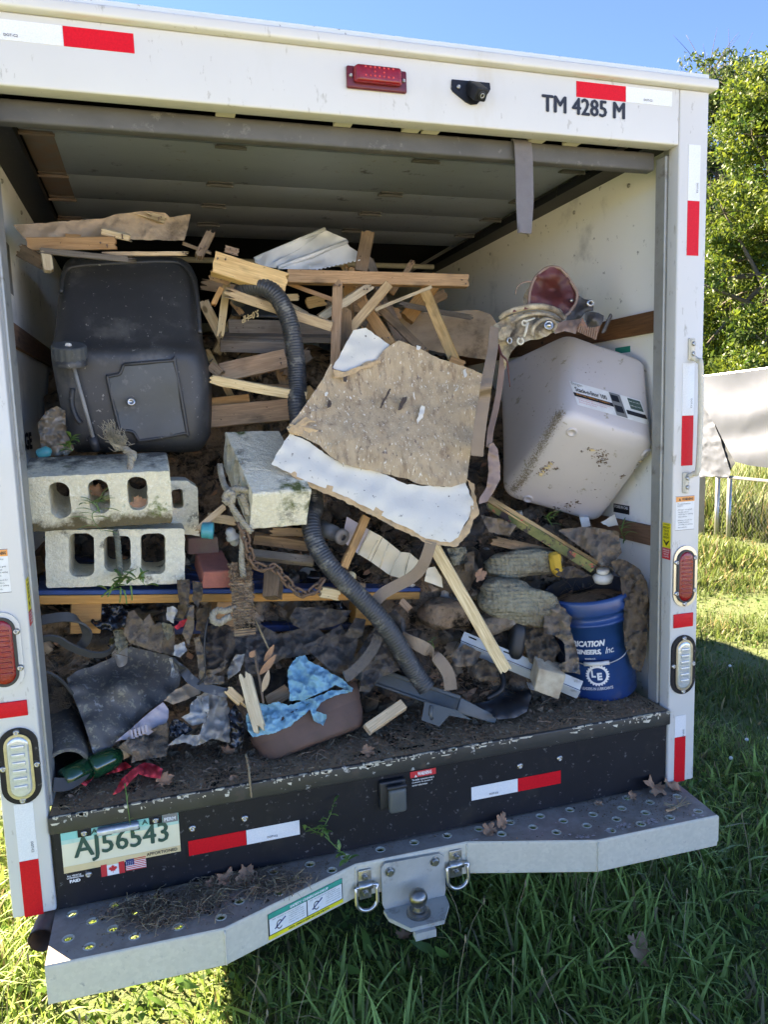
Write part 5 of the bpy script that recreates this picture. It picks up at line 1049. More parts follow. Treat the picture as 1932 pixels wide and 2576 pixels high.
one('concrete_block', extrude(densify([(0, 0), (.085, -.02), (.09, .135), (.06, .16), (0, .165)], .012), [densify(rrect(.008, .042, .075, .135, .01), .012)], (at('K6', 1192, 800, .40), V((1, .1, 0)).normalized(), V((0, 0, 1)), V((0, 1, 0))), .17, .012, rough(.002), 10), 'concrete', 'broken grey concrete block wedged behind the mossy slotted block', 'concrete block', 'hollow concrete blocks in the load', False)
# bricks
def qbox(k, tl, tr, bl, br, dep, bk, r=.004, fn=None):
    P = [at(k, *q, dep) for q in (bl, tl, br, tr)]; return rbox([P[0], P[1], P[0]+bk, P[1]+bk, P[2], P[3], P[2]+bk, P[3]+bk], r, 3, 10, fn)
rf = lambda p, t: rough(.0012, 90)(p)
one('red_brick', qbox('K6', (1412, 1075), (1612, 1062), (1405, 1192), (1608, 1186), .245, V((-.012, .18, .035)), .004, rf), 'brick', 'clean red brick lying end-on at the edge of the pallet', 'brick', smooth=True)
one('dark_brick', qbox('K6', (1306, 842), (1515, 832), (1306, 955), (1525, 945), .40, V((-.02, .15, .02)), .004, rf), 'dbrick', 'dirt-covered brick behind the clean red brick', 'brick', smooth=True)

# ---- pallet
PT = thing('pallet', 'wooden pallet with blue deck edge and orange boards under the concrete blocks', 'pallet', at('K6', 800, 1290, .35))
pL, pR = at('K6', 262, 1205, .285), at('K7', 1545, 1185, .42); exn = (pR-pL).normalized(); Lp = (pR-pL).length; bkv = V((0, 1, .0)); bkv = (bkv-exn*bkv.dot(exn)).normalized(); upv = exn.cross(bkv)
def pb(x0, x1, y0, y1, z0, z1, m, name='plank'):
    cs = [pL+exn*x+bkv*y+upv*z for x in (x0, x1) for y in (y0, y1) for z in (z0, z1)]; v, f = rbox(cs, .003, 2, 5, lambda p, t: p+upv*.0012*noise.noise(p*20)); off = random.uniform(0, 50)
    return put(name, (v, f, [V(((p-pL).dot(exn)+off, (p-pL).dot(bkv), (p-pL).dot(upv)+off)) for p in v]), M[m], PT, True)
pb(0, Lp, .0, .09, -.014, .0, 'palblue'); pb(.003, Lp-.003, -.004, .035, -.041, -.0145, 'pal')
for i, y in enumerate((.135, .255, .375, .495, .615, .735)): pb(.01*(i % 2), Lp-.012*(i % 3), y, y+.1, -.014, .0, 'bluew')
for x in (.09, .52, 1.0):
    pb(x, x+.085, .01, .13, -.135, -.0415, 'pal', 'support_block'); pb(x, x+.085, .40, .52, -.135, -.0415, 'pal', 'support_block')
pb(.35, Lp, .05, .15, -.158, -.1365, 'bluew'); pb(.35, Lp, .42, .52, -.158, -.1365, 'bluew')

# ---- black tank
rows = [(420, 1180, 1512, .60), (395, 1205, 1490, .55), (375, 1232, 1430, .515), (335, 1240, 1250, .50), (300, 1238, 1080, .495), (280, 1215, 960, .49), (276, 1200, 905, .498), (286, 1185, 860, .53), (300, 1178, 800, .565), (322, 1165, 600, .66), (345, 1148, 430, .735), (365, 1120, 375, .765), (400, 1080, 345, .80)]
def tankring(L, R__, D, rc, n=6):
    e = (R__-L).normalized(); w_ = (R__-L).length; d = V((.12, 1, .06)).normalized(); out = []
    for cx, cy, a0 in ((rc, rc, 180), (w_-rc, rc, 270), (w_-rc, D-rc, 0), (rc, D-rc, 90)):
        for i in range(n+1): a = math.radians(a0+90*i/n); out.append(L+e*(cx+rc*math.cos(a))+d*(cy+rc*math.sin(a)))
    return out
def smoothrows(rw, n=5):
    P = catmull([V((a, b, c)) for a, b, c, d in rw], n); Q = catmull([V((d, 0, 0)) for a, b, c, d in rw], n); return [(p.x, p.y, p.z, q.x) for p, q in zip(P, Q)]
TK = thing('fuel_tank', 'big black plastic tank with a knurled cap and a square moulded panel', 'tank', at('K3', 800, 1512, .65))
v, f = [], []; rw = smoothrows(rows)
for L, R__, y_, d in rw: v += tankring(at('K3', L, y_, d), at('K3', R__, y_, d), .36, .06)
n = len(v)//len(rw)
for i in range(len(rw)-1):
    for k in range(n): a, b = i*n+k, i*n+(k+1) % n; f.append((a, b, b+n, a+n))
f.append(tuple(reversed(range(n)))); f.append(tuple((len(rw)-1)*n+k for k in range(n)))
v = [p+V((0, -1, 0))*(.006*noise.noise(p*5)+.002*noise.noise(p*18)) for p in v]
part('tank_body', (v, f), 'tank', TK, True)
def tsurf(x, y):
    for (a, b, c, d), (a2, b2, c2, d2) in zip(rw, rw[1:]):
        if c2 <= y <= c: return d+(d2-d)*(c-y)/(c-c2)
    return .5
def tanksheet(name, o, m, proud, r=0): return part(name, sheet('K3', [(x, y, tsurf(x, y)-proud) for x, y in o], 8, 0, 0, 1, proud*2.5), m, TK, True)
op = [(735, 990), (1020, 966), (1040, 980), (1112, 1380), (1095, 1398), (850, 1440), (815, 1425), (790, 1390), (725, 1378), (708, 1360), (642, 1085), (655, 1060), (705, 1048), (720, 1030)]
tanksheet('moulded_panel', op, 'tankpl', .012)
part('panel_rim', tube(catmull([at('K3', x, y, tsurf(x, y)-.010) for x, y in op+op[:1]], 5), .006, 8), 'tank', TK, True)
ci = at('K3', 780, 1212, .47); part('panel_bolt', lathe([(.013, 0), (.013, .005), (.007, .007), (.006, .003), (0, .003)], ci, V((0, -1, .1)), 20), 'screw', TK, True)
cp = at('K3', 412, 935, .44); axc = V((.02, -.35, 1)).normalized()
part('filler_neck', lathe([(.05, -.02), (.05, 0), (.044, .004)], cp-axc*.006, axc, 28), 'tank', TK, True)
kn = []
for i in range(49): kn.append((.048+(.0012 if i % 2 else 0), 0))
N = 64; cv, cf = [], []
for r, h in ((.046, -.024), (.049, -.02), (.049, .016), (.046, .02), (.014, .0205), (.012, .016), (0, .016)):
    s = axc.cross(V((0, 1, 0))).normalized(); q = s.cross(axc)
    for k in range(N): rr_ = r*(1+(.03 if k % 4 < 2 and r > .044 else 0)); cv.append(cp+axc*(h+.012)+(s*math.cos(2*math.pi*k/N)+q*math.sin(2*math.pi*k/N))*rr_)
for i in range(6):
    for k in range(N): a, b = i*N+k, i*N+(k+1) % N; cf.append((a, b, b+N, a+N))
part('knurled_cap', (cv, cf), 'tankpl', TK); part('cap_stud', blob('K3', 405, 872, .42, 18, 12, .008), 'cap', TK, True)
part('dipstick_rod', tube([at('K3', 432, 985, .452), at('K3', 500, 1230, .462), at('K3', 560, 1450, .49)], .0055, 10), 'porc', TK, True)
part('rod_socket', tube([at('K3', 548, 1420, .488), at('K3', 572, 1500, .50)], .013, 12), 'tank', TK, True)
part('top_ridge', tube(catmull([at('K3', x, y, tsurf(x, y)-.004) for x, y in ((360, 560), (375, 450), (440, 405), (700, 385), (1000, 375), (1090, 400), (1150, 480), (1175, 620), (1190, 800))], 6), .007, 8), 'tank', TK, True)
part('side_moulding', tube(catmull([at('K3', x, y, .49) for x, y in ((430, 1130), (425, 1220), (450, 1300), (480, 1340))], 6), .008, 8), 'tank', TK, True)
put('clear_bag', sheet('K3', [(222, 1335, .46), (270, 1270, .47), (335, 1238, .49), (385, 1262, .5), (395, 1400, .5), (440, 1490, .48), (400, 1530, .46), (300, 1530, .44), (245, 1500, .44), (232, 1420, .45)], 6, 2, .022, 22, .003, fold=(.6, .05, .01)), M['tape'], None, True, 'crumpled dusty translucent bag stuffed beside the black tank', 'bag')
one('drain_bottle', lathe([(0, 0), (.014, 0), (.016, .004), (.016, .03), (.006, .04), (0, .04)], at('K3', 225, 1525, .40), V((.9, -.2, .3)), 16), 'tealpl', 'small blue bottle beside the cracked jar', 'bottle', smooth=True)

# ---- boards lying over the tank
rag('bark_board', 'curved grey-brown board with a ragged edge lying over the black tank', 'K3', [(75, 155, .62), (250, 145, .63), (500, 125, .65), (610, 118, .66), (700, 88, .67), (870, 72, .68), (980, 85, .69), (1010, 110, .69), (1138, 92, .70), (1118, 170, .68), (1095, 250, .66), (900, 246, .64), (640, 240, .6), (300, 238, .6), (140, 238, .6)], 'cardb', cat='board', jag=1.5, crump=.006, thick=.012)
TG = 'broken planks lying over the tank'
for i, (a, b, w_, m, t, br, lab) in enumerate((
    ((155, 268, .56), (688, 264, .54), 74, 'fir', .035, (.004, .004), 'short orange plank with nail heads lying across the tank top'),
    ((98, 300, .57), (262, 392, .53), 78, 'dirty', .03, (.01, .02), 'stubby brown board end beside the tank corner'),
    ((268, 298, .51), (290, 428, .5), 56, 'pine', .025, (.02, .006), 'short upright wood block leaning on the tank corner'),
    ((600, 328, .53), (1128, 326, .53), 24, 'oak', .018, (.01, .02), 'thin pale stick across the tank top'),
    ((230, 306, .505), (815, 366, .50), 34, 'grey', .02, (.01, .03), 'rough bark-covered stick slanting over the tank'),
    ((600, 196, .56), (785, 240, .55), 36, 'pine', .02, (.004, .02), 'small pale offcut on the curved board'),
    ((385, 220, .6), (485, 228, .6), 26, 'fir', .02, (.004, .01), 'small brown offcut behind the orange plank'),
    ((895, 98, .66), (990, 130, .66), 40, 'pine', .01, (.02, .03), 'splintered strip standing on the curved board'),
    ((1180, 345, .6), (1258, 180, .64), 48, 'dirty', .025, (.01, .02), 'jagged stub sticking up beside the tank'),
    ((1085, 266, .7), (1260, 328, .7), 18, 'dirty', .02, (.004, .01), 'dark lath behind the jagged stub'))):
    plank('plank', lab, 'K3', a, b, w_, M[m], t, random.uniform(-12, 12), br, group=TG)

# ---- lumber pile
LG = 'broken lumber in the pile'
LUM = [
 ((85, 372, .56), (528, 505, .54), 128, 'oak', .05, (.004, .012), 'wide pale beam end above the black hose', -18),
 ((150, 296, .62), (240, 322, .62), 42, 'dirty', .03, (.01, .01), 'small dark offcut on the wide beam', 0),
 ((60, 448, .66), (185, 492, .66), 62, 'dirty', .03, (.01, .01), 'dark stub under the wide beam', 0),
 ((530, 458, .76), (1612, 485, .70), 74, 'fir', .04, (.0, .006), 'long straight stud lying level across the pile', -14),
 ((1010, 188, .9), (968, 428, .88), 78, 'dirty', .035, (.012, .0), 'upright post end behind the long stud', 0),
 ((826, 478, .62), (812, 990, .52), 58, 'fir', .02, (.03, .0), 'narrow upright slat beside the torn board', 8),
 ((880, 645, .64), (880, 900, .6), 64, 'dirty', .03, (.012, .0), 'dark upright slat behind the narrow slat', 0),
 ((152, 556, .60), (792, 765, .54), 58, 'oak', .025, (.02, .0), 'slanted weathered slat crossing behind the black hose', 10),
 ((520, 500, .86), (805, 605, .8), 26, 'fir', .02, (.004, .0), 'thin lath slanting down behind the upright slat', 0),
 ((725, 715, .76), (1040, 512, .74), 48, 'pine', .03, (.0, .02), 'pale lath rising toward the long stud', 10),
 ((905, 775, .64), (1135, 505, .62), 54, 'oak', .02, (.0, .0), 'flat slat leaning on the long stud', -8),
 ((1050, 662, .66), (1392, 524, .62), 20, 'pine', .012, (.004, .004), 'thin strip crossing the leaning slats', 0),
 ((965, 605, .8), (1140, 870, .66), 68, 'fir', .025, (.01, .0), 'knotty slat leaning behind the white torn face', 8),
 ((1072, 640, .74), (1345, 910, .56), 50, 'dirty', .02, (.01, .0), 'brown slat sloping down to the torn board', -8),
 ((1345, 545, .74), (1520, 960, .58), 62, 'oak', .025, (.004, .0), 'long slat leaning away from the long stud', 8),
 ((1500, 955, .57), (1590, 990, .56), 38, 'fir', .03, (.0, .01), 'stubby offcut at the foot of the long leaning slat', 0),
 ((1100, 600, .9), (1215, 865, .8), 72, 'dirty', .02, (.01, .0), 'shadowed slat between the leaning slats', 0),
 ((1190, 625, .84), (1640, 712, .78), 32, 'grey', .02, (.02, .02), 'bark-covered branch lying on the big brown board', 0),
 ((1150, 565, .95), (1282, 365, .95), 34, 'dirty', .02, (.0, .02), 'splintered stick behind the long stud', 0),
 ((170, 480, .72), (126, 825, .66), 44, 'pine', .015, (.01, .03), 'thin pale slat hanging beside the tank', 0),
 ((140, 518, .63), (84, 632, .62), 32, 'fir', .02, (.015, .01), 'short broken lath at the tank edge', 0),
 ((178, 772, .86), (790, 778, .86), 104, 'grey', .03, (.0, .0), 'dark weathered board set on edge in the pile', -10),
 ((150, 838, .83), (790, 845, .83), 36, 'grey', .05, (.0, .0), 'thin edge of a weathered tray under the dark board', 20),
 ((128, 880, .80), (520, 892, .80), 78, 'grey', .02, (.0, .0), 'weathered sloping tray board below the dark board', 30),
 ((132, 1036, .70), (520, 950, .70), 112, 'fir', .035, (.004, .0), 'orange board with a notched top edge', -6),
 ((62, 990, .68), (132, 1050, .66), 62, 'dirty', .03, (.01, .01), 'dark board end beside the notched board', 0),
 ((58, 1080, .54), (642, 1182, .46), 56, 'pine', .022, (.02, .0), 'long pale splintered lath above the end-on block', 8),
 ((60, 1300, .80), (548, 1252, .80), 128, 'fir', .035, (.0, .0), 'wide orange board behind the end-on block', -8),
 ((50, 1215, .84), (300, 1188, .84), 52, 'fir', .03, (.0, .0), 'orange board end behind the wide orange board', -8),
 ((300, 1120, .84), (540, 1130, .84), 40, 'dirty', .03, (.0, .0), 'shadowed board above the wide orange board', 0),
 ((480, 1000, .9), (510, 1110, .9), 60, 'fir', .03, (.0, .0), 'short upright board behind the black hose', 0),
 ((1380, 610, 1.05), (1480, 560, 1.05), 60, 'dirty', .03, (.02, .02), 'broken board end at the top of the pile', 0),
 ((640, 625, .92), (760, 600, .92), 66, 'oak', .02, (.02, .02), 'small pale offcut in the shadow behind the slats', 0),
 ((520, 590, .9), (600, 585, .9), 40, 'pine', .02, (.02, .02), 'tiny broken chip beside the black hose arch', 0),
 ((860, 395, 1.0), (890, 440, 1.0), 40, 'oak', .02, (.01, .01), 'wood chip under the grey siding panel', 0),
 ((190, 605, .78), (260, 690, .78), 36, 'dirty', .02, (.01, .01), 'stub in front of the dark lettered lid', 0)]
for a, b, w_, m, t, br, lab, tilt in LUM: plank('plank', lab, 'K4', a, b, w_, M[m], t, tilt, br, group=LG)
text('lettering', 'ZR0470SFI', at('K4', 1178, 462, .705)+V((0, -.006, 0)), (at('K4', 1250, 463, .703)-at('K4', 1178, 462, .705)), V((0, 0, 1)), .042, .008, M['ink'], None, .01) if False else None
rag('brown_board', 'big brown board with a torn end leaning behind the slats', 'K4', [(1190, 680, 1.0), (1400, 672, .98), (1660, 662, .95), (1745, 690, .92), (1775, 740, .9), (1740, 850, .86), (1720, 960, .84), (1500, 930, .9), (1220, 870, .96)], 'dirty' if False else 'cardb', cat='board', gap=14, jag=2, crump=.004, thick=.015)
SP = thing('siding_panel', 'white vinyl siding panel lying on top of the lumber', 'panel', at('K4', 700, 420, .95))
for o in ([(325, 352, .98), (742, 172, 1.02), (752, 186, 1.02), (600, 300, .98), (400, 405, .92), (335, 380, .95)], [(752, 186, 1.02), (880, 240, .98), (884, 262, .975), (690, 350, .95), (470, 415, .9), (400, 405, .92), (600, 300, .98)], [(884, 262, .97), (900, 285, .96), (1000, 350, .9), (985, 358, .89), (700, 422, .86), (470, 418, .89), (690, 350, .94)]):
    part('vinyl_panel', sheet('K4', o, 10, .4, .004, 6, .003), 'vinyl', SP, True)
for a, b in (((752, 180, 1.01), (330, 360, .96)), ((884, 256, .965), (470, 412, .885))): part('panel_ridge', tube(pts('K4', [a, b]), .008, 8), 'vinyl', SP, True)
part('nailing_hem', join(*[qbox('K4', (700+i*25, 420-i*5.6), (712+i*25, 417-i*5.6), (700+i*25, 427-i*5.6), (712+i*25, 424-i*5.6), .865+i*.002, V((0, .004, 0)), .001) for i in range(12)]), 'vinyl', SP)
VC = thing('vacuum_lid', 'dark plastic lid with upside-down yellowish lettering behind the slanted slat', 'vacuum', at('K4', 360, 720, .86))
part('lid', rbox([at('K4', x, y, d) for x, y, d in ((190, 700, .84), (200, 600, .9), (190, 700, 1.0), (200, 600, 1.05), (520, 720, .84), (480, 560, .9), (520, 720, 1.0), (480, 560, 1.05))], .02, 4, 4), 'rubber', VC, True)
A, B = at('K4', 355, 660, .835), at('K4', 262, 700, .838); text('lettering', '5.0=HP', A, (B-A), -V((0, 0, 1)), (B-A).length*1.1, .026, M['sand'], VC, .03, proud=.003)

# ---- torn board with white faces
TB = thing('torn_board', 'torn sheet of brown hardboard with white faced layers in front of the lumber', 'board', at('D', 900, 1170, .2))
bd = lambda y: .42-(y-710)/(1175-710)*.27
def bo(o, off): return [(x, y, bd(y)+off) for x, y in o]
part('brown_ply', sheet('D', bo([(862, 735), (905, 752), (950, 775), (1000, 790), (1043, 808), (1040, 840), (1030, 900), (1015, 985), (1008, 1042), (975, 1052), (940, 1050), (905, 1046), (880, 1035), (840, 1025), (800, 1016), (765, 1010), (735, 1000), (712, 985), (690, 962), (655, 945), (618, 925), (632, 908), (650, 888), (670, 858), (690, 830), (716, 783), (722, 800), (745, 803), (770, 795), (790, 782), (815, 776), (826, 760), (840, 748)], 0), 8, 1.5, .004, 8, .007), 'hard', TB, True)
part('white_face', sheet('D', bo([(626, 936), (660, 950), (700, 978), (740, 1004), (800, 1012), (880, 1046), (960, 1052), (1004, 1036), (1012, 1060), (1024, 1085), (1022, 1105), (1000, 1140), (990, 1160), (972, 1172), (945, 1168), (920, 1163), (880, 1140), (850, 1128), (800, 1100), (740, 1070), (690, 1050), (660, 1040), (620, 1018), (586, 1003), (600, 975)], .012), 7, 2.2, .0007, 14, .004), 'card', TB, True, 'white lower layer with ragged edge')
part('corrugated_layer', sheet('D', bo([(600, 1000), (660, 1030), (740, 1060), (850, 1115), (930, 1158), (985, 1165), (1015, 1120), (1018, 1060), (1005, 1030), (1024, 1045), (1028, 1075), (1036, 1110), (1022, 1125), (1015, 1150), (985, 1182), (930, 1175), (850, 1138), (740, 1080), (650, 1045)], .017), 7, 3, .003, 12, .004), 'corr', TB, True)
part('white_face', sheet('D', bo([(763, 714), (790, 709), (815, 726), (842, 745), (830, 765), (815, 777), (790, 785), (765, 800), (740, 803), (718, 795), (740, 755)], .014), 7, 2.2, .0007, 14, .004), 'card', TB, True, 'white upper corner of the torn board')
part('torn_chip', plankmesh(at('D', 622, 925, bd(925)-.006), at('D', 690, 940, bd(935)-.004), .03, .004, 0, (.012, .012)), 'corr', TB)

# ---- corrugated hose
P = pts('K4', [(235, 600, .68), (270, 545, .62), (340, 520, .58), (425, 545, .555), (490, 620, .54), (538, 730, .53), (566, 860, .52), (582, 1000, .51), (590, 1130, .49), (590, 1280, .46)])+pts('K7', [(800, 560, .40), (778, 690, .32), (802, 850, .275), (885, 1000, .245), (1000, 1130, .225), (1150, 1280, .205), (1300, 1450, .19)])+pts('KA', [(1085, 520, .185), (1160, 625, .17)])
hp = resample(catmull(P, 16), .0024)
one('corrugated_hose', tube(hp, lambda i, t: .0295+(0, .0014, .0022, .0014)[i % 4], 18, True), 'hose', 'long black corrugated hose snaking down the middle of the load', 'hose', smooth=True)

# filler boards deep in the pile
R_ = random.Random(12)
for i in range(34):
    x, y = R_.uniform(90, 1350), R_.uniform(500, 1230); a = R_.choice((R_.gauss(0, .22), R_.gauss(.9, .3), R_.gauss(-.8, .3), R_.gauss(1.5, .15))); L_ = R_.uniform(90, 260); dp = R_.uniform(.86, 1.0); mk = R_.choice(('oak', 'pine', 'fir', 'dirty', 'grey', 'fir'))
    if x > 640 and y > 760: continue                            # behind the torn board, out of sight
    lab = '%s broken board %s in the shadow behind the lumber' % (dict(oak='tan', pine='pale', fir='orange-brown', dirty='dirty brown', grey='weathered grey')[mk], 'lying level' if abs(math.sin(a)) < .35 else ('standing upright' if abs(math.cos(a)) < .35 else ('sloping down toward the tank' if math.sin(a)*math.cos(a) < 0 else 'sloping down toward the bin')))
    plank('plank', lab, 'K4', (x-L_*math.cos(a), y-L_*math.sin(a), dp), (x+L_*math.cos(a), y+L_*math.sin(a), dp+R_.uniform(-.05, .03)), R_.uniform(34, 95), M[mk], R_.uniform(.015, .035), R_.uniform(-25, 25), (R_.choice((.004, .02)), R_.choice((.004, .02))), group='shadowed boards behind the lumber')

# ---- storage bin
def rdist(k, x, y, d): return CAM+ray(*px(k, x, y))*d
tB = 2.0
while rdist('K5', 1024, 1190, tB).x < 1.0: tB += .005
A_ = rdist('K5', 500, 1000, tB-.10); B_ = rdist('K5', 1030, 1185, tB); C_ = rdist('K5', 120, 1492, tB+.20); D_ = B_+(C_-A_)*.94+(rdist('K5', 730, 1668, tB+.27)-(B_+(C_-A_)*.94))*.75
tA = rdist('K5', 520, 525, tB+.24); tC = rdist('K5', 112, 700, tB+.55); tB2 = rdist('K5', 1040, 690, tB+.10); tD = tB2+(tC-tA)*.9
for q in (tB2, tD): q.x = min(q.x, 1.03)
ST = thing('storage_bin', 'large pale pinkish plastic storage bin tipped on its side, dirty bottom showing', 'bin', D_)
def bin_dent(p, t): return p+V((.004*noise.noise(p*4), .004*noise.noise(p*4+V((4, 0, 0))), .003*noise.noise(p*5)))
cs = [C_, tC, A_, tA, D_, tD, B_, tB2]     # x: 0 = C/A side .. 1 = D/B side ; y: 0 = C, 1 = A ; z: 0 = bottom face, 1 = open end
from mathutils.bvhtree import BVHTree
bvf = rbox(cs, .06, 7, 8, bin_dent); part('bin_body', bvf, 'bin', ST, True); BVH = BVHTree.FromPolygons(bvf[0], bvf[1])
def onbin(k, x, y, off=.0015):
    d = ray(*px(k, x, y)); loc, nr, ix, ds = BVH.ray_cast(CAM, d)
    if loc is None: return None, None
    if nr.dot(d) > 0: nr = -nr
    return loc+nr*off, nr
nb3 = (B_-A_).cross(C_-A_).normalized()
if nb3.dot(CAM-A_) < 0: nb3 = -nb3
def onplane(k, x, y, P0, n): d = ray(*px(k, x, y)); return CAM+d*((P0-CAM).dot(n)/d.dot(n))
for x, y in ((543, 1105), (968, 1225), (292, 1485), (712, 1585)):
    q, n_ = onbin('K5', x, y, -.002)
    if q: part('foot_pad', lathe([(.02, -.003), (.0195, .004), (.016, .006), (.012, .006), (.0115, .0035), (0, .0035)], q, n_, 24), 'bin', ST, True)
LC = [(528, 812), (935, 925), (575, 950), (985, 1065)]           # corners of the paper label
def lpix(x, y):
    a = [LC[0][i]*(1-x)+LC[1][i]*x for i in (0, 1)]; b = [LC[2][i]*(1-x)+LC[3][i]*x for i in (0, 1)]; return b[0]*(1-y)+a[0]*y, b[1]*(1-y)+a[1]*y
def lpt(x, y, off): q, n_ = onbin('K5', *lpix(x, y), off); return q if q else at('K5', *lpix(x, y), .3)
def lq(x0, x1, y0, y1, m, off, parent, name='print', nx=10, ny=5):
    v = [lpt(x0+(x1-x0)*i/nx, y0+(y1-y0)*j/ny, off) for i in range(nx+1) for j in range(ny+1)]
    f = [(i*(ny+1)+j, (i+1)*(ny+1)+j, (i+1)*(ny+1)+j+1, i*(ny+1)+j+1) for i in range(nx) for j in range(ny)]; return part(name, (v, f), m, parent, True)
LBL = lq(0, 1, 0, 1, 'stick', .0015, ST, 'bin_label', 30, 10)
lq(.0, .545, .36, .52, 'ink', .003, LBL); lq(.545, .7, .02, .98, 'greyst', .003, LBL); lq(.72, .99, .22, .40, 'ink', .003, LBL); lq(.80, .98, .5, .95, mat('label_green', (.05, .09, .07), None, 9, .5, 0, 0), .003, LBL); lq(.55, .66, .62, .88, 'ink', .0045, LBL); lq(.56, .67, .18, .46, 'ink', .0045, LBL)
def ltx(s, x, y, w_, h_, m, bo_=.012): text('lettering', s, V((0, 0, 0)), V((1, 0, 0)), V((0, 0, 1)), w_, h_, M[m], LBL, bo_, mapf=lambda a, b: lpt(x+a, y+b, .005))
ltx('bergan', .02, .80, .14, .15, 'greyst', 0); ltx('Stack-n-Stor 100', .04, .57, .44, .19, 'ink', .02); ltx('Multi-Use, Indoors or Outdoors', .03, .41, .46, .07, 'orange', .01)
for i, s in enumerate(('Reclose container tightly to maintain freshness', 'of dry foods. Store in cool dry', '& pet proof area.')): ltx(s, .03, .27-i*.09, (.46, .40, .25)[i], .055, 'flagred', 0)
for i in range(2): ltx('Holds up to 100 lb', .81, .78-i*.18, .15, .06, 'whiteink', 0)
R_ = random.Random(4); cvv, cff = [], []
edge_pts = [(485, 985), (440, 1050), (395, 1130), (330, 1250), (265, 1370), (205, 1440)]
def edgeP(t):
    i = min(int(t*5), 4); a, b = edge_pts[i], edge_pts[i+1]; q = t*5-i; return a[0]+(b[0]-a[0])*q, a[1]+(b[1]-a[1])*q
for i in range(4200):
    x, y = edgeP(R_.random()); x += R_.gauss(0, 15); y += R_.gauss(0, 8); q, n_ = onbin('K5', x, y, .0005)
    if q is None: continue
    b = len(cvv); s = R_.uniform(.0008, .0028); cvv += [q+V((R_.gauss(0, 1), R_.gauss(0, 1), R_.gauss(0, 1))).normalized()*s for _ in range(4)]; cff += [(b, b+1, b+2), (b, b+2, b+3), (b, b+3, b+1), (b+1, b+3, b+2)]
put('mud_smear', (cvv, cff), M['binsoil'], ST)['kind'] = 'stuff'
cvv, cff = [], []
for (cx, cy, rx, ry, n_) in ((385, 1320, 38, 26, 30), (425, 1280, 16, 18, 10), (700, 1230, 55, 30, 34), (720, 1270, 40, 20, 26), (650, 1205, 25, 14, 12), (520, 1520, 26, 26, 26), (575, 1505, 16, 18, 10), (940, 1270, 26, 16, 14), (915, 1315, 22, 20, 16), (450, 1310, 36, 10, 10), (830, 1355, 20, 10, 8), (455, 1535, 22, 10, 8), (600, 1210, 14, 8, 5), (360, 700, 60, 40, 12), (250, 830, 40, 60, 10), (600, 800, 200, 100, 16), (700, 1400, 200, 120, 14), (300, 1000, 60, 80, 6)):
    for i in range(n_):
        q, nn_ = onbin('K5', R_.gauss(cx, rx*.5), R_.gauss(cy, ry*.5), .002)
        if q is None: continue
        b = len(cvv); s = R_.uniform(.0025, .008)*(.5 if n_ < 17 and rx >= 40 else 1); dirs = [V((R_.gauss(0, 1), R_.gauss(0, 1), R_.gauss(0, 1))) for _ in range(5)]
        cvv += [q+(d-nn_*d.dot(nn_)*.6).normalized()*s*R_.uniform(.4, 1) for d in dirs]; cff += [(b, b+1, b+2), (b, b+2, b+3), (b, b+3, b+4), (b, b+4, b+1), (b+1, b+4, b+2), (b+2, b+4, b+3)]
put('stuck_litter', (cvv, cff), M['bark'], ST)['kind'] = 'stuff'
cvv, cff = [], []
for (cx, cy) in ((425, 1275), (380, 1320), (365, 1340), (400, 1300), (960, 1262), (940, 1270), (455, 1545), (660, 1200), (925, 1345), (930, 1262), (415, 1290), (372, 1335)):
    q, nn_ = onbin('K5', cx, cy, .005)
    if q is None: continue
    b = len(cvv); e1 = nn_.cross(V((0, 0, 1))).normalized(); e2 = nn_.cross(e1); a = R_.uniform(0, 3); s = R_.uniform(.006, .011)
    cvv += [q+(e1*math.cos(a+t)+e2*math.sin(a+t))*s*k+nn_*R_.uniform(0, .004) for t, k in ((0, 1.2), (1.5, .5), (3, 1.1), (4.5, .6))]; cff += [(b, b+1, b+2, b+3)]
put('wood_chips', solidify(cvv, cff, V((0, .002, 0))), M['sand'], ST)['kind'] = 'stuff'

# ---- bucket
BB = V((.872, .262, F+.004)); BA = V((-.155, -.02, 1)).normalized()
prof_b = [(.128, 0), (.132, .006), (.132, .012), (.1425, .285), (.150, .287), (.151, .293), (.150, .299), (.1435, .301), (.1445, .325), (.154, .327), (.156, .334), (.156, .374), (.153, .381), (.147, .383), (.144, .378), (.140, .30), (.126, .03), (0, .03)]
BK = thing('bucket', 'blue plastic bucket with white printed lettering standing by the jamb', 'bucket', BB)
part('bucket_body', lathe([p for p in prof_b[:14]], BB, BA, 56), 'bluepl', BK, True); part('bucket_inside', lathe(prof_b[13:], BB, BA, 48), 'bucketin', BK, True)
part('bucket_soil', lathe([(.141, .33), (.09, .345), (.04, .35), (0, .352)], BB, BA, 24), 'soil', BK)
ref = (CAM-BB); ref = (ref-BA*ref.dot(BA)).normalized(); bs = BA.cross(ref).normalized()
def cylmap(x0, h0, rad=.1325, slope=.0385, pr=.0008, sh=0):
    def fn(x, y):
        h = h0+y; r = rad+slope*(h-.012)+pr; a = (x0+x)/r; return BB+BA*h+(ref*math.cos(a)+bs*math.sin(a))*r
    return fn
def btx(name, s, x0, h0, w_, h_, bo_=.02, sh=0): return text(name, s, None or V((0, 0, 0)), V((1, 0, 0)), V((0, 0, 1)), w_, h_, M['whiteink'], BK, bo_, sh, mapf=cylmap(x0, h0))
btx('lettering', 'LUBRICATION', -.118, .217, .155, .023, .05, .28); btx('lettering', 'ENGINEERS,', -.105, .185, .125, .022, .05, .28); btx('lettering', 'Inc.', .033, .187, .032, .024, .0, .45); btx('lettering', 'MADE IN U.S.A.', -.038, .170, .036, .005, .03)
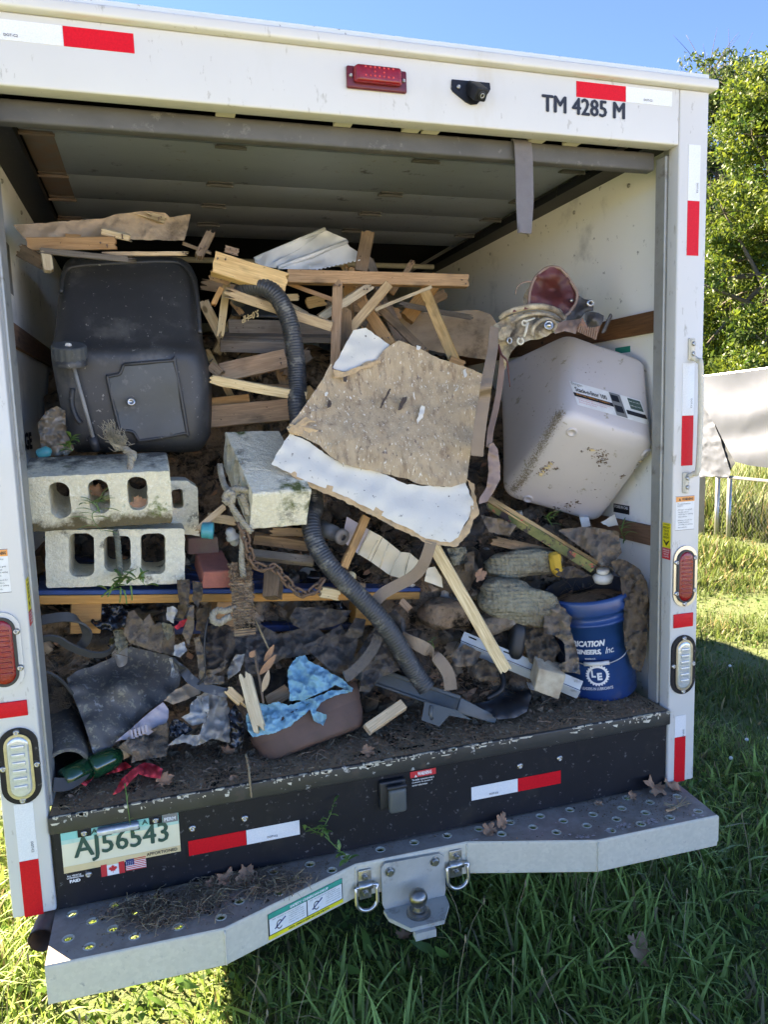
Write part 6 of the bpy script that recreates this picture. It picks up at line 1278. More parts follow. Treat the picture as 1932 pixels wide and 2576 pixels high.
btx('lettering', 'LEADERS IN LUBRICANTS', -.062, .052, .108, .011, .015); btx('lettering', 'L', -.023, .101, .015, .028, .05); btx('lettering', 'E', -.004, .090, .017, .028, .05)
gm = cylmap(-.002, .108); gp = []
for i in range(96): a = 2*math.pi*i/96; r = .041 if i % 4 < 2 else .0365; gp.append((r*math.cos(a), r*math.sin(a)))
p2, f2 = fill2d(gp, [[(.029*math.cos(2*math.pi*i/48), .029*math.sin(2*math.pi*i/48)) for i in range(48)]], .012); put('gear_emblem', ([gm(*p) for p in p2], f2), M['whiteink'], BK)
hg = [BB+BA*(.175-.0*i)+(ref*math.cos(a)+bs*math.sin(a))*.152 for i, a in enumerate((-.30, -.05, .35))]
part('wire_handle', tube(catmull([BB+BA*.30+(ref*math.cos(-1.7)+bs*math.sin(-1.7))*.152, BB+BA*.20+(ref*math.cos(-.9)+bs*math.sin(-.9))*.156, BB+BA*.160+(ref*math.cos(-.3)+bs*math.sin(-.3))*.155, BB+BA*.158+(ref*math.cos(.3)+bs*math.sin(.3))*.155, BB+BA*.19+(ref*math.cos(.8)+bs*math.sin(.8))*.156, BB+BA*.29+(ref*math.cos(1.5)+bs*math.sin(1.5))*.153], 8), .0022, 6), 'screw', BK, True)
part('handle_grip', tube([BB+BA*.160+(ref*math.cos(a)+bs*math.sin(a))*.155 for a in (-.28, -.1, .1, .27)], lambda i, t: .0075, 10), 'cap', BK, True)
part('rim_slot', qbox('KF', (868, 434), (884, 432), (868, 474), (884, 472), .095, V((0, .004, 0)), .001), 'dark', BK)
one('capped_bottle', join(lathe([(0, -.02), (.03, -.02), (.036, .0), (.024, .012)], at('K8', 880, 470, .2), V((-.1, -.1, 1)), 24), lathe([(.021, .012), (.0225, .014), (.0225, .026), (.020, .028), (0, .028)], at('K8', 880, 470, .2), V((-.1, -.1, 1)), 28)), 'cap', 'dirty bottle with a white cap standing in the blue bucket', 'bottle', smooth=True)
# ---- rubber, films and cloths in the lower part of the load
rag('rubber_sheet', 'stiff grey rubber sheet with moss and grit propped over the rubbish', 'K9', [(425, 655, .33), (490, 605, .37), (590, 575, .40), (740, 510, .42), (835, 450, .43), (960, 480, .42), (1085, 510, .40), (1165, 560, .38), (1150, 700, .36), (1060, 790, .32), (930, 880, .27), (780, 1040, .20), (670, 1135, .165), (600, 1160, .15), (578, 1080, .165), (555, 1000, .18), (500, 850, .24), (455, 740, .28)], 'rubsheet', cat='rubber sheet', gap=9, jag=.8, crump=.006, csc=5, thick=.006, mid=[(*px('K9', 780, 750), .27)])
def belt(label, k, P, wpx, side, m='belt', name='rubber_belt', cat='belt', thick=.006, group=None):
    p = pts(k, P); w_ = wpx*mpp(k, p[len(p)//2]); return one(name, ribbon(catmull(p, 10), w_, side, thick), m, label, cat, group)
belt('black rubber belt looping just under the pallet edge', 'KI', [(50, 340, .24), (180, 318, .24), (330, 300, .24), (450, 318, .25), (535, 390, .26), (575, 480, .28), (540, 570, .30), (470, 610, .32)], 100, [V((0, .5, .85)), V((-.2, .5, .8)), V((-.9, .3, .2)), V((-.6, .6, -.4))])
belt('black rubber belt sagging in front of the grey rubber sheet', 'KI', [(60, 545, .22), (150, 520, .22), (260, 530, .23), (380, 600, .25), (500, 655, .27), (620, 690, .29), (740, 690, .31), (830, 640, .33), (900, 540, .34)], 90, [V((0, .7, -.7)), V((0, .6, -.8)), V((0, .8, -.5))])
belt('flat ribbed rubber strip curling beside the grey tube end', 'K9', [(340, 1338, .07), (420, 1335, .075), (490, 1300, .09), (550, 1235, .12), (610, 1150, .17)], 84, [V((.5, -.4, -.75)), V((.75, -.3, -.5)), V((.8, -.2, -.4))])
belt('thin black cord bowing over the tube', 'KI', [(90, 868, .20), (180, 885, .21), (270, 935, .22), (350, 1010, .24), (420, 1100, .26)], 24, V((.3, -.6, .7)))
belt('black tyre-like strip hooked below the white scrap', 'KJ', [(240, 740, .22), (310, 830, .20), (390, 930, .19), (480, 995, .185), (580, 1040, .18), (690, 1070, .18), (800, 1095, .18)], 95, [V((.5, -.3, -.8)), V((.3, -.3, -.9)), V((.1, -.3, -.95))], 'hose')
one('thin_cable', tube(catmull(pts('KJ', [(600, 300, .2), (565, 450, .19), (552, 650, .18), (560, 850, .175), (540, 950, .175), (490, 1000, .18)]), 8), .0032, 8), 'rubber', 'thin black cable hanging in a loop below the pallet', 'cable', smooth=True)
ta, tb = at('K9', 400, 850, .46), at('K9', 425, 1228, .13)
tax = (ta-tb); one('grey_tube', lathe([(.050, 0), (.059, 0), (.061, .004), (.0605, tax.length), (.05, tax.length), (.049, .02), (.049, 0)], tb, tax, 40), 'rubsheet', 'fat grey tube with an open end lying at the wall', 'tube', smooth=True)
gx = at('K9', 570, 1235, .13); gy = at('K9', 815, 1120, .19)
GB = thing('green_bottle', 'green glass bottle with a pale neck lying behind the red ribbon', 'bottle', gx)
gl = (gy-gx).length; part('bottle_body', lathe([(0, 0), (.03, .002), (.034, .01), (.034, gl*.55), (.026, gl*.72), (.017, gl*.8), (.015, gl*.99), (0, gl)], gx, gy-gx, 28), 'glassg', GB, True); part('bottle_neck', lathe([(.0165, gl*.82), (.0185, gl*.83), (.0185, gl*1.0), (.012, gl*1.01), (0, gl*1.0)], gx, gy-gx, 20), 'corr', GB, True)
one('glass_shard', lathe([(0, 0), (.03, 0), (.033, .02), (.033, .07), (0, .07)], at('K9', 400, 1310, .10), V((.8, .5, .1)), 20), 'glassg', 'green bottle end under the open tube', 'bottle', smooth=True)
LP = thing('lilac_plastic', 'broken lilac plastic piece with ribs under the grey rubber sheet', 'plastic piece', at('K9', 900, 1040, .2))
part('plastic_shell', sheet('K9', [(735, 1065, .16), (800, 1010, .18), (880, 940, .2), (960, 870, .22), (1045, 808, .24), (1080, 850, .23), (1080, 905, .22), (1060, 955, .21), (1000, 985, .2), (950, 1020, .19), (900, 1000, .19), (830, 1045, .17), (780, 1050, .16)], 7, 1, .006, 14, .003), 'pinkgrey', LP, True)
for i in range(5): part('plastic_rib', tube(pts('K9', [(838+i*24, 985-i*8, .17), (848+i*24, 1040-i*10, .165), (862+i*24, 1035-i*10, .165)]), .004, 6), 'pinkgrey', LP)
rag('brown_sack', 'crumpled brown cloth spilling below the lilac plastic piece', 'K9', [(760, 1095, .15), (860, 1000, .19), (960, 990, .19), (1080, 930, .21), (1078, 1030, .18), (1070, 1150, .13), (985, 1165, .12), (900, 1185, .12), (840, 1198, .12), (850, 1150, .13)], 'rag2', fold=(.9, .07, .014), crump=.02)
rag('red_ribbon', 'torn red ribbon lying on the soil at the sill', 'K9', fl('K9', [(515, 1332), (555, 1285), (640, 1250), (720, 1225), (800, 1188), (845, 1222), (760, 1256), (660, 1275), (600, 1292), (548, 1347)], F+.03), 'redcloth', crump=.010, csc=26, jag=1.2, gap=6)
rag('red_ribbon', 'shorter red rag with a tail pointing over the sill', 'K9', fl('K9', [(722, 1402), (780, 1300), (850, 1235), (925, 1195), (985, 1203), (1045, 1235), (1028, 1297), (945, 1288), (885, 1268), (820, 1335), (772, 1388)], F+.035), 'redcloth', crump=.012, csc=26, jag=1.2, gap=6)
rag('clear_film', 'cloudy torn plastic film hanging beside the blue bag', 'KJ', [(470, 1130, .24), (580, 1085, .23), (680, 1100, .23), (770, 1135, .22), (800, 1230, .2), (835, 1310, .18), (825, 1460, .15), (822, 1610, .12), (720, 1590, .12), (630, 1565, .125), (540, 1620, .115), (455, 1645, .11), (490, 1540, .13), (530, 1440, .15), (590, 1330, .18), (520, 1230, .21)], 'film', cat='plastic film', fold=(-.35, .055, .012), crump=.016, csc=14, gap=6, jag=3)
rag('clear_film', 'pale film scrap tucked under the tyre-like strip', 'KJ', [(400, 1210, .22), (480, 1140, .23), (600, 1120, .22), (600, 1260, .19), (560, 1400, .16), (430, 1440, .15), (310, 1345, .17), (400, 1300, .18)], 'whitefilm', cat='plastic film', fold=(.8, .05, .011), crump=.014, csc=16, gap=6)
rag('black_bag', 'crumpled black film ball beside the pale film scrap', 'KJ', [(180, 1440, .16), (240, 1360, .17), (330, 1385, .16), (400, 1440, .15), (435, 1475, .14), (340, 1530, .13), (250, 1560, .12), (185, 1540, .13)], 'trash', cat='plastic bag', crump=.02, csc=28, gap=6)
rag('grey_film', 'dusty grey film spread on the floor below the black film ball', 'KJ', [(170, 1640, .10), (250, 1580, .11), (330, 1520, .13), (430, 1535, .12), (530, 1530, .12), (500, 1600, .11), (455, 1642, .10), (330, 1612, .10)], 'film', cat='plastic film', crump=.010, csc=18, gap=6)
rag('weathered_board', 'curved weathered grey strip behind the tyre-like strip', 'KJ', [(125, 1170, .26), (250, 1060, .28), (400, 985, .29), (520, 1055, .27), (510, 1105, .26), (360, 1165, .24), (225, 1212, .23)], 'cardb', cat='strip', crump=.006, fold=(1.4, .05, .003))
rag('dark_film', 'dark glossy film flap beside the split wood', 'KJ', [(800, 1320, .17), (870, 1210, .19), (930, 1280, .18), (970, 1420, .16), (965, 1590, .13), (885, 1655, .12), (828, 1625, .125), (825, 1460, .15)], 'trash', cat='plastic film', crump=.012, csc=16, gap=6)
rag('brown_cloth', 'wet brown cloth folded over behind the rubber sheet', 'KI', [(965, 265, .34), (1060, 228, .34), (1110, 290, .32), (1160, 340, .30), (1225, 262, .33), (1280, 380, .31), (1320, 345, .32), (1390, 372, .32), (1480, 400, .32), (1492, 560, .30), (1470, 702, .28), (1300, 662, .28), (1130, 612, .29), (1010, 572, .30), (955, 460, .32)], 'rag2', fold=(-.6, .07, .014), crump=.018, csc=13)
rag('olive_cloth', 'olive cloth corner beside the black bag', 'KI', [(838, 440, .33), (950, 430, .33), (1005, 590, .31), (940, 650, .30), (885, 692, .30), (860, 560, .32)], 'burlap', crump=.014)
rag('black_bag', 'wrinkled black bag bulging just below the pallet', 'KI', [(525, 305, .34), (610, 245, .35), (700, 192, .35), (800, 165, .34), (900, 160, .33), (1005, 228, .31), (985, 330, .29), (970, 405, .29), (830, 432, .29), (700, 425, .30), (620, 365, .31)], 'trash', cat='plastic bag', crump=.022, csc=24, gap=6)
HG = 'dirty cloth strips hanging off the pallet'
for lab, o, m in (('dark root-matted strip hanging over the pallet edge', [(265, -90, .24), (395, -90, .24), (400, 60, .215), (392, 200, .21), (330, 322, .22), (255, 300, .23), (290, 150, .215), (270, 20, .22)], 'rag'),
    ('second dark strip hanging beside the red brick', [(430, -80, .24), (545, -60, .24), (540, 60, .215), (485, 210, .22), (430, 120, .22)], 'rag'),
    ('pale torn scrap curling on the dark strip', [(165, 200, .22), (228, 180, .21), (272, 235, .2), (235, 300, .2), (232, 372, .2), (160, 330, .21)], 'whitefilm'),
    ('long pale torn tatter hanging below the pallet', [(400, 168, .21), (452, 178, .205), (445, 300, .2), (442, 425, .2), (392, 612, .2), (330, 480, .21), (365, 330, .21)], 'rag2'),
    ('white plastic scrap above the tyre-like strip', [(240, 600, .21), (340, 558, .22), (372, 650, .21), (300, 722, .2), (235, 700, .2)], 'whitefilm'),
    ('narrow white plastic tatter on the rubber sheet', [(182, 728, .24), (222, 718, .24), (232, 800, .23), (252, 860, .22), (200, 922, .21), (212, 830, .22)], 'whitefilm'),
    ('red cloth scrap between the pale tatters', [(240, 400, .24), (300, 350, .24), (380, 310, .24), (330, 400, .23), (270, 432, .23)], 'redcloth'),
    ('green leafy cloth scrap beside the brown cloth', [(110, 360, .27), (215, 370, .26), (240, 480, .25), (170, 545, .26), (130, 470, .27)], 'burlap'),
    ('pale vertical cloth strip beside the hanging cable', [(440, 520, .2), (500, 495, .19), (545, 640, .185), (560, 800, .18), (560, 960, .18), (505, 965, .18), (480, 760, .19)], 'rag2'),
    ('beige cloth strip across the foot of the strips', [(535, 880, .19), (640, 900, .18), (752, 912, .18), (762, 992, .17), (650, 1000, .17), (555, 1005, .17)], 'rag2'),
    ('silvery film tongue beside the wood splinter', [(795, 860, .2), (840, 760, .22), (885, 690, .23), (982, 682, .22), (960, 760, .2), (930, 855, .18), (800, 952, .18)], 'film'),
    ('dark leathery flap in the hollow under the pallet', [(510, 450, .28), (600, 390, .30), (700, 360, .31), (865, 400, .3), (870, 550, .28), (850, 700, .25), (780, 790, .22), (700, 850, .21), (570, 850, .21), (530, 650, .25)], 'ragb'),
    ('curled brown rim at the bottom of the leathery flap', [(560, 860, .2), (680, 840, .2), (770, 740, .21), (795, 760, .2), (760, 850, .19), (660, 895, .18), (575, 890, .19)], 'rag2'),
    ('brown matted strip under the rope loop', [(470, 210, .24), (600, 200, .25), (600, 330, .24), (540, 450, .23), (470, 440, .23)], 'rag')):
    rag('torn_strip', lab, 'KJ', o, m, fold=(random.uniform(-.6, .6), .05, .012), crump=.018, csc=18, gap=5, group=HG, cat='scrap')
# grey leather pile in the middle
for lab, o in (('grey leathery sheet draped under the pallet opening', [(20, 400, .30), (110, 290, .34), (230, 265, .35), (330, 320, .33), (450, 290, .34), (540, 280, .34), (600, 330, .32), (560, 430, .28), (470, 440, .26), (350, 460, .25), (250, 520, .22), (180, 560, .2), (60, 520, .24)]),
    ('folded dark leather piece behind the blue bag', [(470, 390, .27), (560, 340, .29), (680, 270, .32), (720, 330, .3), (780, 330, .29), (760, 430, .26), (730, 520, .23), (640, 540, .21), (560, 470, .23)]),
    ('stiff dark leather trough below the pallet', [(390, 230, .33), (430, 170, .36), (560, 175, .36), (650, 185, .35), (740, 190, .34), (700, 250, .31), (640, 280, .3), (560, 290, .29), (480, 300, .29), (410, 270, .31)]),
    ('grey leather fold beside the corrugated hose', [(700, 330, .27), (760, 230, .29), (820, 240, .28), (800, 330, .25), (760, 350, .25)]),
    ('worn leather flap under the hose', [(830, 330, .27), (900, 240, .28), (980, 180, .29), (1040, 250, .27), (1050, 360, .24), (960, 450, .2), (850, 470, .2), (740, 480, .2)]),
    ('dark cloth mass left of the hose foot', [(900, 420, .22), (1000, 400, .23), (1010, 520, .2), (900, 560, .19), (840, 640, .17), (780, 640, .18), (800, 520, .2)])):
    rag('leather_scrap', lab, 'KA', o, 'leatherg', fold=(random.uniform(-1, 1), .08, .014), crump=.022, csc=12, gap=6, jag=1.5, cat='leather', group='grey leather pieces in the middle of the load', thick=.005)
belt('dark strap slanting down to the blue bag', 'KA', [(890, 330, .20), (860, 400, .185), (800, 480, .17), (730, 545, .155), (700, 560, .15)], 60, [V((.7, -.2, -.7)), V((.7, -.2, -.6))], 'leatherg', 'leather_strap', 'strap', .004)
# blue bag and brown pot
rag('blue_bag', 'dusty torn blue plastic bag puffed up on the brown pot', 'KA', [(385, 520, .2), (430, 450, .22), (478, 438, .22), (500, 470, .21), (560, 500, .2), (640, 545, .19), (690, 575, .18), (748, 622, .165), (740, 645, .16), (650, 605, .16), (560, 650, .15), (470, 690, .14), (395, 692, .15), (388, 610, .17)], 'bluefilm', cat='plastic bag', crump=.015, csc=20, gap=4, jag=2.5, fold=(.7, .045, .009), mid=[(*px('KA', 540, 570), .145)])
rag('blue_bag', 'ragged bright blue plastic sheet lining the rim of the brown pot', 'KA', [(150, 775, .14), (215, 705, .17), (270, 715, .165), (330, 695, .165), (385, 720, .15), (440, 702, .15), (490, 690, .15), (560, 665, .15), (620, 640, .155), (690, 628, .155), (746, 640, .15), (640, 668, .128), (572, 702, .12), (542, 748, .115), (602, 770, .11), (582, 832, .10), (530, 800, .106), (508, 742, .115), (470, 775, .11), (400, 832, .10), (310, 872, .098), (230, 885, .1), (188, 896, .105), (160, 860, .115)], 'bluefilm', cat='plastic bag', crump=.010, csc=26, gap=4, jag=2.5, fold=(1.1, .03, .006))
pl_, pr_ = at('KA', 205, 935, .135), at('KA', 835, 705, .20); pex = (pr_-pl_).normalized(); pez = V((-.18, .50, .85)); pez = (pez-pex*pez.dot(pex)).normalized(); pey = pez.cross(pex); PLn = (pr_-pl_).length; pc = (pl_+pr_)/2
pc = at('KA', 545, 935, .165)
BP = thing('oval_pot', 'oval brown fibre pot lying tilted under the blue plastic', 'pot', pc)
v, f = [], []; NN = 56
ringsP = [(.0, .0), (.80, .0), (.87, .008), (.90, .03), (.905, .033), (.925, .038), (.945, .068), (.95, .071), (.97, .076), (.985, .10), (1.0, .118), (.975, .118), (.955, .10), (.9, .05), (.84, .015), (0, .015)]
for s, h in ringsP:
    for k in range(NN):
        a = 2*math.pi*k/NN; ca, sa = math.cos(a), math.sin(a); ex_ = math.copysign(abs(ca)**.8, ca); v.append(pc+pex*ex_*PLn*.5*s+pey*math.copysign(abs(sa)**.85, sa)*.085*s+pez*(h*(1.0+.22*ca)+.004*noise.noise(V((ca*3, sa*3, h*9)))))
for i in range(len(ringsP)-1):
    for k in range(NN): a, b = i*NN+k, i*NN+(k+1) % NN; f.append((a, b, b+NN, a+NN))
part('pot_body', (v, f), 'pot', BP, True)
one('board_end', plankmesh(at('KA', 270, 705, .235), at('KA', 392, 632, .24), .045, .02, 0, (.004, .004)), 'fir', 'reddish board end sticking out behind the blue bag', 'board')
# split wood, stems
plank('split_wood', 'long splintered wedge of fresh wood standing on the brown pot', 'KJ', (965, 870, .17), (1130, 1500, .075), 128, M['pine'], .022, 10, (.03, .012), 'wood piece')
plank('split_wood', 'short broken wood stub beside the tall wedge', 'KJ', (790, 1040, .17), (950, 1190, .15), 88, M['oak'], .025, -10, (.03, .01), 'wood piece')
one('dry_stem', tube(catmull(pts('KJ', [(1080, 640, .2), (1100, 800, .18), (1130, 950, .16), (1170, 1200, .13)]), 6), .004, 6), 'bark', 'brown dry stem standing beside the split wood', 'stem', smooth=True)
one('dry_stem', tube(catmull(pts('KJ', [(1085, 330, .22), (1150, 470, .2), (1225, 630, .18)]), 6), .003, 6), 'straw', 'thin straw-coloured stick leaning under the pallet', 'stem', smooth=True)
def leafmesh(P0, P1, wd, up, curl=.2):
    d = P1-P0; s = d.cross(up).normalized(); n_ = s.cross(d).normalized(); v, f = [], []
    for i in range(7):
        t = i/6; w_ = wd*math.sin(math.pi*(t*.92+.04))**.9; c = P0+d*t+n_*curl*d.length*(math.sin(t*2.6)*.4); v += [c-s*w_/2+n_*w_*.25, c, c+s*w_/2+n_*w_*.25]
    for i in range(6):
        for k in (0, 1): a = i*3+k; f.append((a, a+1, a+4, a+3))
    return solidify(v, f, n_*-.0005)
for i, (a, b, w_, lab) in enumerate((((1130, 900, .15), (1300, 690, .14), .022, 'brown lance-shaped leaf beside the dry stem'), ((1180, 760, .16), (1280, 585, .15), .018, 'narrow curled leaf above the lance-shaped leaf'), ((1160, 1080, .13), (1225, 850, .125), .02, 'pale papery leaf in front of the dry stem'), ((1030, 720, .18), (1075, 650, .18), .02, 'tan leaf scrap below the ridged strip'))):
    one('dead_leaf', leafmesh(at('KJ', *a), at('KJ', *b), w_, V((0, -1, .2)), .15), 'deadleaf' if i != 2 else 'cardb', lab, 'leaf', 'dry leaves around the stem', True)
# ridged strip, hanging with soil
A, B = at('K7', 285, 1015, .23), at('K7', 322, 1520, .165)
v, f = [], []; L_ = (B-A).length; ex = (B-A).normalized(); nn = CAM-(A+B)/2; nn = (nn-ex*nn.dot(ex)).normalized(); sd = nn.cross(ex); NSEG = 110; wv_ = 145*mpp('K7', A)*.5
for i in range(NSEG+1):
    t = i/NSEG; r = .0022*(1 if (i//2) % 2 else -1)*(1 if t > .55 else .5)
    for k in range(9):
        u = -1+2*k/8; p = A+ex*(t*L_)+sd*u*wv_*(1+.03*noise.noise(V((t*30, u, 0)))); v.append(p+nn*(r+.004*noise.noise(p*40)*(1.3-t)+.003*noise.noise(p*90)*(1.2-t)))
for i in range(NSEG):
    for k in range(8): a = i*9+k; f.append((a, a+1, a+10, a+9))
one('ridged_strip', solidify(v, f, nn*-.022), mat('muddy_ridged', (.30, .215, .125), (.22, .15, .085), 30, .95, 0, .4, 90, dirt=.42, dsc=9, dcol=SOIL), 'upright ridged strip caked with soil, hanging in front of the pallet', 'strip')
crumbs('strip_soil', 1500, lambda R_: A.lerp(B, R_.random()**1.7*.9)+sd*R_.uniform(-1.1, 1.1)*wv_+nn*.004, .008, 'soil', 31)
# dark bracket on the floor
BR = thing('plastic_bracket', 'long dark plastic channel bracket with a moulded foot lying by the hose', 'bracket', at('KA', 1200, 800, .13))
a, b = at('KA', 770, 520, .33), at('KA', 1335, 715, .135); wd = 95*mpp('KA', (a+b)/2); ax_ = (b-a).normalized(); nn = CAM-(a+b)/2; nn = (nn-ax_*nn.dot(ax_)).normalized(); up_ = nn.cross(ax_); up_ = up_ if up_.z > 0 else -up_
def bar(p, q, w0, w1, d0, d1, m, name, off=0):
    cs = [x+up_*(off+s*w_/2)+nn*-dpt*k for x, w_, dpt in ((p, w0, d0), (q, w1, d1)) for s in (-1, 1) for k in (1, 0)]
    return part(name, rbox(cs, .004, 3, 3), m, BR, True)
bar(a, b, wd, wd, .05, .05, 'bracket', 'channel'); bar(a+nn*.012, b+nn*.012, .014, .014, .02, .02, 'bracket', 'flange', wd*.42); bar(a+nn*.008, b+nn*.008, .010, .010, .02, .02, 'bracket', 'flange', -wd*.42)
c = at('KA', 1545, 800, .115); bar(b+nn*.004, c, wd*.9, wd*.42, .04, .02, 'bracket', 'tip')
ft = pts('KA', [(1150, 700, .125), (1330, 745, .11), (1420, 800, .105), (1290, 775, .105), (1235, 835, .10), (1130, 800, .105)]); cF = ft[0]
p2, f2 = fill2d([((p-cF).dot(ax_), (p-cF).dot(up_)) for p in ft], [hole((at('KA', 1190, 790, .105)-cF).dot(ax_), (at('KA', 1190, 790, .105)-cF).dot(up_), .006)]); part('foot', solidify([cF+ax_*x+up_*y+nn*.012 for x, y in p2], [tuple(q) for q in f2], nn*-.03), 'bracket', BR)
part('foot_rib', tube(pts('KA', [(1185, 720, .10), (1180, 770, .095), (1190, 805, .095)]), .007, 8), 'bracket', BR, True); part('foot_rib', tube(pts('KA', [(1235, 735, .10), (1228, 775, .095), (1238, 810, .095)]), .007, 8), 'bracket', BR, True)
rag('rubber_flap', 'round black rubber flap lying on the floor behind the bracket tip', 'K8', fl('K8', [(255, 1075), (330, 1062), (395, 1022), (440, 965), (482, 930), (530, 972), (540, 1040), (520, 1110), (462, 1140), (380, 1148), (330, 1110)], F+.03), 'disc', cat='rubber flap', jag=.3, crump=.004, csc=5, thick=.012)
one('black_hoop', tube(catmull(pts('K8', [(330, 1050, .2), (395, 1010, .19), (408, 960, .21), (390, 905, .24)]), 8), .010, 10), 'rubber', 'thick black rubber hoop on the round flap', 'hoop', smooth=True)
plank('wooden_bar', 'rounded wooden handle end lying on the sill by the brown pot', 'KA', (828, 845, .125), (1030, 705, .17), 60, M['oak'], .025, -15, (0, 0), 'bar')
# zinc strut with slots
a, b = at('K8', 205, 775, .27), at('K8', 768, 1010, .13); axs = (b-a).normalized(); nn = CAM-(a+b)/2; nn = (nn-axs*nn.dot(axs)).normalized(); up_ = nn.cross(axs); up_ = up_ if up_.z > 0 else -up_; Ls = (b-a).length
SU = thing('slotted_strut', 'bent galvanised slotted strut lying across the rubbish below the white plank', 'strut', (a+b)/2)
hs_ = [densify(rrect(x, x+.03, .021, .026, .0024, 3), .01) for x in (.02, .085, .15, .28, .35) if x+.03 < Ls]
part('slotted_flange', extrude([(0, .002), (Ls, .002), (Ls, .034), (0, .034)], hs_, (a, axs, up_, nn), .003), 'strut', SU)
part('lower_flange', extrude([(0, 0), (Ls, 0), (Ls, -.028), (0, -.028)], [], (a+nn*.012-up_*.004, axs, (up_+nn*.5).normalized(), nn), .003), 'strut', SU)
part('web', extrude([(0, 0), (Ls, 0), (Ls, .014), (0, .014)], [], (a+nn*.0125-up_*.0035, axs, nn*-1, up_), .003), 'strut', SU)
one('muddy_offcut', qbox('K8', (578, 905), (706, 940), (554, 1012), (670, 1056), .095, V((.02, .07, .02)), .005, rf), 'blockw', 'square mud-stained wood offcut on the galvanised strut', 'offcut', smooth=True)
# planks in front
plank('pale_plank', 'pale dirty lath slanting down in front of the sacks', 'K8', (60, 300, .26), (422, 922, .115), 56, M['pine'], .018, 10, (.004, .006))
plank('brown_stick', 'dark square stick propped under the torn board', 'KH', (676, 300, .25), (500, 690, .22), 62, M['fir'], .02, -20, (.0, .006), 'stick')
plank('dirty_board', 'soil-covered board behind the sacks', 'K8', (350, 300, .36), (640, 358, .32), 44, M['dirty'], .05, 0, (.01, .004), 'board')
plank('muddy_stump', 'muddy sawn stub at the end of the chain on the pallet', 'K7', (505, 1050, .30), (492, 1245, .26), 112, M['dirty'], .05, 20, (.01, .006), 'wood piece')
plank('round_log', 'soil-covered pole lying under the end-on block', 'K7', (490, 795, .34), (735, 800, .32), 60, M['dirty'], .05, 0, (.01, 0), 'pole')
plank('grey_green_board', 'grey-green weathered board edge lying on the pallet', 'K7', (352, 935, .34), (800, 990, .31), 60, M['grey'], .03, -25, (.004, 0), 'board')
plank('soil_board', 'board covered in soil behind the grey-green edge', 'K7', (380, 850, .38), (760, 900, .36), 80, M['dirty'], .02, 30, (.004, 0), 'board')
plank('light_stick', 'thin broken stick beside the teal cap', 'K7', (-20, 790, .25), (180, 615, .28), 46, M['oak'], .02, 0, (.015, .004), 'stick')
plank('wood_offcut', 'wood offcut behind the rope', 'K7', (60, 690, .34), (265, 725, .34), 62, M['oak'], .025, 0, (.01, .006), 'offcut')
plank('wood_chunk', 'split wood chunk under the chain end', 'K7', (840, 1215, .235), (985, 1240, .23), 74, M['pine'], .03, 10, (.02, .03), 'wood piece')
plank('wood_chunk', 'small wood chunk on the pallet edge beside the hose', 'K7', (1080, 1165, .29), (1165, 1185, .29), 52, M['dirty'], .03, 0, (.01, .012), 'wood piece')
plank('board_stub', 'dark orange board stub under the pallet', 'KA', (1010, 130, .36), (1065, 185, .33), 40, M['fir'], .02, 0, (.01, .02), 'board')
plank('side_board', 'board standing against the wall beside the pale block', 'K6', (215, 1040, .42), (300, 1010, .6), 120, M['fir'], .02, 0, (.0, .0), 'board')
one('wood_plug', lathe([(0, 0), (.012, .001), (.0145, .004), (.0145, .03), (0, .03)], at('K7', 1055, 1100, .28), (V((0, .6, 0))+V((.4, .2, -.3))), 20), 'sand', 'pale round wooden plug beside the hose', 'plug', smooth=True)
# printed board
PB = thing('printed_board', 'board with a faded yellow and green printed face under the bin', 'board', at('K8', 600, 300, .3))
part('wood_edge', plankmesh(at('K8', 318, 88, .44), at('K8', 850, 412, .20), 34*mpp('K8', at('K8', 600, 250, .3)), .012, -25, (0, .004)), 'oak', PB)
part('printed_face', plankmesh(at('K8', 335, 128, .432), at('K8', 838, 436, .192), 46*mpp('K8', at('K8', 600, 250, .3)), .008, 18, (0, .004)), 'yboard', PB)
# sacks and rags on the right
SG2 = 'earthy sacks behind the pale lath'
one('earth_sack', blob('K8', 505, 410, .33, 175, 58, .06, -4, .25, wr=.025), 'burlap', 'upper earthy woven sack lying beside the bucket', 'sack', SG2, True)
ES = one('earth_sack', blob('K8', 480, 590, .26, 190, 88, .07, 14, .2, wr=.025), 'burlap', 'larger woven sack with a stitched seam below the upper sack', 'sack', SG2, True)
one('earth_sack', blob('K8', 135, 645, .34, 120, 62, .06, 0, .3, wr=.025), 'soil', 'brown soil-covered sack beside the hose', 'sack', SG2, True)
one('earth_sack', blob('K8', 180, 470, .40, 90, 90, .06, 20, .3, wr=.025), 'rag', 'dark sack behind the pale lath', 'sack', SG2, True)
one('earth_sack', blob('K8', 380, 690, .28, 110, 40, .05, -10, .3, wr=.025), 'rag2', 'flattened brown sack below the stitched one', 'sack', SG2, True)
one('rubber_boot', blob('K8', 470, 772, .23, 38, 88, .04, 8, .12), 'rubber', 'black rubber boot sole standing among the rags', 'boot', smooth=True)
one('yellow_foam', blob('K8', 655, 405, .25, 26, 55, .03, -15, .5, 30), 'foam', 'torn yellow foam beside the bucket rim', 'foam', smooth=True)
RG = 'muddy rags around the bucket'
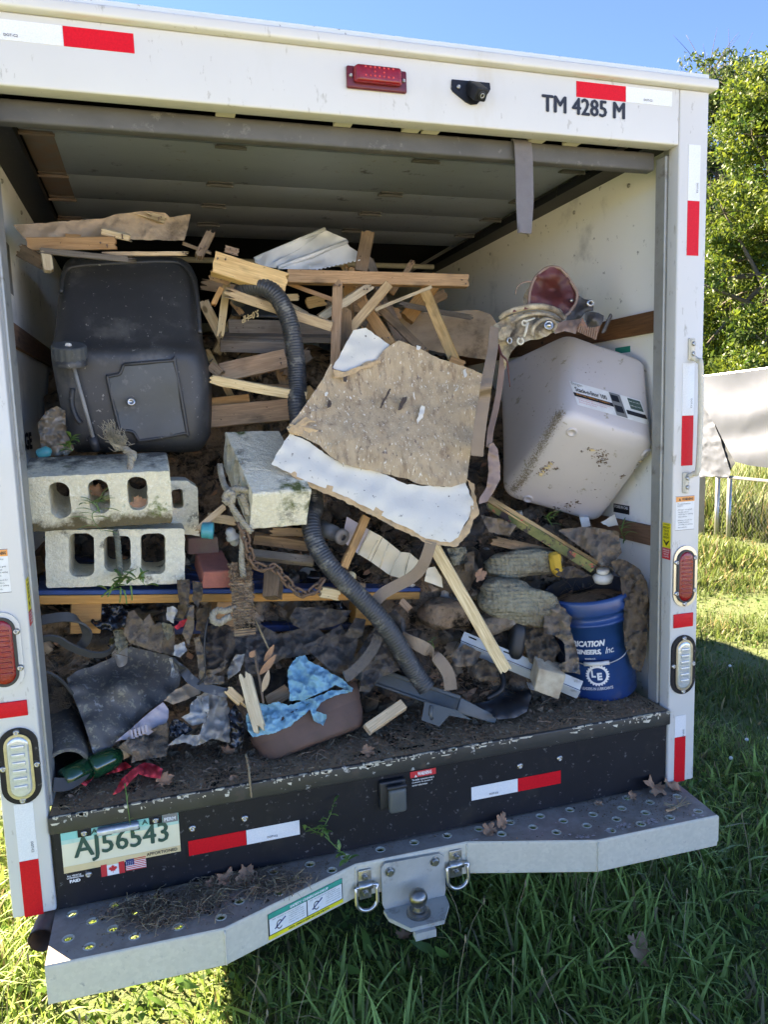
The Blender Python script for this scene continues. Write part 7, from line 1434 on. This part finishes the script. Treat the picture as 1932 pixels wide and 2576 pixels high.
for lab, o, m in (('streaky brown rag bunched above the bucket', [(665, 252, .24), (740, 240, .24), (830, 238, .23), (955, 258, .2), (968, 355, .17), (935, 402, .16), (900, 425, .14), (872, 420, .15), (850, 392, .16), (800, 350, .18), (760, 322, .2), (700, 280, .22)], 'rag2'),
    ('long muddy rag hanging down over the bucket side', [(915, 402, .11), (950, 385, .13), (985, 390, .14), (1050, 432, .13), (1090, 500, .12), (1098, 600, .115), (1094, 700, .11), (1088, 790, .11), (1078, 865, .11), (1062, 925, .11), (1020, 905, .098), (985, 810, .095), (972, 690, .094), (982, 600, .094), (1005, 540, .094), (1038, 492, .1), (960, 470, .1)], 'rag'),
    ('dark rag tucked in the bucket mouth', [(890, 415, .12), (960, 440, .11), (1030, 490, .105), (1000, 560, .10), (985, 640, .098), (968, 540, .10), (962, 470, .11)], 'ragb'),
    ('torn brown rag draped on the near side of the bucket', [(595, 600, .2), (650, 590, .19), (700, 625, .17), (732, 662, .14), (722, 705, .13), (745, 780, .12), (765, 850, .115), (772, 932, .10), (735, 925, .105), (690, 922, .11), (612, 905, .13), (668, 888, .13), (702, 872, .12), (700, 790, .13), (650, 750, .15), (600, 740, .17)], 'rag2'),
    ('crumpled soil-stained rag beside the boot sole', [(500, 700, .25), (580, 690, .24), (640, 740, .2), (680, 820, .17), (640, 880, .15), (580, 900, .15), (530, 880, .16), (510, 800, .2)], 'rag'),
    ('dark rag under the printed board', [(640, 430, .24), (740, 420, .22), (830, 470, .19), (720, 480, .2), (660, 470, .22)], 'ragb'),
    ('crumpled rag behind the galvanised strut', [(150, 840, .22), (230, 790, .24), (300, 830, .22), (280, 890, .19), (190, 900, .18)], 'rag2'),
    ('dark flap between the strut and the floor', [(240, 900, .19), (310, 860, .2), (400, 900, .18), (380, 960, .16), (300, 970, .16)], 'rag'),
    ('dark cloth between sack and torn board', [(300, 180, .36), (400, 200, .35), (470, 230, .34), (440, 280, .33), (340, 260, .34)], 'rag2'),
    ('limp grey rag under the white torn edge', [(140, 340, .34), (230, 330, .34), (240, 400, .32), (170, 420, .32)], 'burlap'),
    ('brown strip beside the sack stack', [(225, 360, .33), (270, 350, .33), (268, 440, .31), (225, 450, .31)], 'rag')):
    rag('muddy_rag', lab, 'K8', o, m, fold=(random.uniform(-.5, .5), .055, .014), crump=.022, csc=15, gap=6, group=RG, thick=.004)
for i, (k, x, y, d, rx, ry, m, lab) in enumerate((('K7', 75, 785, .26, 62, 34, 'tealpl', 'teal plastic bottle cap above the dark brick'),)): one('teal_cap', lathe([(0, 0), (.022, 0), (.024, .004), (.0245, .02), (.0255, .022), (.0255, .034), (0, .036)], at(k, 20, y, d), V((1, -.2, -.1)), 28), m, lab, 'cap', smooth=True)
one('insulator', lathe([(.008, -.02), (.014, -.01), (.014, 0), (.020, .004), (.020, .012), (.014, .016), (.016, .03), (.010, .04), (0, .04)], at('K7', 240, 850, .26), V((-.3, -.3, .9)), 24), 'porc', 'grey ceramic insulator hanging in the rope', 'insulator', smooth=True)
cr = at('KH', 490, 458, .29); ca = at('KH', 330, 385, .40)
one('grey_roller', lathe([(.010, -.004), (.022, -.004), (.026, 0), (.027, .012), (.022, .016), (.021, .03), (.026, .05), (.026, .16), (0, .16), (0, .01), (.010, .01)], cr, ca-cr, 32), 'porc', 'grey plastic roller with a hollow end beside the hose', 'roller', smooth=True)
# tan ribbed trim
TV = thing('ribbed_trim', 'tan plastic trim strip with cross ribs under the white torn board', 'trim', at('KH', 850, 640, .3))
quads = [((520, 300), (690, 400), (600, 580), (480, 480)), ((692, 402), (790, 455), (700, 640), (602, 582)), ((793, 458), (925, 565), (840, 742), (703, 642)), ((928, 568), (1000, 575), (950, 775), (843, 744)), ((1002, 578), (1075, 640), (1040, 700), (953, 776))]
for i, q in enumerate(quads): part('trim_section', sheet('KH', [(x, y, .345-(x-500)*.00010) for x, y in q], 9, .3, .002, 6, .006), 'tan' if i else 'pinkgrey', TV, True)
for a, b in (((700, 410), (606, 590)), ((755, 480), (680, 625)), ((840, 505), (770, 690)), ((930, 568), (845, 742))): part('cross_rib', tube([at('KH', *a, .318-(a[0]-500)*.0001), at('KH', *b, .318-(b[0]-500)*.0001)], .0028, 6), 'tan', TV, True)
part('trim_tail', sheet('KH', [(1130, 690, .27), (1190, 680, .27), (1240, 760, .26), (1250, 840, .25), (1180, 815, .25), (1110, 790, .26)], 9, .3, .002, 6, .005), 'tan', TV, True)
# straps
belt('brown webbing strap hanging from the torn board and looping to the pallet', 'KH', [(1160, 490, .17), (1130, 590, .175), (1085, 690, .185), (1010, 765, .2), (900, 825, .215), (800, 880, .225), (735, 945, .23)], 90, [V((1, -.1, -.1)), V((.9, -.2, -.3)), V((.5, -.3, -.8)), V((.2, -.4, -.9))], 'webbing', 'webbing_strap', 'strap', .004)
belt('brown webbing strap arching from the hose down to the floor', 'KA', [(1020, 340, .22), (1090, 370, .19), (1170, 415, .175), (1235, 475, .16), (1280, 550, .145), (1292, 632, .13)], 72, [V((.2, -.2, -1)), V((.5, -.2, -.8)), V((.9, -.1, -.3)), V((1, -.1, .1))], 'webbing', 'webbing_strap', 'strap', .004)
# ropes and chain
one('block_rope', join(rope(pts('K6', [(800, 215, .30), (860, 215, .28), (905, 265, .26), (905, 330, .245), (895, 395, .235), (860, 440, .235), (800, 500, .235), (745, 545, .24), (740, 560, .30)]), .0095), rope(pts('K6', [(860, 230, .27), (930, 255, .26), (915, 300, .25)]), .009), fray(at('K6', 850, 200, .28), V((-.4, -.2, .6)), 60, .05, 3), fray(at('K6', 780, 150, .28), V((-.2, -.2, .9)), 50, .05, 5), tube(catmull(pts('K6', [(845, 205, .28), (790, 190, .28), (765, 150, .28), (750, 110, .28)]), 6), lambda i, t: .008*(1-.8*t), 8)), 'rope', 'frayed grey rope knotted round the mossy slotted block', 'rope', smooth=True)
one('hanging_rope', rope(pts('K6', [(800, 790, .285), (815, 860, .275), (822, 940, .275), (830, 1030, .28), (835, 1100, .285)]), .009), 'ropeg', 'short brown rope end hanging into the pale block slot', 'rope', smooth=True)
one('tie_rope', join(rope(pts('K7', [(145, 330, .36), (155, 400, .32), (180, 480, .28), (215, 520, .24), (205, 560, .225), (225, 610, .22), (265, 690, .22), (300, 770, .22), (300, 900, .215), (298, 1010, .21), (310, 1110, .2)]), .0095), rope(pts('K7', [(190, 540, .24), (240, 500, .225), (300, 500, .225), (355, 510, .228)]), .010), rope(pts('K7', [(180, 560, .23), (200, 520, .22), (235, 540, .215), (225, 590, .215), (185, 585, .22), (180, 540, .23)]), .010), rope(pts('K7', [(215, 600, .215), (270, 680, .213), (330, 760, .21), (370, 800, .21)]), .009), rope(pts('K7', [(290, 540, .225), (330, 620, .225), (345, 680, .23)]), .012)), 'rope', 'thick old rope tied round the end-on block and hanging down', 'rope', smooth=True)
one('rope_loop', rope(pts('KJ', [(880, 190, .2), (780, 235, .195), (690, 230, .19), (640, 280, .185), (650, 340, .18), (720, 360, .18), (770, 320, .185), (840, 290, .19)]), .0105), 'rope', 'stiff loop of old rope beside the ridged strip', 'rope', smooth=True)
cpth = resample(catmull(pts('K7', [(285, 745, .215), (325, 830, .21), (345, 920, .208), (375, 1010, .206), (440, 1050, .205), (510, 1035, .205), (560, 1075, .205), (610, 1140, .20), (665, 1195, .20), (720, 1232, .20), (780, 1215, .205), (830, 1175, .21), (862, 1130, .22)]), 10), .027)
CH = thing('rusty_chain', 'rusty steel chain draped from the rope to the pallet edge', 'chain', cpth[len(cpth)//2])
for i in range(len(cpth)-1):
    a, b = cpth[i], cpth[i+1]; t = (b-a).normalized(); n0 = (CAM-a); n0 = (n0-t*n0.dot(t)).normalized(); s = t.cross(n0); pl2 = s if i % 2 else (n0*.75+s*.45).normalized(); c = (a+b)/2; R1, HL = .010, .0105
    lp = [c+t*(HL+R1*math.cos(q))+pl2*R1*math.sin(q) for q in np.linspace(-math.pi/2, math.pi/2, 7)]+[c+t*(-HL+R1*math.cos(q))+pl2*R1*math.sin(q) for q in np.linspace(math.pi/2, 3*math.pi/2, 7)]
    part('link', tube(lp+lp[:1], .0044, 7, False), 'chain', CH, True)

# ---- saddle on the bin
SD = thing('saddle', 'old leather saddle with a maroon flap lying upside down on the storage bin', 'saddle', at('KG', 900, 800, .34))
fo = [(750, 532, .40), (755, 430, .40), (770, 350, .405), (800, 270, .41), (840, 215, .41), (885, 175, .41), (930, 145, .41), (985, 130, .41), (1045, 135, .40), (1090, 155, .40), (1140, 210, .395), (1180, 270, .39), (1222, 335, .38), (1252, 395, .37), (1255, 450, .37), (1235, 520, .365), (1200, 570, .36), (1165, 615, .36), (1130, 640, .36), (1085, 575, .37), (1000, 535, .38), (870, 522, .39)]
part('seat_flap', sheet('KG', fo, 6, .2, .010, 7, .010, mid=[(*px('KG', 980, 360), .435)]), 'maroon', SD, True)
part('flap_rim', tube(catmull([at('KG', x, y, d-.004) for x, y, d in fo[:19]], 4), .0055, 8), 'leather', SD, True)
part('flap_stud', lathe([(0, .006), (.005, .005), (.007, 0), (0, 0)], at('KG', 1195, 482, .355), V((0, -1, .1)), 16), 'screw', SD, True)
part('rear_wing', sheet('KG', [(690, 545, .45), (688, 450, .46), (715, 385, .46), (760, 338, .45), (770, 350, .44), (750, 420, .43), (748, 540, .42)], 6, .3, .004, 9, .008), 'hide', SD, True)
part('tie_thong', tube(catmull(pts('KG', [(775, 285, .41), (720, 285, .41), (660, 310, .40), (620, 360, .40), (608, 420, .40)]), 6), lambda i, t: .0032*(1.2-.7*t), 6), 'leather', SD, True)
part('skirt', sheet('KG', [(325, 870, .42), (350, 780, .42), (400, 725, .42), (460, 690, .41), (520, 650, .40), (620, 615, .39), (700, 600, .385), (800, 590, .38), (900, 600, .375), (1000, 640, .365), (1040, 700, .355), (1035, 770, .34), (1000, 815, .33), (940, 850, .33), (860, 880, .33), (760, 895, .34), (680, 925, .345), (620, 955, .35), (570, 1010, .355), (535, 1090, .36), (510, 1200, .36), (490, 1170, .37), (480, 1060, .38), (450, 960, .39), (400, 940, .40)], 7, 1, .016, 10, .008, fold=(.7, .10, .008)), 'hide', SD, True)
part('cantle_roll', tube(catmull(pts('KG', [(440, 670, .40), (520, 610, .385), (640, 570, .375), (760, 548, .365), (880, 545, .36), (980, 565, .355), (1060, 605, .35), (1125, 672, .35)]), 8), lambda i, t: .008+.003*math.sin(t*3), 12), 'hide', SD, True)
part('cantle_top', sheet('KG', [(520, 595, .38), (640, 548, .375), (760, 528, .37), (880, 520, .37), (1000, 540, .36), (1070, 580, .355), (1000, 575, .35), (880, 560, .35), (740, 568, .355), (600, 600, .365), (540, 620, .375)], 6, .5, .004, 10, .008), 'maroon', SD, True)
part('second_roll', tube(catmull(pts('KG', [(560, 720, .37), (680, 650, .36), (800, 622, .35), (920, 625, .345), (1020, 660, .34), (1090, 700, .345)]), 8), .006, 10), 'hide', SD, True)
part('panel_roll', tube(catmull(pts('KG', [(780, 850, .32), (800, 760, .32), (880, 690, .32), (970, 680, .315), (1030, 730, .315), (1000, 800, .31)]), 8), .0065, 10), 'hide', SD, True)
part('panel_fold', sheet('KG', [(430, 830, .36), (470, 760, .36), (540, 745, .355), (570, 790, .35), (550, 860, .35), (490, 900, .355), (440, 890, .36)], 6, .4, .006, 14, .012), 'hide', SD, True)
part('concho', lathe([(.016, -.002), (.016, .003), (.012, .004), (.011, .002), (.0085, .002), (.008, .007), (0, .008)], at('KG', 958, 740, .30), V((-.25, -.95, .15)), 24), 'screw', SD, True)
part('snap_clip', join(tube(catmull(pts('KG', [(810, 665, .30), (740, 690, .295), (705, 700, .295)]), 4), .0032, 7), tube([at('KG', 705+26*math.cos(a), 715+26*math.sin(a), .295) for a in np.linspace(0, 6.283, 16)], .003, 7, False), tube(pts('KG', [(740, 710, .293), (720, 800, .293), (700, 860, .293)]), .0045, 8), tube([at('KG', 662+30*math.cos(a), 905+32*math.sin(a), .293) for a in np.linspace(-1.2, 4.4, 16)], .0034, 7)), 'galv', SD, True)
part('ring', tube([at('KG', 548+22*math.cos(a), 900+30*math.sin(a), .345) for a in np.linspace(0, 6.283, 16)], .003, 6, False), 'screw', SD, True)
part('long_strap', ribbon(catmull(pts('KG', [(390, 760, .36), (380, 860, .34), (375, 980, .31), (350, 1120, .27), (320, 1280, .24), (300, 1400, .22)])+pts('K5', [(45, 900, .2), (25, 1020, .18), (8, 1150, .165), (0, 1240, .16)]), 8), lambda t: .030+.012*t, [V((1, 0, .1)), V((1, -.2, .2)), V((1, -.1, .1))], .004), 'webbing', SD)
part('inner_strap', ribbon(catmull(pts('K5', [(150, 650, .34), (138, 780, .33), (122, 900, .31), (100, 1010, .28), (78, 1100, .25), (70, 1190, .23)]), 8), .020, [V((1, -.3, .1)), V((.9, -.4, .1))], .005), 'leather', SD)
part('stirrup_leather', sheet('K5', [(70, 1170, .22), (95, 1165, .22), (118, 1200, .21), (132, 1290, .2), (134, 1370, .19), (100, 1440, .18), (60, 1500, .18), (10, 1515, .18), (15, 1480, .18), (55, 1420, .19), (68, 1330, .2), (62, 1250, .21)], 6, .4, .008, 10, .007), 'leather', SD, True)
part('thin_lace', tube(catmull(pts('KG', [(430, 940, .33), (460, 1040, .32), (520, 1110, .31), (535, 1220, .31), (552, 1385, .31)]), 8), lambda i, t: .0035*(1.2-.7*t), 6), 'maroon', SD, True)
part('black_fender', sheet('KG', [(1150, 640, .36), (1210, 560, .365), (1260, 470, .37), (1270, 430, .37), (1330, 465, .36), (1410, 480, .33), (1430, 540, .32), (1420, 590, .315), (1340, 610, .33), (1300, 660, .33), (1240, 690, .34), (1140, 700, .35)], 7, .6, .014, 10, .014, fold=(.5, .05, .006)), 'blackl', SD, True)
part('brown_fender', sheet('KG', [(1030, 725, .33), (1130, 690, .33), (1240, 680, .31), (1300, 665, .29), (1270, 760, .28), (1240, 830, .28), (1130, 800, .30), (1020, 830, .32)], 6, .5, .008, 9, .008), 'leather', SD, True)
part('buckle', tube([at('KG', 1392+30*math.cos(a), 508+26*math.sin(a), .285) for a in np.linspace(0, 6.283, 14)], .0042, 7, False), 'screw', SD, True)
s0, s1 = at('KG', 1330, 690, .27), at('KG', 1500, 700, .22)
part('stirrup_cover', sheet('KG', [(1335, 610, .27), (1400, 595, .255), (1480, 610, .235), (1535, 640, .22), (1530, 690, .215), (1500, 745, .215), (1430, 770, .235), (1380, 775, .25), (1335, 680, .27)], 6, .3, .004, 9, .02, mid=[(*px('KG', 1430, 680), .215)]), 'blackl', SD, True)
part('laced_wedge', sheet('KG', [(1310, 655, .265), (1345, 720, .25), (1375, 775, .24), (1500, 740, .215), (1480, 800, .22), (1450, 892, .235), (1350, 850, .26), (1248, 795, .285)], 6, .5, .003, 9, .012), 'weave', SD, True)
for i in range(9): part('lace', tube([at('KG', 1290+i*22, 745+i*2, .262-i*.005), at('KG', 1265+i*23, 812+i*9, .268-i*.005)], .0022, 5), 'leather', SD)
part('stirrup_tread', rbox([at('KG', x, y, d) for x, y, d in ((1500, 820, .20), (1595, 612, .195), (1530, 815, .235), (1612, 625, .225), (1525, 828, .195), (1622, 620, .19), (1545, 820, .23), (1628, 640, .22))], .008, 4, 3), 'blackl', SD, True)

# ---- weeds, leaves and small plants
def sprig(name, label, stemP, leaves, L, wd, cat='weed', group=None, m=None):
    c = stemP[len(stemP)//2]; T = thing(name, label, cat, stemP[0], group); R_ = random.Random(len(label)); st = catmull(stemP, 6); put('stem', tube(st, lambda i, t: .0018*(1.1-.8*t), 5), M['straw'] if m else LM, T)
    for i in range(leaves):
        t = (i+1)/leaves; p = st[min(len(st)-1, int(t*(len(st)-1)))]; a = R_.uniform(0, 6.28); d = V((math.cos(a), -.35+.5*math.sin(a), R_.uniform(-.3, .6))).normalized()
        o = put('leaf', leafmesh(p, p+d*L*R_.uniform(.6, 1.2), wd*R_.uniform(.7, 1.2), V((0, 0, 1)), .3), m or LM, T, True)
    return T
LM = bpy.data.materials.new('weed_leaf'); LM.use_nodes = True; _b = LM.node_tree.nodes['Principled BSDF']; _b.inputs['Base Color'].default_value = (.075, .16, .03, 1); _b.inputs['Roughness'].default_value = .45
_n = LM.node_tree.nodes.new('ShaderNodeTexNoise'); _n.inputs['Scale'].default_value = 60; _rp = LM.node_tree.nodes.new('ShaderNodeValToRGB'); _rp.color_ramp.elements[0].color = (.05, .12, .02, 1); _rp.color_ramp.elements[1].color = (.14, .24, .05, 1); LM.node_tree.links.new(_n.outputs[0], _rp.inputs[0]); LM.node_tree.links.new(_rp.outputs[0], _b.inputs['Base Color'])
sprig('green_weed', 'leafy green weed wilting over the pallet edge', pts('K6', [(830, 1100, .27), (850, 1140, .24), (800, 1170, .22), (720, 1225, .21)]), 14, .05, .016)
sprig('green_weed', 'pale green seed weed drooping below the pale block', pts('K6', [(860, 1110, .26), (920, 1130, .22), (960, 1120, .21), (1010, 1170, .21)]), 9, .045, .015)
one('seed_weed', join(*[tube(catmull(pts('K6', [(x, y, .21), ((x+x2)/2+4, (y+y2)/2, .205), (x2, y2, .205)]), 4), lambda i_, t: .003-.0016*t+.0008*(i_ % 2), 5) for x, y, x2, y2 in ((835, 1180, 830, 1290), (905, 1170, 915, 1275), (770, 1190, 700, 1250), (860, 1200, 878, 1300), (780, 1170, 745, 1250))]), LM, 'green seed spikes hanging below the weed over the pallet', 'weed', None, True)
sprig('green_weed', 'small grass tuft growing in the middle slot of the mossy block', pts('K6', [(690, 660, .22), (670, 610, .215), (640, 590, .21), (600, 600, .21)]), 9, .06, .007)
sprig('green_weed', 'grass blades trailing down the mossy block face', pts('K6', [(690, 640, .22), (640, 670, .215), (650, 720, .212), (700, 790, .21)]), 6, .06, .006)
sprig('green_weed', 'light green sprout behind the mossy block', pts('K6', [(500, 235, .35), (480, 190, .35), (490, 140, .35)]), 9, .05, .014)
sprig('green_weed', 'grass tuft under the bin by the wall board', pts('K8', [(985, 300, .28), (970, 265, .27), (955, 235, .26)]), 8, .06, .008)
sprig('green_weed', 'dark grass sprigs in the shadow under the bin', pts('K8', [(640, 230, .38), (620, 200, .37), (610, 185, .36)]), 10, .06, .008)
sprig('green_weed', 'tiny green shoot beside the webbing strap', pts('KA', [(1200, 400, .19), (1190, 370, .185), (1185, 345, .18)]), 4, .03, .009)
sprig('green_weed', 'thin weed growing up in front of the black rear panel', pts('KC', [(460, 560, -.02), (470, 520, -.02), (510, 440, -.02), (530, 375, -.02)]), 10, .032, .009)
sprig('green_weed', 'low weed at the foot of the black rear panel', pts('KC', [(470, 550, -.03), (420, 530, -.03), (370, 500, -.03)]), 9, .03, .009)
sprig('green_weed', 'weed shoot lying on the bumper plate', pts('KC', [(480, 560, -.04), (560, 640, -.075), (610, 690, -.085), (560, 730, -.10)]), 8, .034, .012)
sprig('green_weed', 'pale weed stem hanging over the sill above the number plate', pts('K9', [(800, 1330, .02), (815, 1450, -.016), (830, 1560, -.018), (838, 1640, -.018)]), 3, .02, .004)
one('root_strand', tube(catmull(pts('KA', [(150, 990, .06), (165, 1060, .01), (172, 1130, -.015), (182, 1230, -.018)]), 6), lambda i, t: .003-.001*t+.001*(i % 2), 6), 'straw', 'dry root strand hanging over the black sill edge', 'root')
def oakleaf(label, c, size, ang, tilt, m='deadleaf', group='dead brown leaves'):
    R_ = random.Random(label); o = []
    for i in range(44):
        a = 2*math.pi*i/44; r = (.62+.38*abs(math.cos(a*2.5)))*(1+.2*R_.uniform(-1, 1)); o.append((r*math.cos(a), r*.72*math.sin(a)))
    p2, f2 = fill2d(o, (), .22); n_ = V((math.sin(tilt)*math.cos(ang), -math.sin(tilt), math.cos(tilt))).normalized(); e1 = V((math.cos(ang), math.sin(ang), 0)); e1 = (e1-n_*e1.dot(n_)).normalized(); e2 = n_.cross(e1)
    v = [c+e1*x*size+e2*y*size+n_*size*(.35*noise.noise(V((x*1.6, y*1.6, size*99+ang)))+.28*abs(y)+.12*x*x) for x, y in p2]
    return one('dead_leaf', solidify(v, f2, n_*-.0006), m, label, 'leaf', group, True)
def B3(k, x, y, dz=.012): p = atz(k, x, y, ZBU+dz); p.y = min(p.y, -.022); return p
oakleaf('large curled brown leaf against the panel at the bumper end', B3('KD', 940, 285, .02), 0.0541, .3, .45)
oakleaf('brown leaf lying beside the large curled leaf', B3('KD', 1065, 300, .012), 0.0369, -.4, .4)
oakleaf('small leaf shard leaning on the black panel', B3('KD', 822, 315, .012), 0.0205, 1.3, .5)
oakleaf('rolled dead leaf standing on the bumper by the white tape', B3('KC', 1355, 355, .015), 0.0295, 1.2, .6)
oakleaf('flat brown leaf near the bumper front edge', B3('KD', 205, 600, .006), 0.0328, .9, .2)
oakleaf('small tan leaf on the bumper plate', B3('KD', 725, 418, .006), 0.0180, .2, .2)
oakleaf('pale dry leaf lying on the bumper beside the plate', B3('KB', 1170, 555, .012), 0.0369, .2, .4)
oakleaf('folded dry leaf next to the red tape end', B3('KB', 1265, 560, .012), 0.0344, 1.0, .4)
oakleaf('round brown leaf scrap on the bumper by the tape', B3('KB', 1085, 550, .01), 0.0213, .4, .5)
oakleaf('dark leaf scrap on the bumper bend', B3('KB', 1325, 705, .008), 0.0180, 1.4, .3)
oakleaf('brown leaf caught on the lawn in the shade', atz('KD', 985, 1225, .09), 0.0615, .9, .5)
oakleaf('grey-brown leaf on the soil by the red ribbon', atz('K9', 1055, 1305, F+.02), 0.0279, .6, .6)
oakleaf('crumpled tan leaf below the clear film', atz('K9', 1460, 1120, F+.02), 0.0246, .2, .5)
oakleaf('orange oak leaf on the sacks', at('K8', 295, 465, .30), .034, .9, 1.2)
oakleaf('tan leaf in the soil beside the offcut', atz('KA', 1380, 665, F+.03), 0.0246, .5, .6)
oakleaf('dead leaf in the slot of the mossy block', at('K6', 955, 610, .26), .034, 1.3, 1.3)
oakleaf('reddish leaf in the middle slot of the mossy block', at('K6', 670, 510, .29), .028, .2, 1.3)
oakleaf('brown curl of bark across the floor slot', atz('KA', 830, 975, F+.012), 0.0279, .8, .4)
oakleaf('brown leaf on the lawn near the steel ring', atz('KC', 915, 1110, .06), 0.0287, .1, .3)
TWG = thing('twig_bunch', 'little bunch of dry twigs at the bumper corner', 'twigs', B3('KD', 1190, 470))
for i in range(16):
    a = random.uniform(0, 6.28); p = B3('KD', 1190, 475, .008); put('twig', tube([p+V((random.gauss(0, .012), random.gauss(0, .008), 0)), p+V((.05*math.cos(a), .03*math.sin(a), random.uniform(0, .02)))], .0012, 4), M['straw'], TWG)
one('wood_sliver', plankmesh(B3('KD', 1130, 500, .008), B3('KD', 1185, 478, .012), .009, .004, 0, (.004, .01)), 'fir', 'orange wood sliver beside the twig bunch', 'wood piece')

one('paper_box', qbox('K5', (585, 1590), (640, 1590), (600, 1650), (650, 1640), .40, V((.03, .05, 0)), .002), 'stick', 'white paper box corner under the storage bin', 'box', smooth=True)
rag('white_flap', 'cream card flap hanging below the storage bin', 'K8', [(870, 215, .3), (935, 175, .3), (952, 228, .3), (905, 236, .3)], 'card', cat='card', crump=.004)

# gouges, flakes and paper left on the torn board
for i, (m_, o) in enumerate((('dirty_ink', [(1140, 1130), (1150, 1135), (1112, 1205), (1090, 1250), (1078, 1245), (1108, 1185)]), ('dirty_ink', [(1215, 1185), (1240, 1178), (1232, 1212), (1205, 1250), (1188, 1262), (1200, 1225)]), ('dirty_ink', [(768, 1190), (790, 1205), (786, 1240), (765, 1250)]), ('dirty_ink', [(860, 1062), (890, 1055), (880, 1092), (862, 1090)]),
    ('card', [(1330, 1232), (1352, 1240), (1335, 1300), (1305, 1345), (1300, 1320)]), ('card', [(1575, 1020), (1592, 1012), (1598, 1060), (1582, 1068)]), ('card', [(1545, 1120), (1562, 1110), (1535, 1150), (1525, 1148)]), ('card', [(1300, 870), (1322, 880), (1312, 905), (1296, 898)]), ('card', [(750, 1155), (768, 1150), (764, 1176), (752, 1176)]), ('corr', [(525, 1375), (640, 1300), (700, 1330), (640, 1345), (620, 1400), (560, 1400)]), ('corr', [(1085, 1545), (1160, 1560), (1260, 1590), (1250, 1610), (1150, 1580), (1090, 1562)]), ('corr', [(800, 1020), (870, 1030), (1000, 985), (1080, 960), (1085, 975), (990, 1010), (880, 1060), (810, 1070)]))):
    mm = mat('gouge', (.05, .035, .032), (.09, .065, .05), 60, .95, 0, .4, 90) if m_ == 'dirty_ink' else M[m_]
    q = [(px('K4', x, y)[0]/1.1646, px('K4', x, y)[1]/1.1646) for x, y in o]
    part('gouge' if m_ == 'dirty_ink' else 'paper_flake', sheet('D', [(x, y, bd(y)-.0075) for x, y in q], 5, 3, .0008, 30, .0035), mm, TB)
R_ = random.Random(77); cvv, cff = [], []
for cx, cy, rx, ry, n_ in ((900, 575, 40, 14, 26), (1050, 555, 40, 14, 20), (690, 630, 50, 10, 24), (830, 602, 20, 14, 10), (130, 655, 30, 10, 14), (1300, 520, 50, 20, 10), (500, 600, 300, 60, 30)):
    for i in range(n_):
        p = atz('KD', R_.gauss(cx, rx*.5), R_.gauss(cy, ry*.5), ZBU+.0022); b = len(cvv); s = R_.uniform(.002, .009)*(.4 if n_ == 30 else 1)
        if p.y < seg_y(p.x)+.006: continue
        cvv += [p+V((s*R_.uniform(.5, 1)*math.cos(t), s*R_.uniform(.2, .6)*math.sin(t), 0)) for t in (0, 1.2, 2.3, 3.4, 4.6, 5.5)]; cff.append(tuple(range(b, b+6)))
put('bumper_scuffs', (cvv, cff), mat('scuffed_paint', (.62, .50, .46), (.5, .42, .4), 90, .7, 0, .1, 90), BU, kind='stuff')
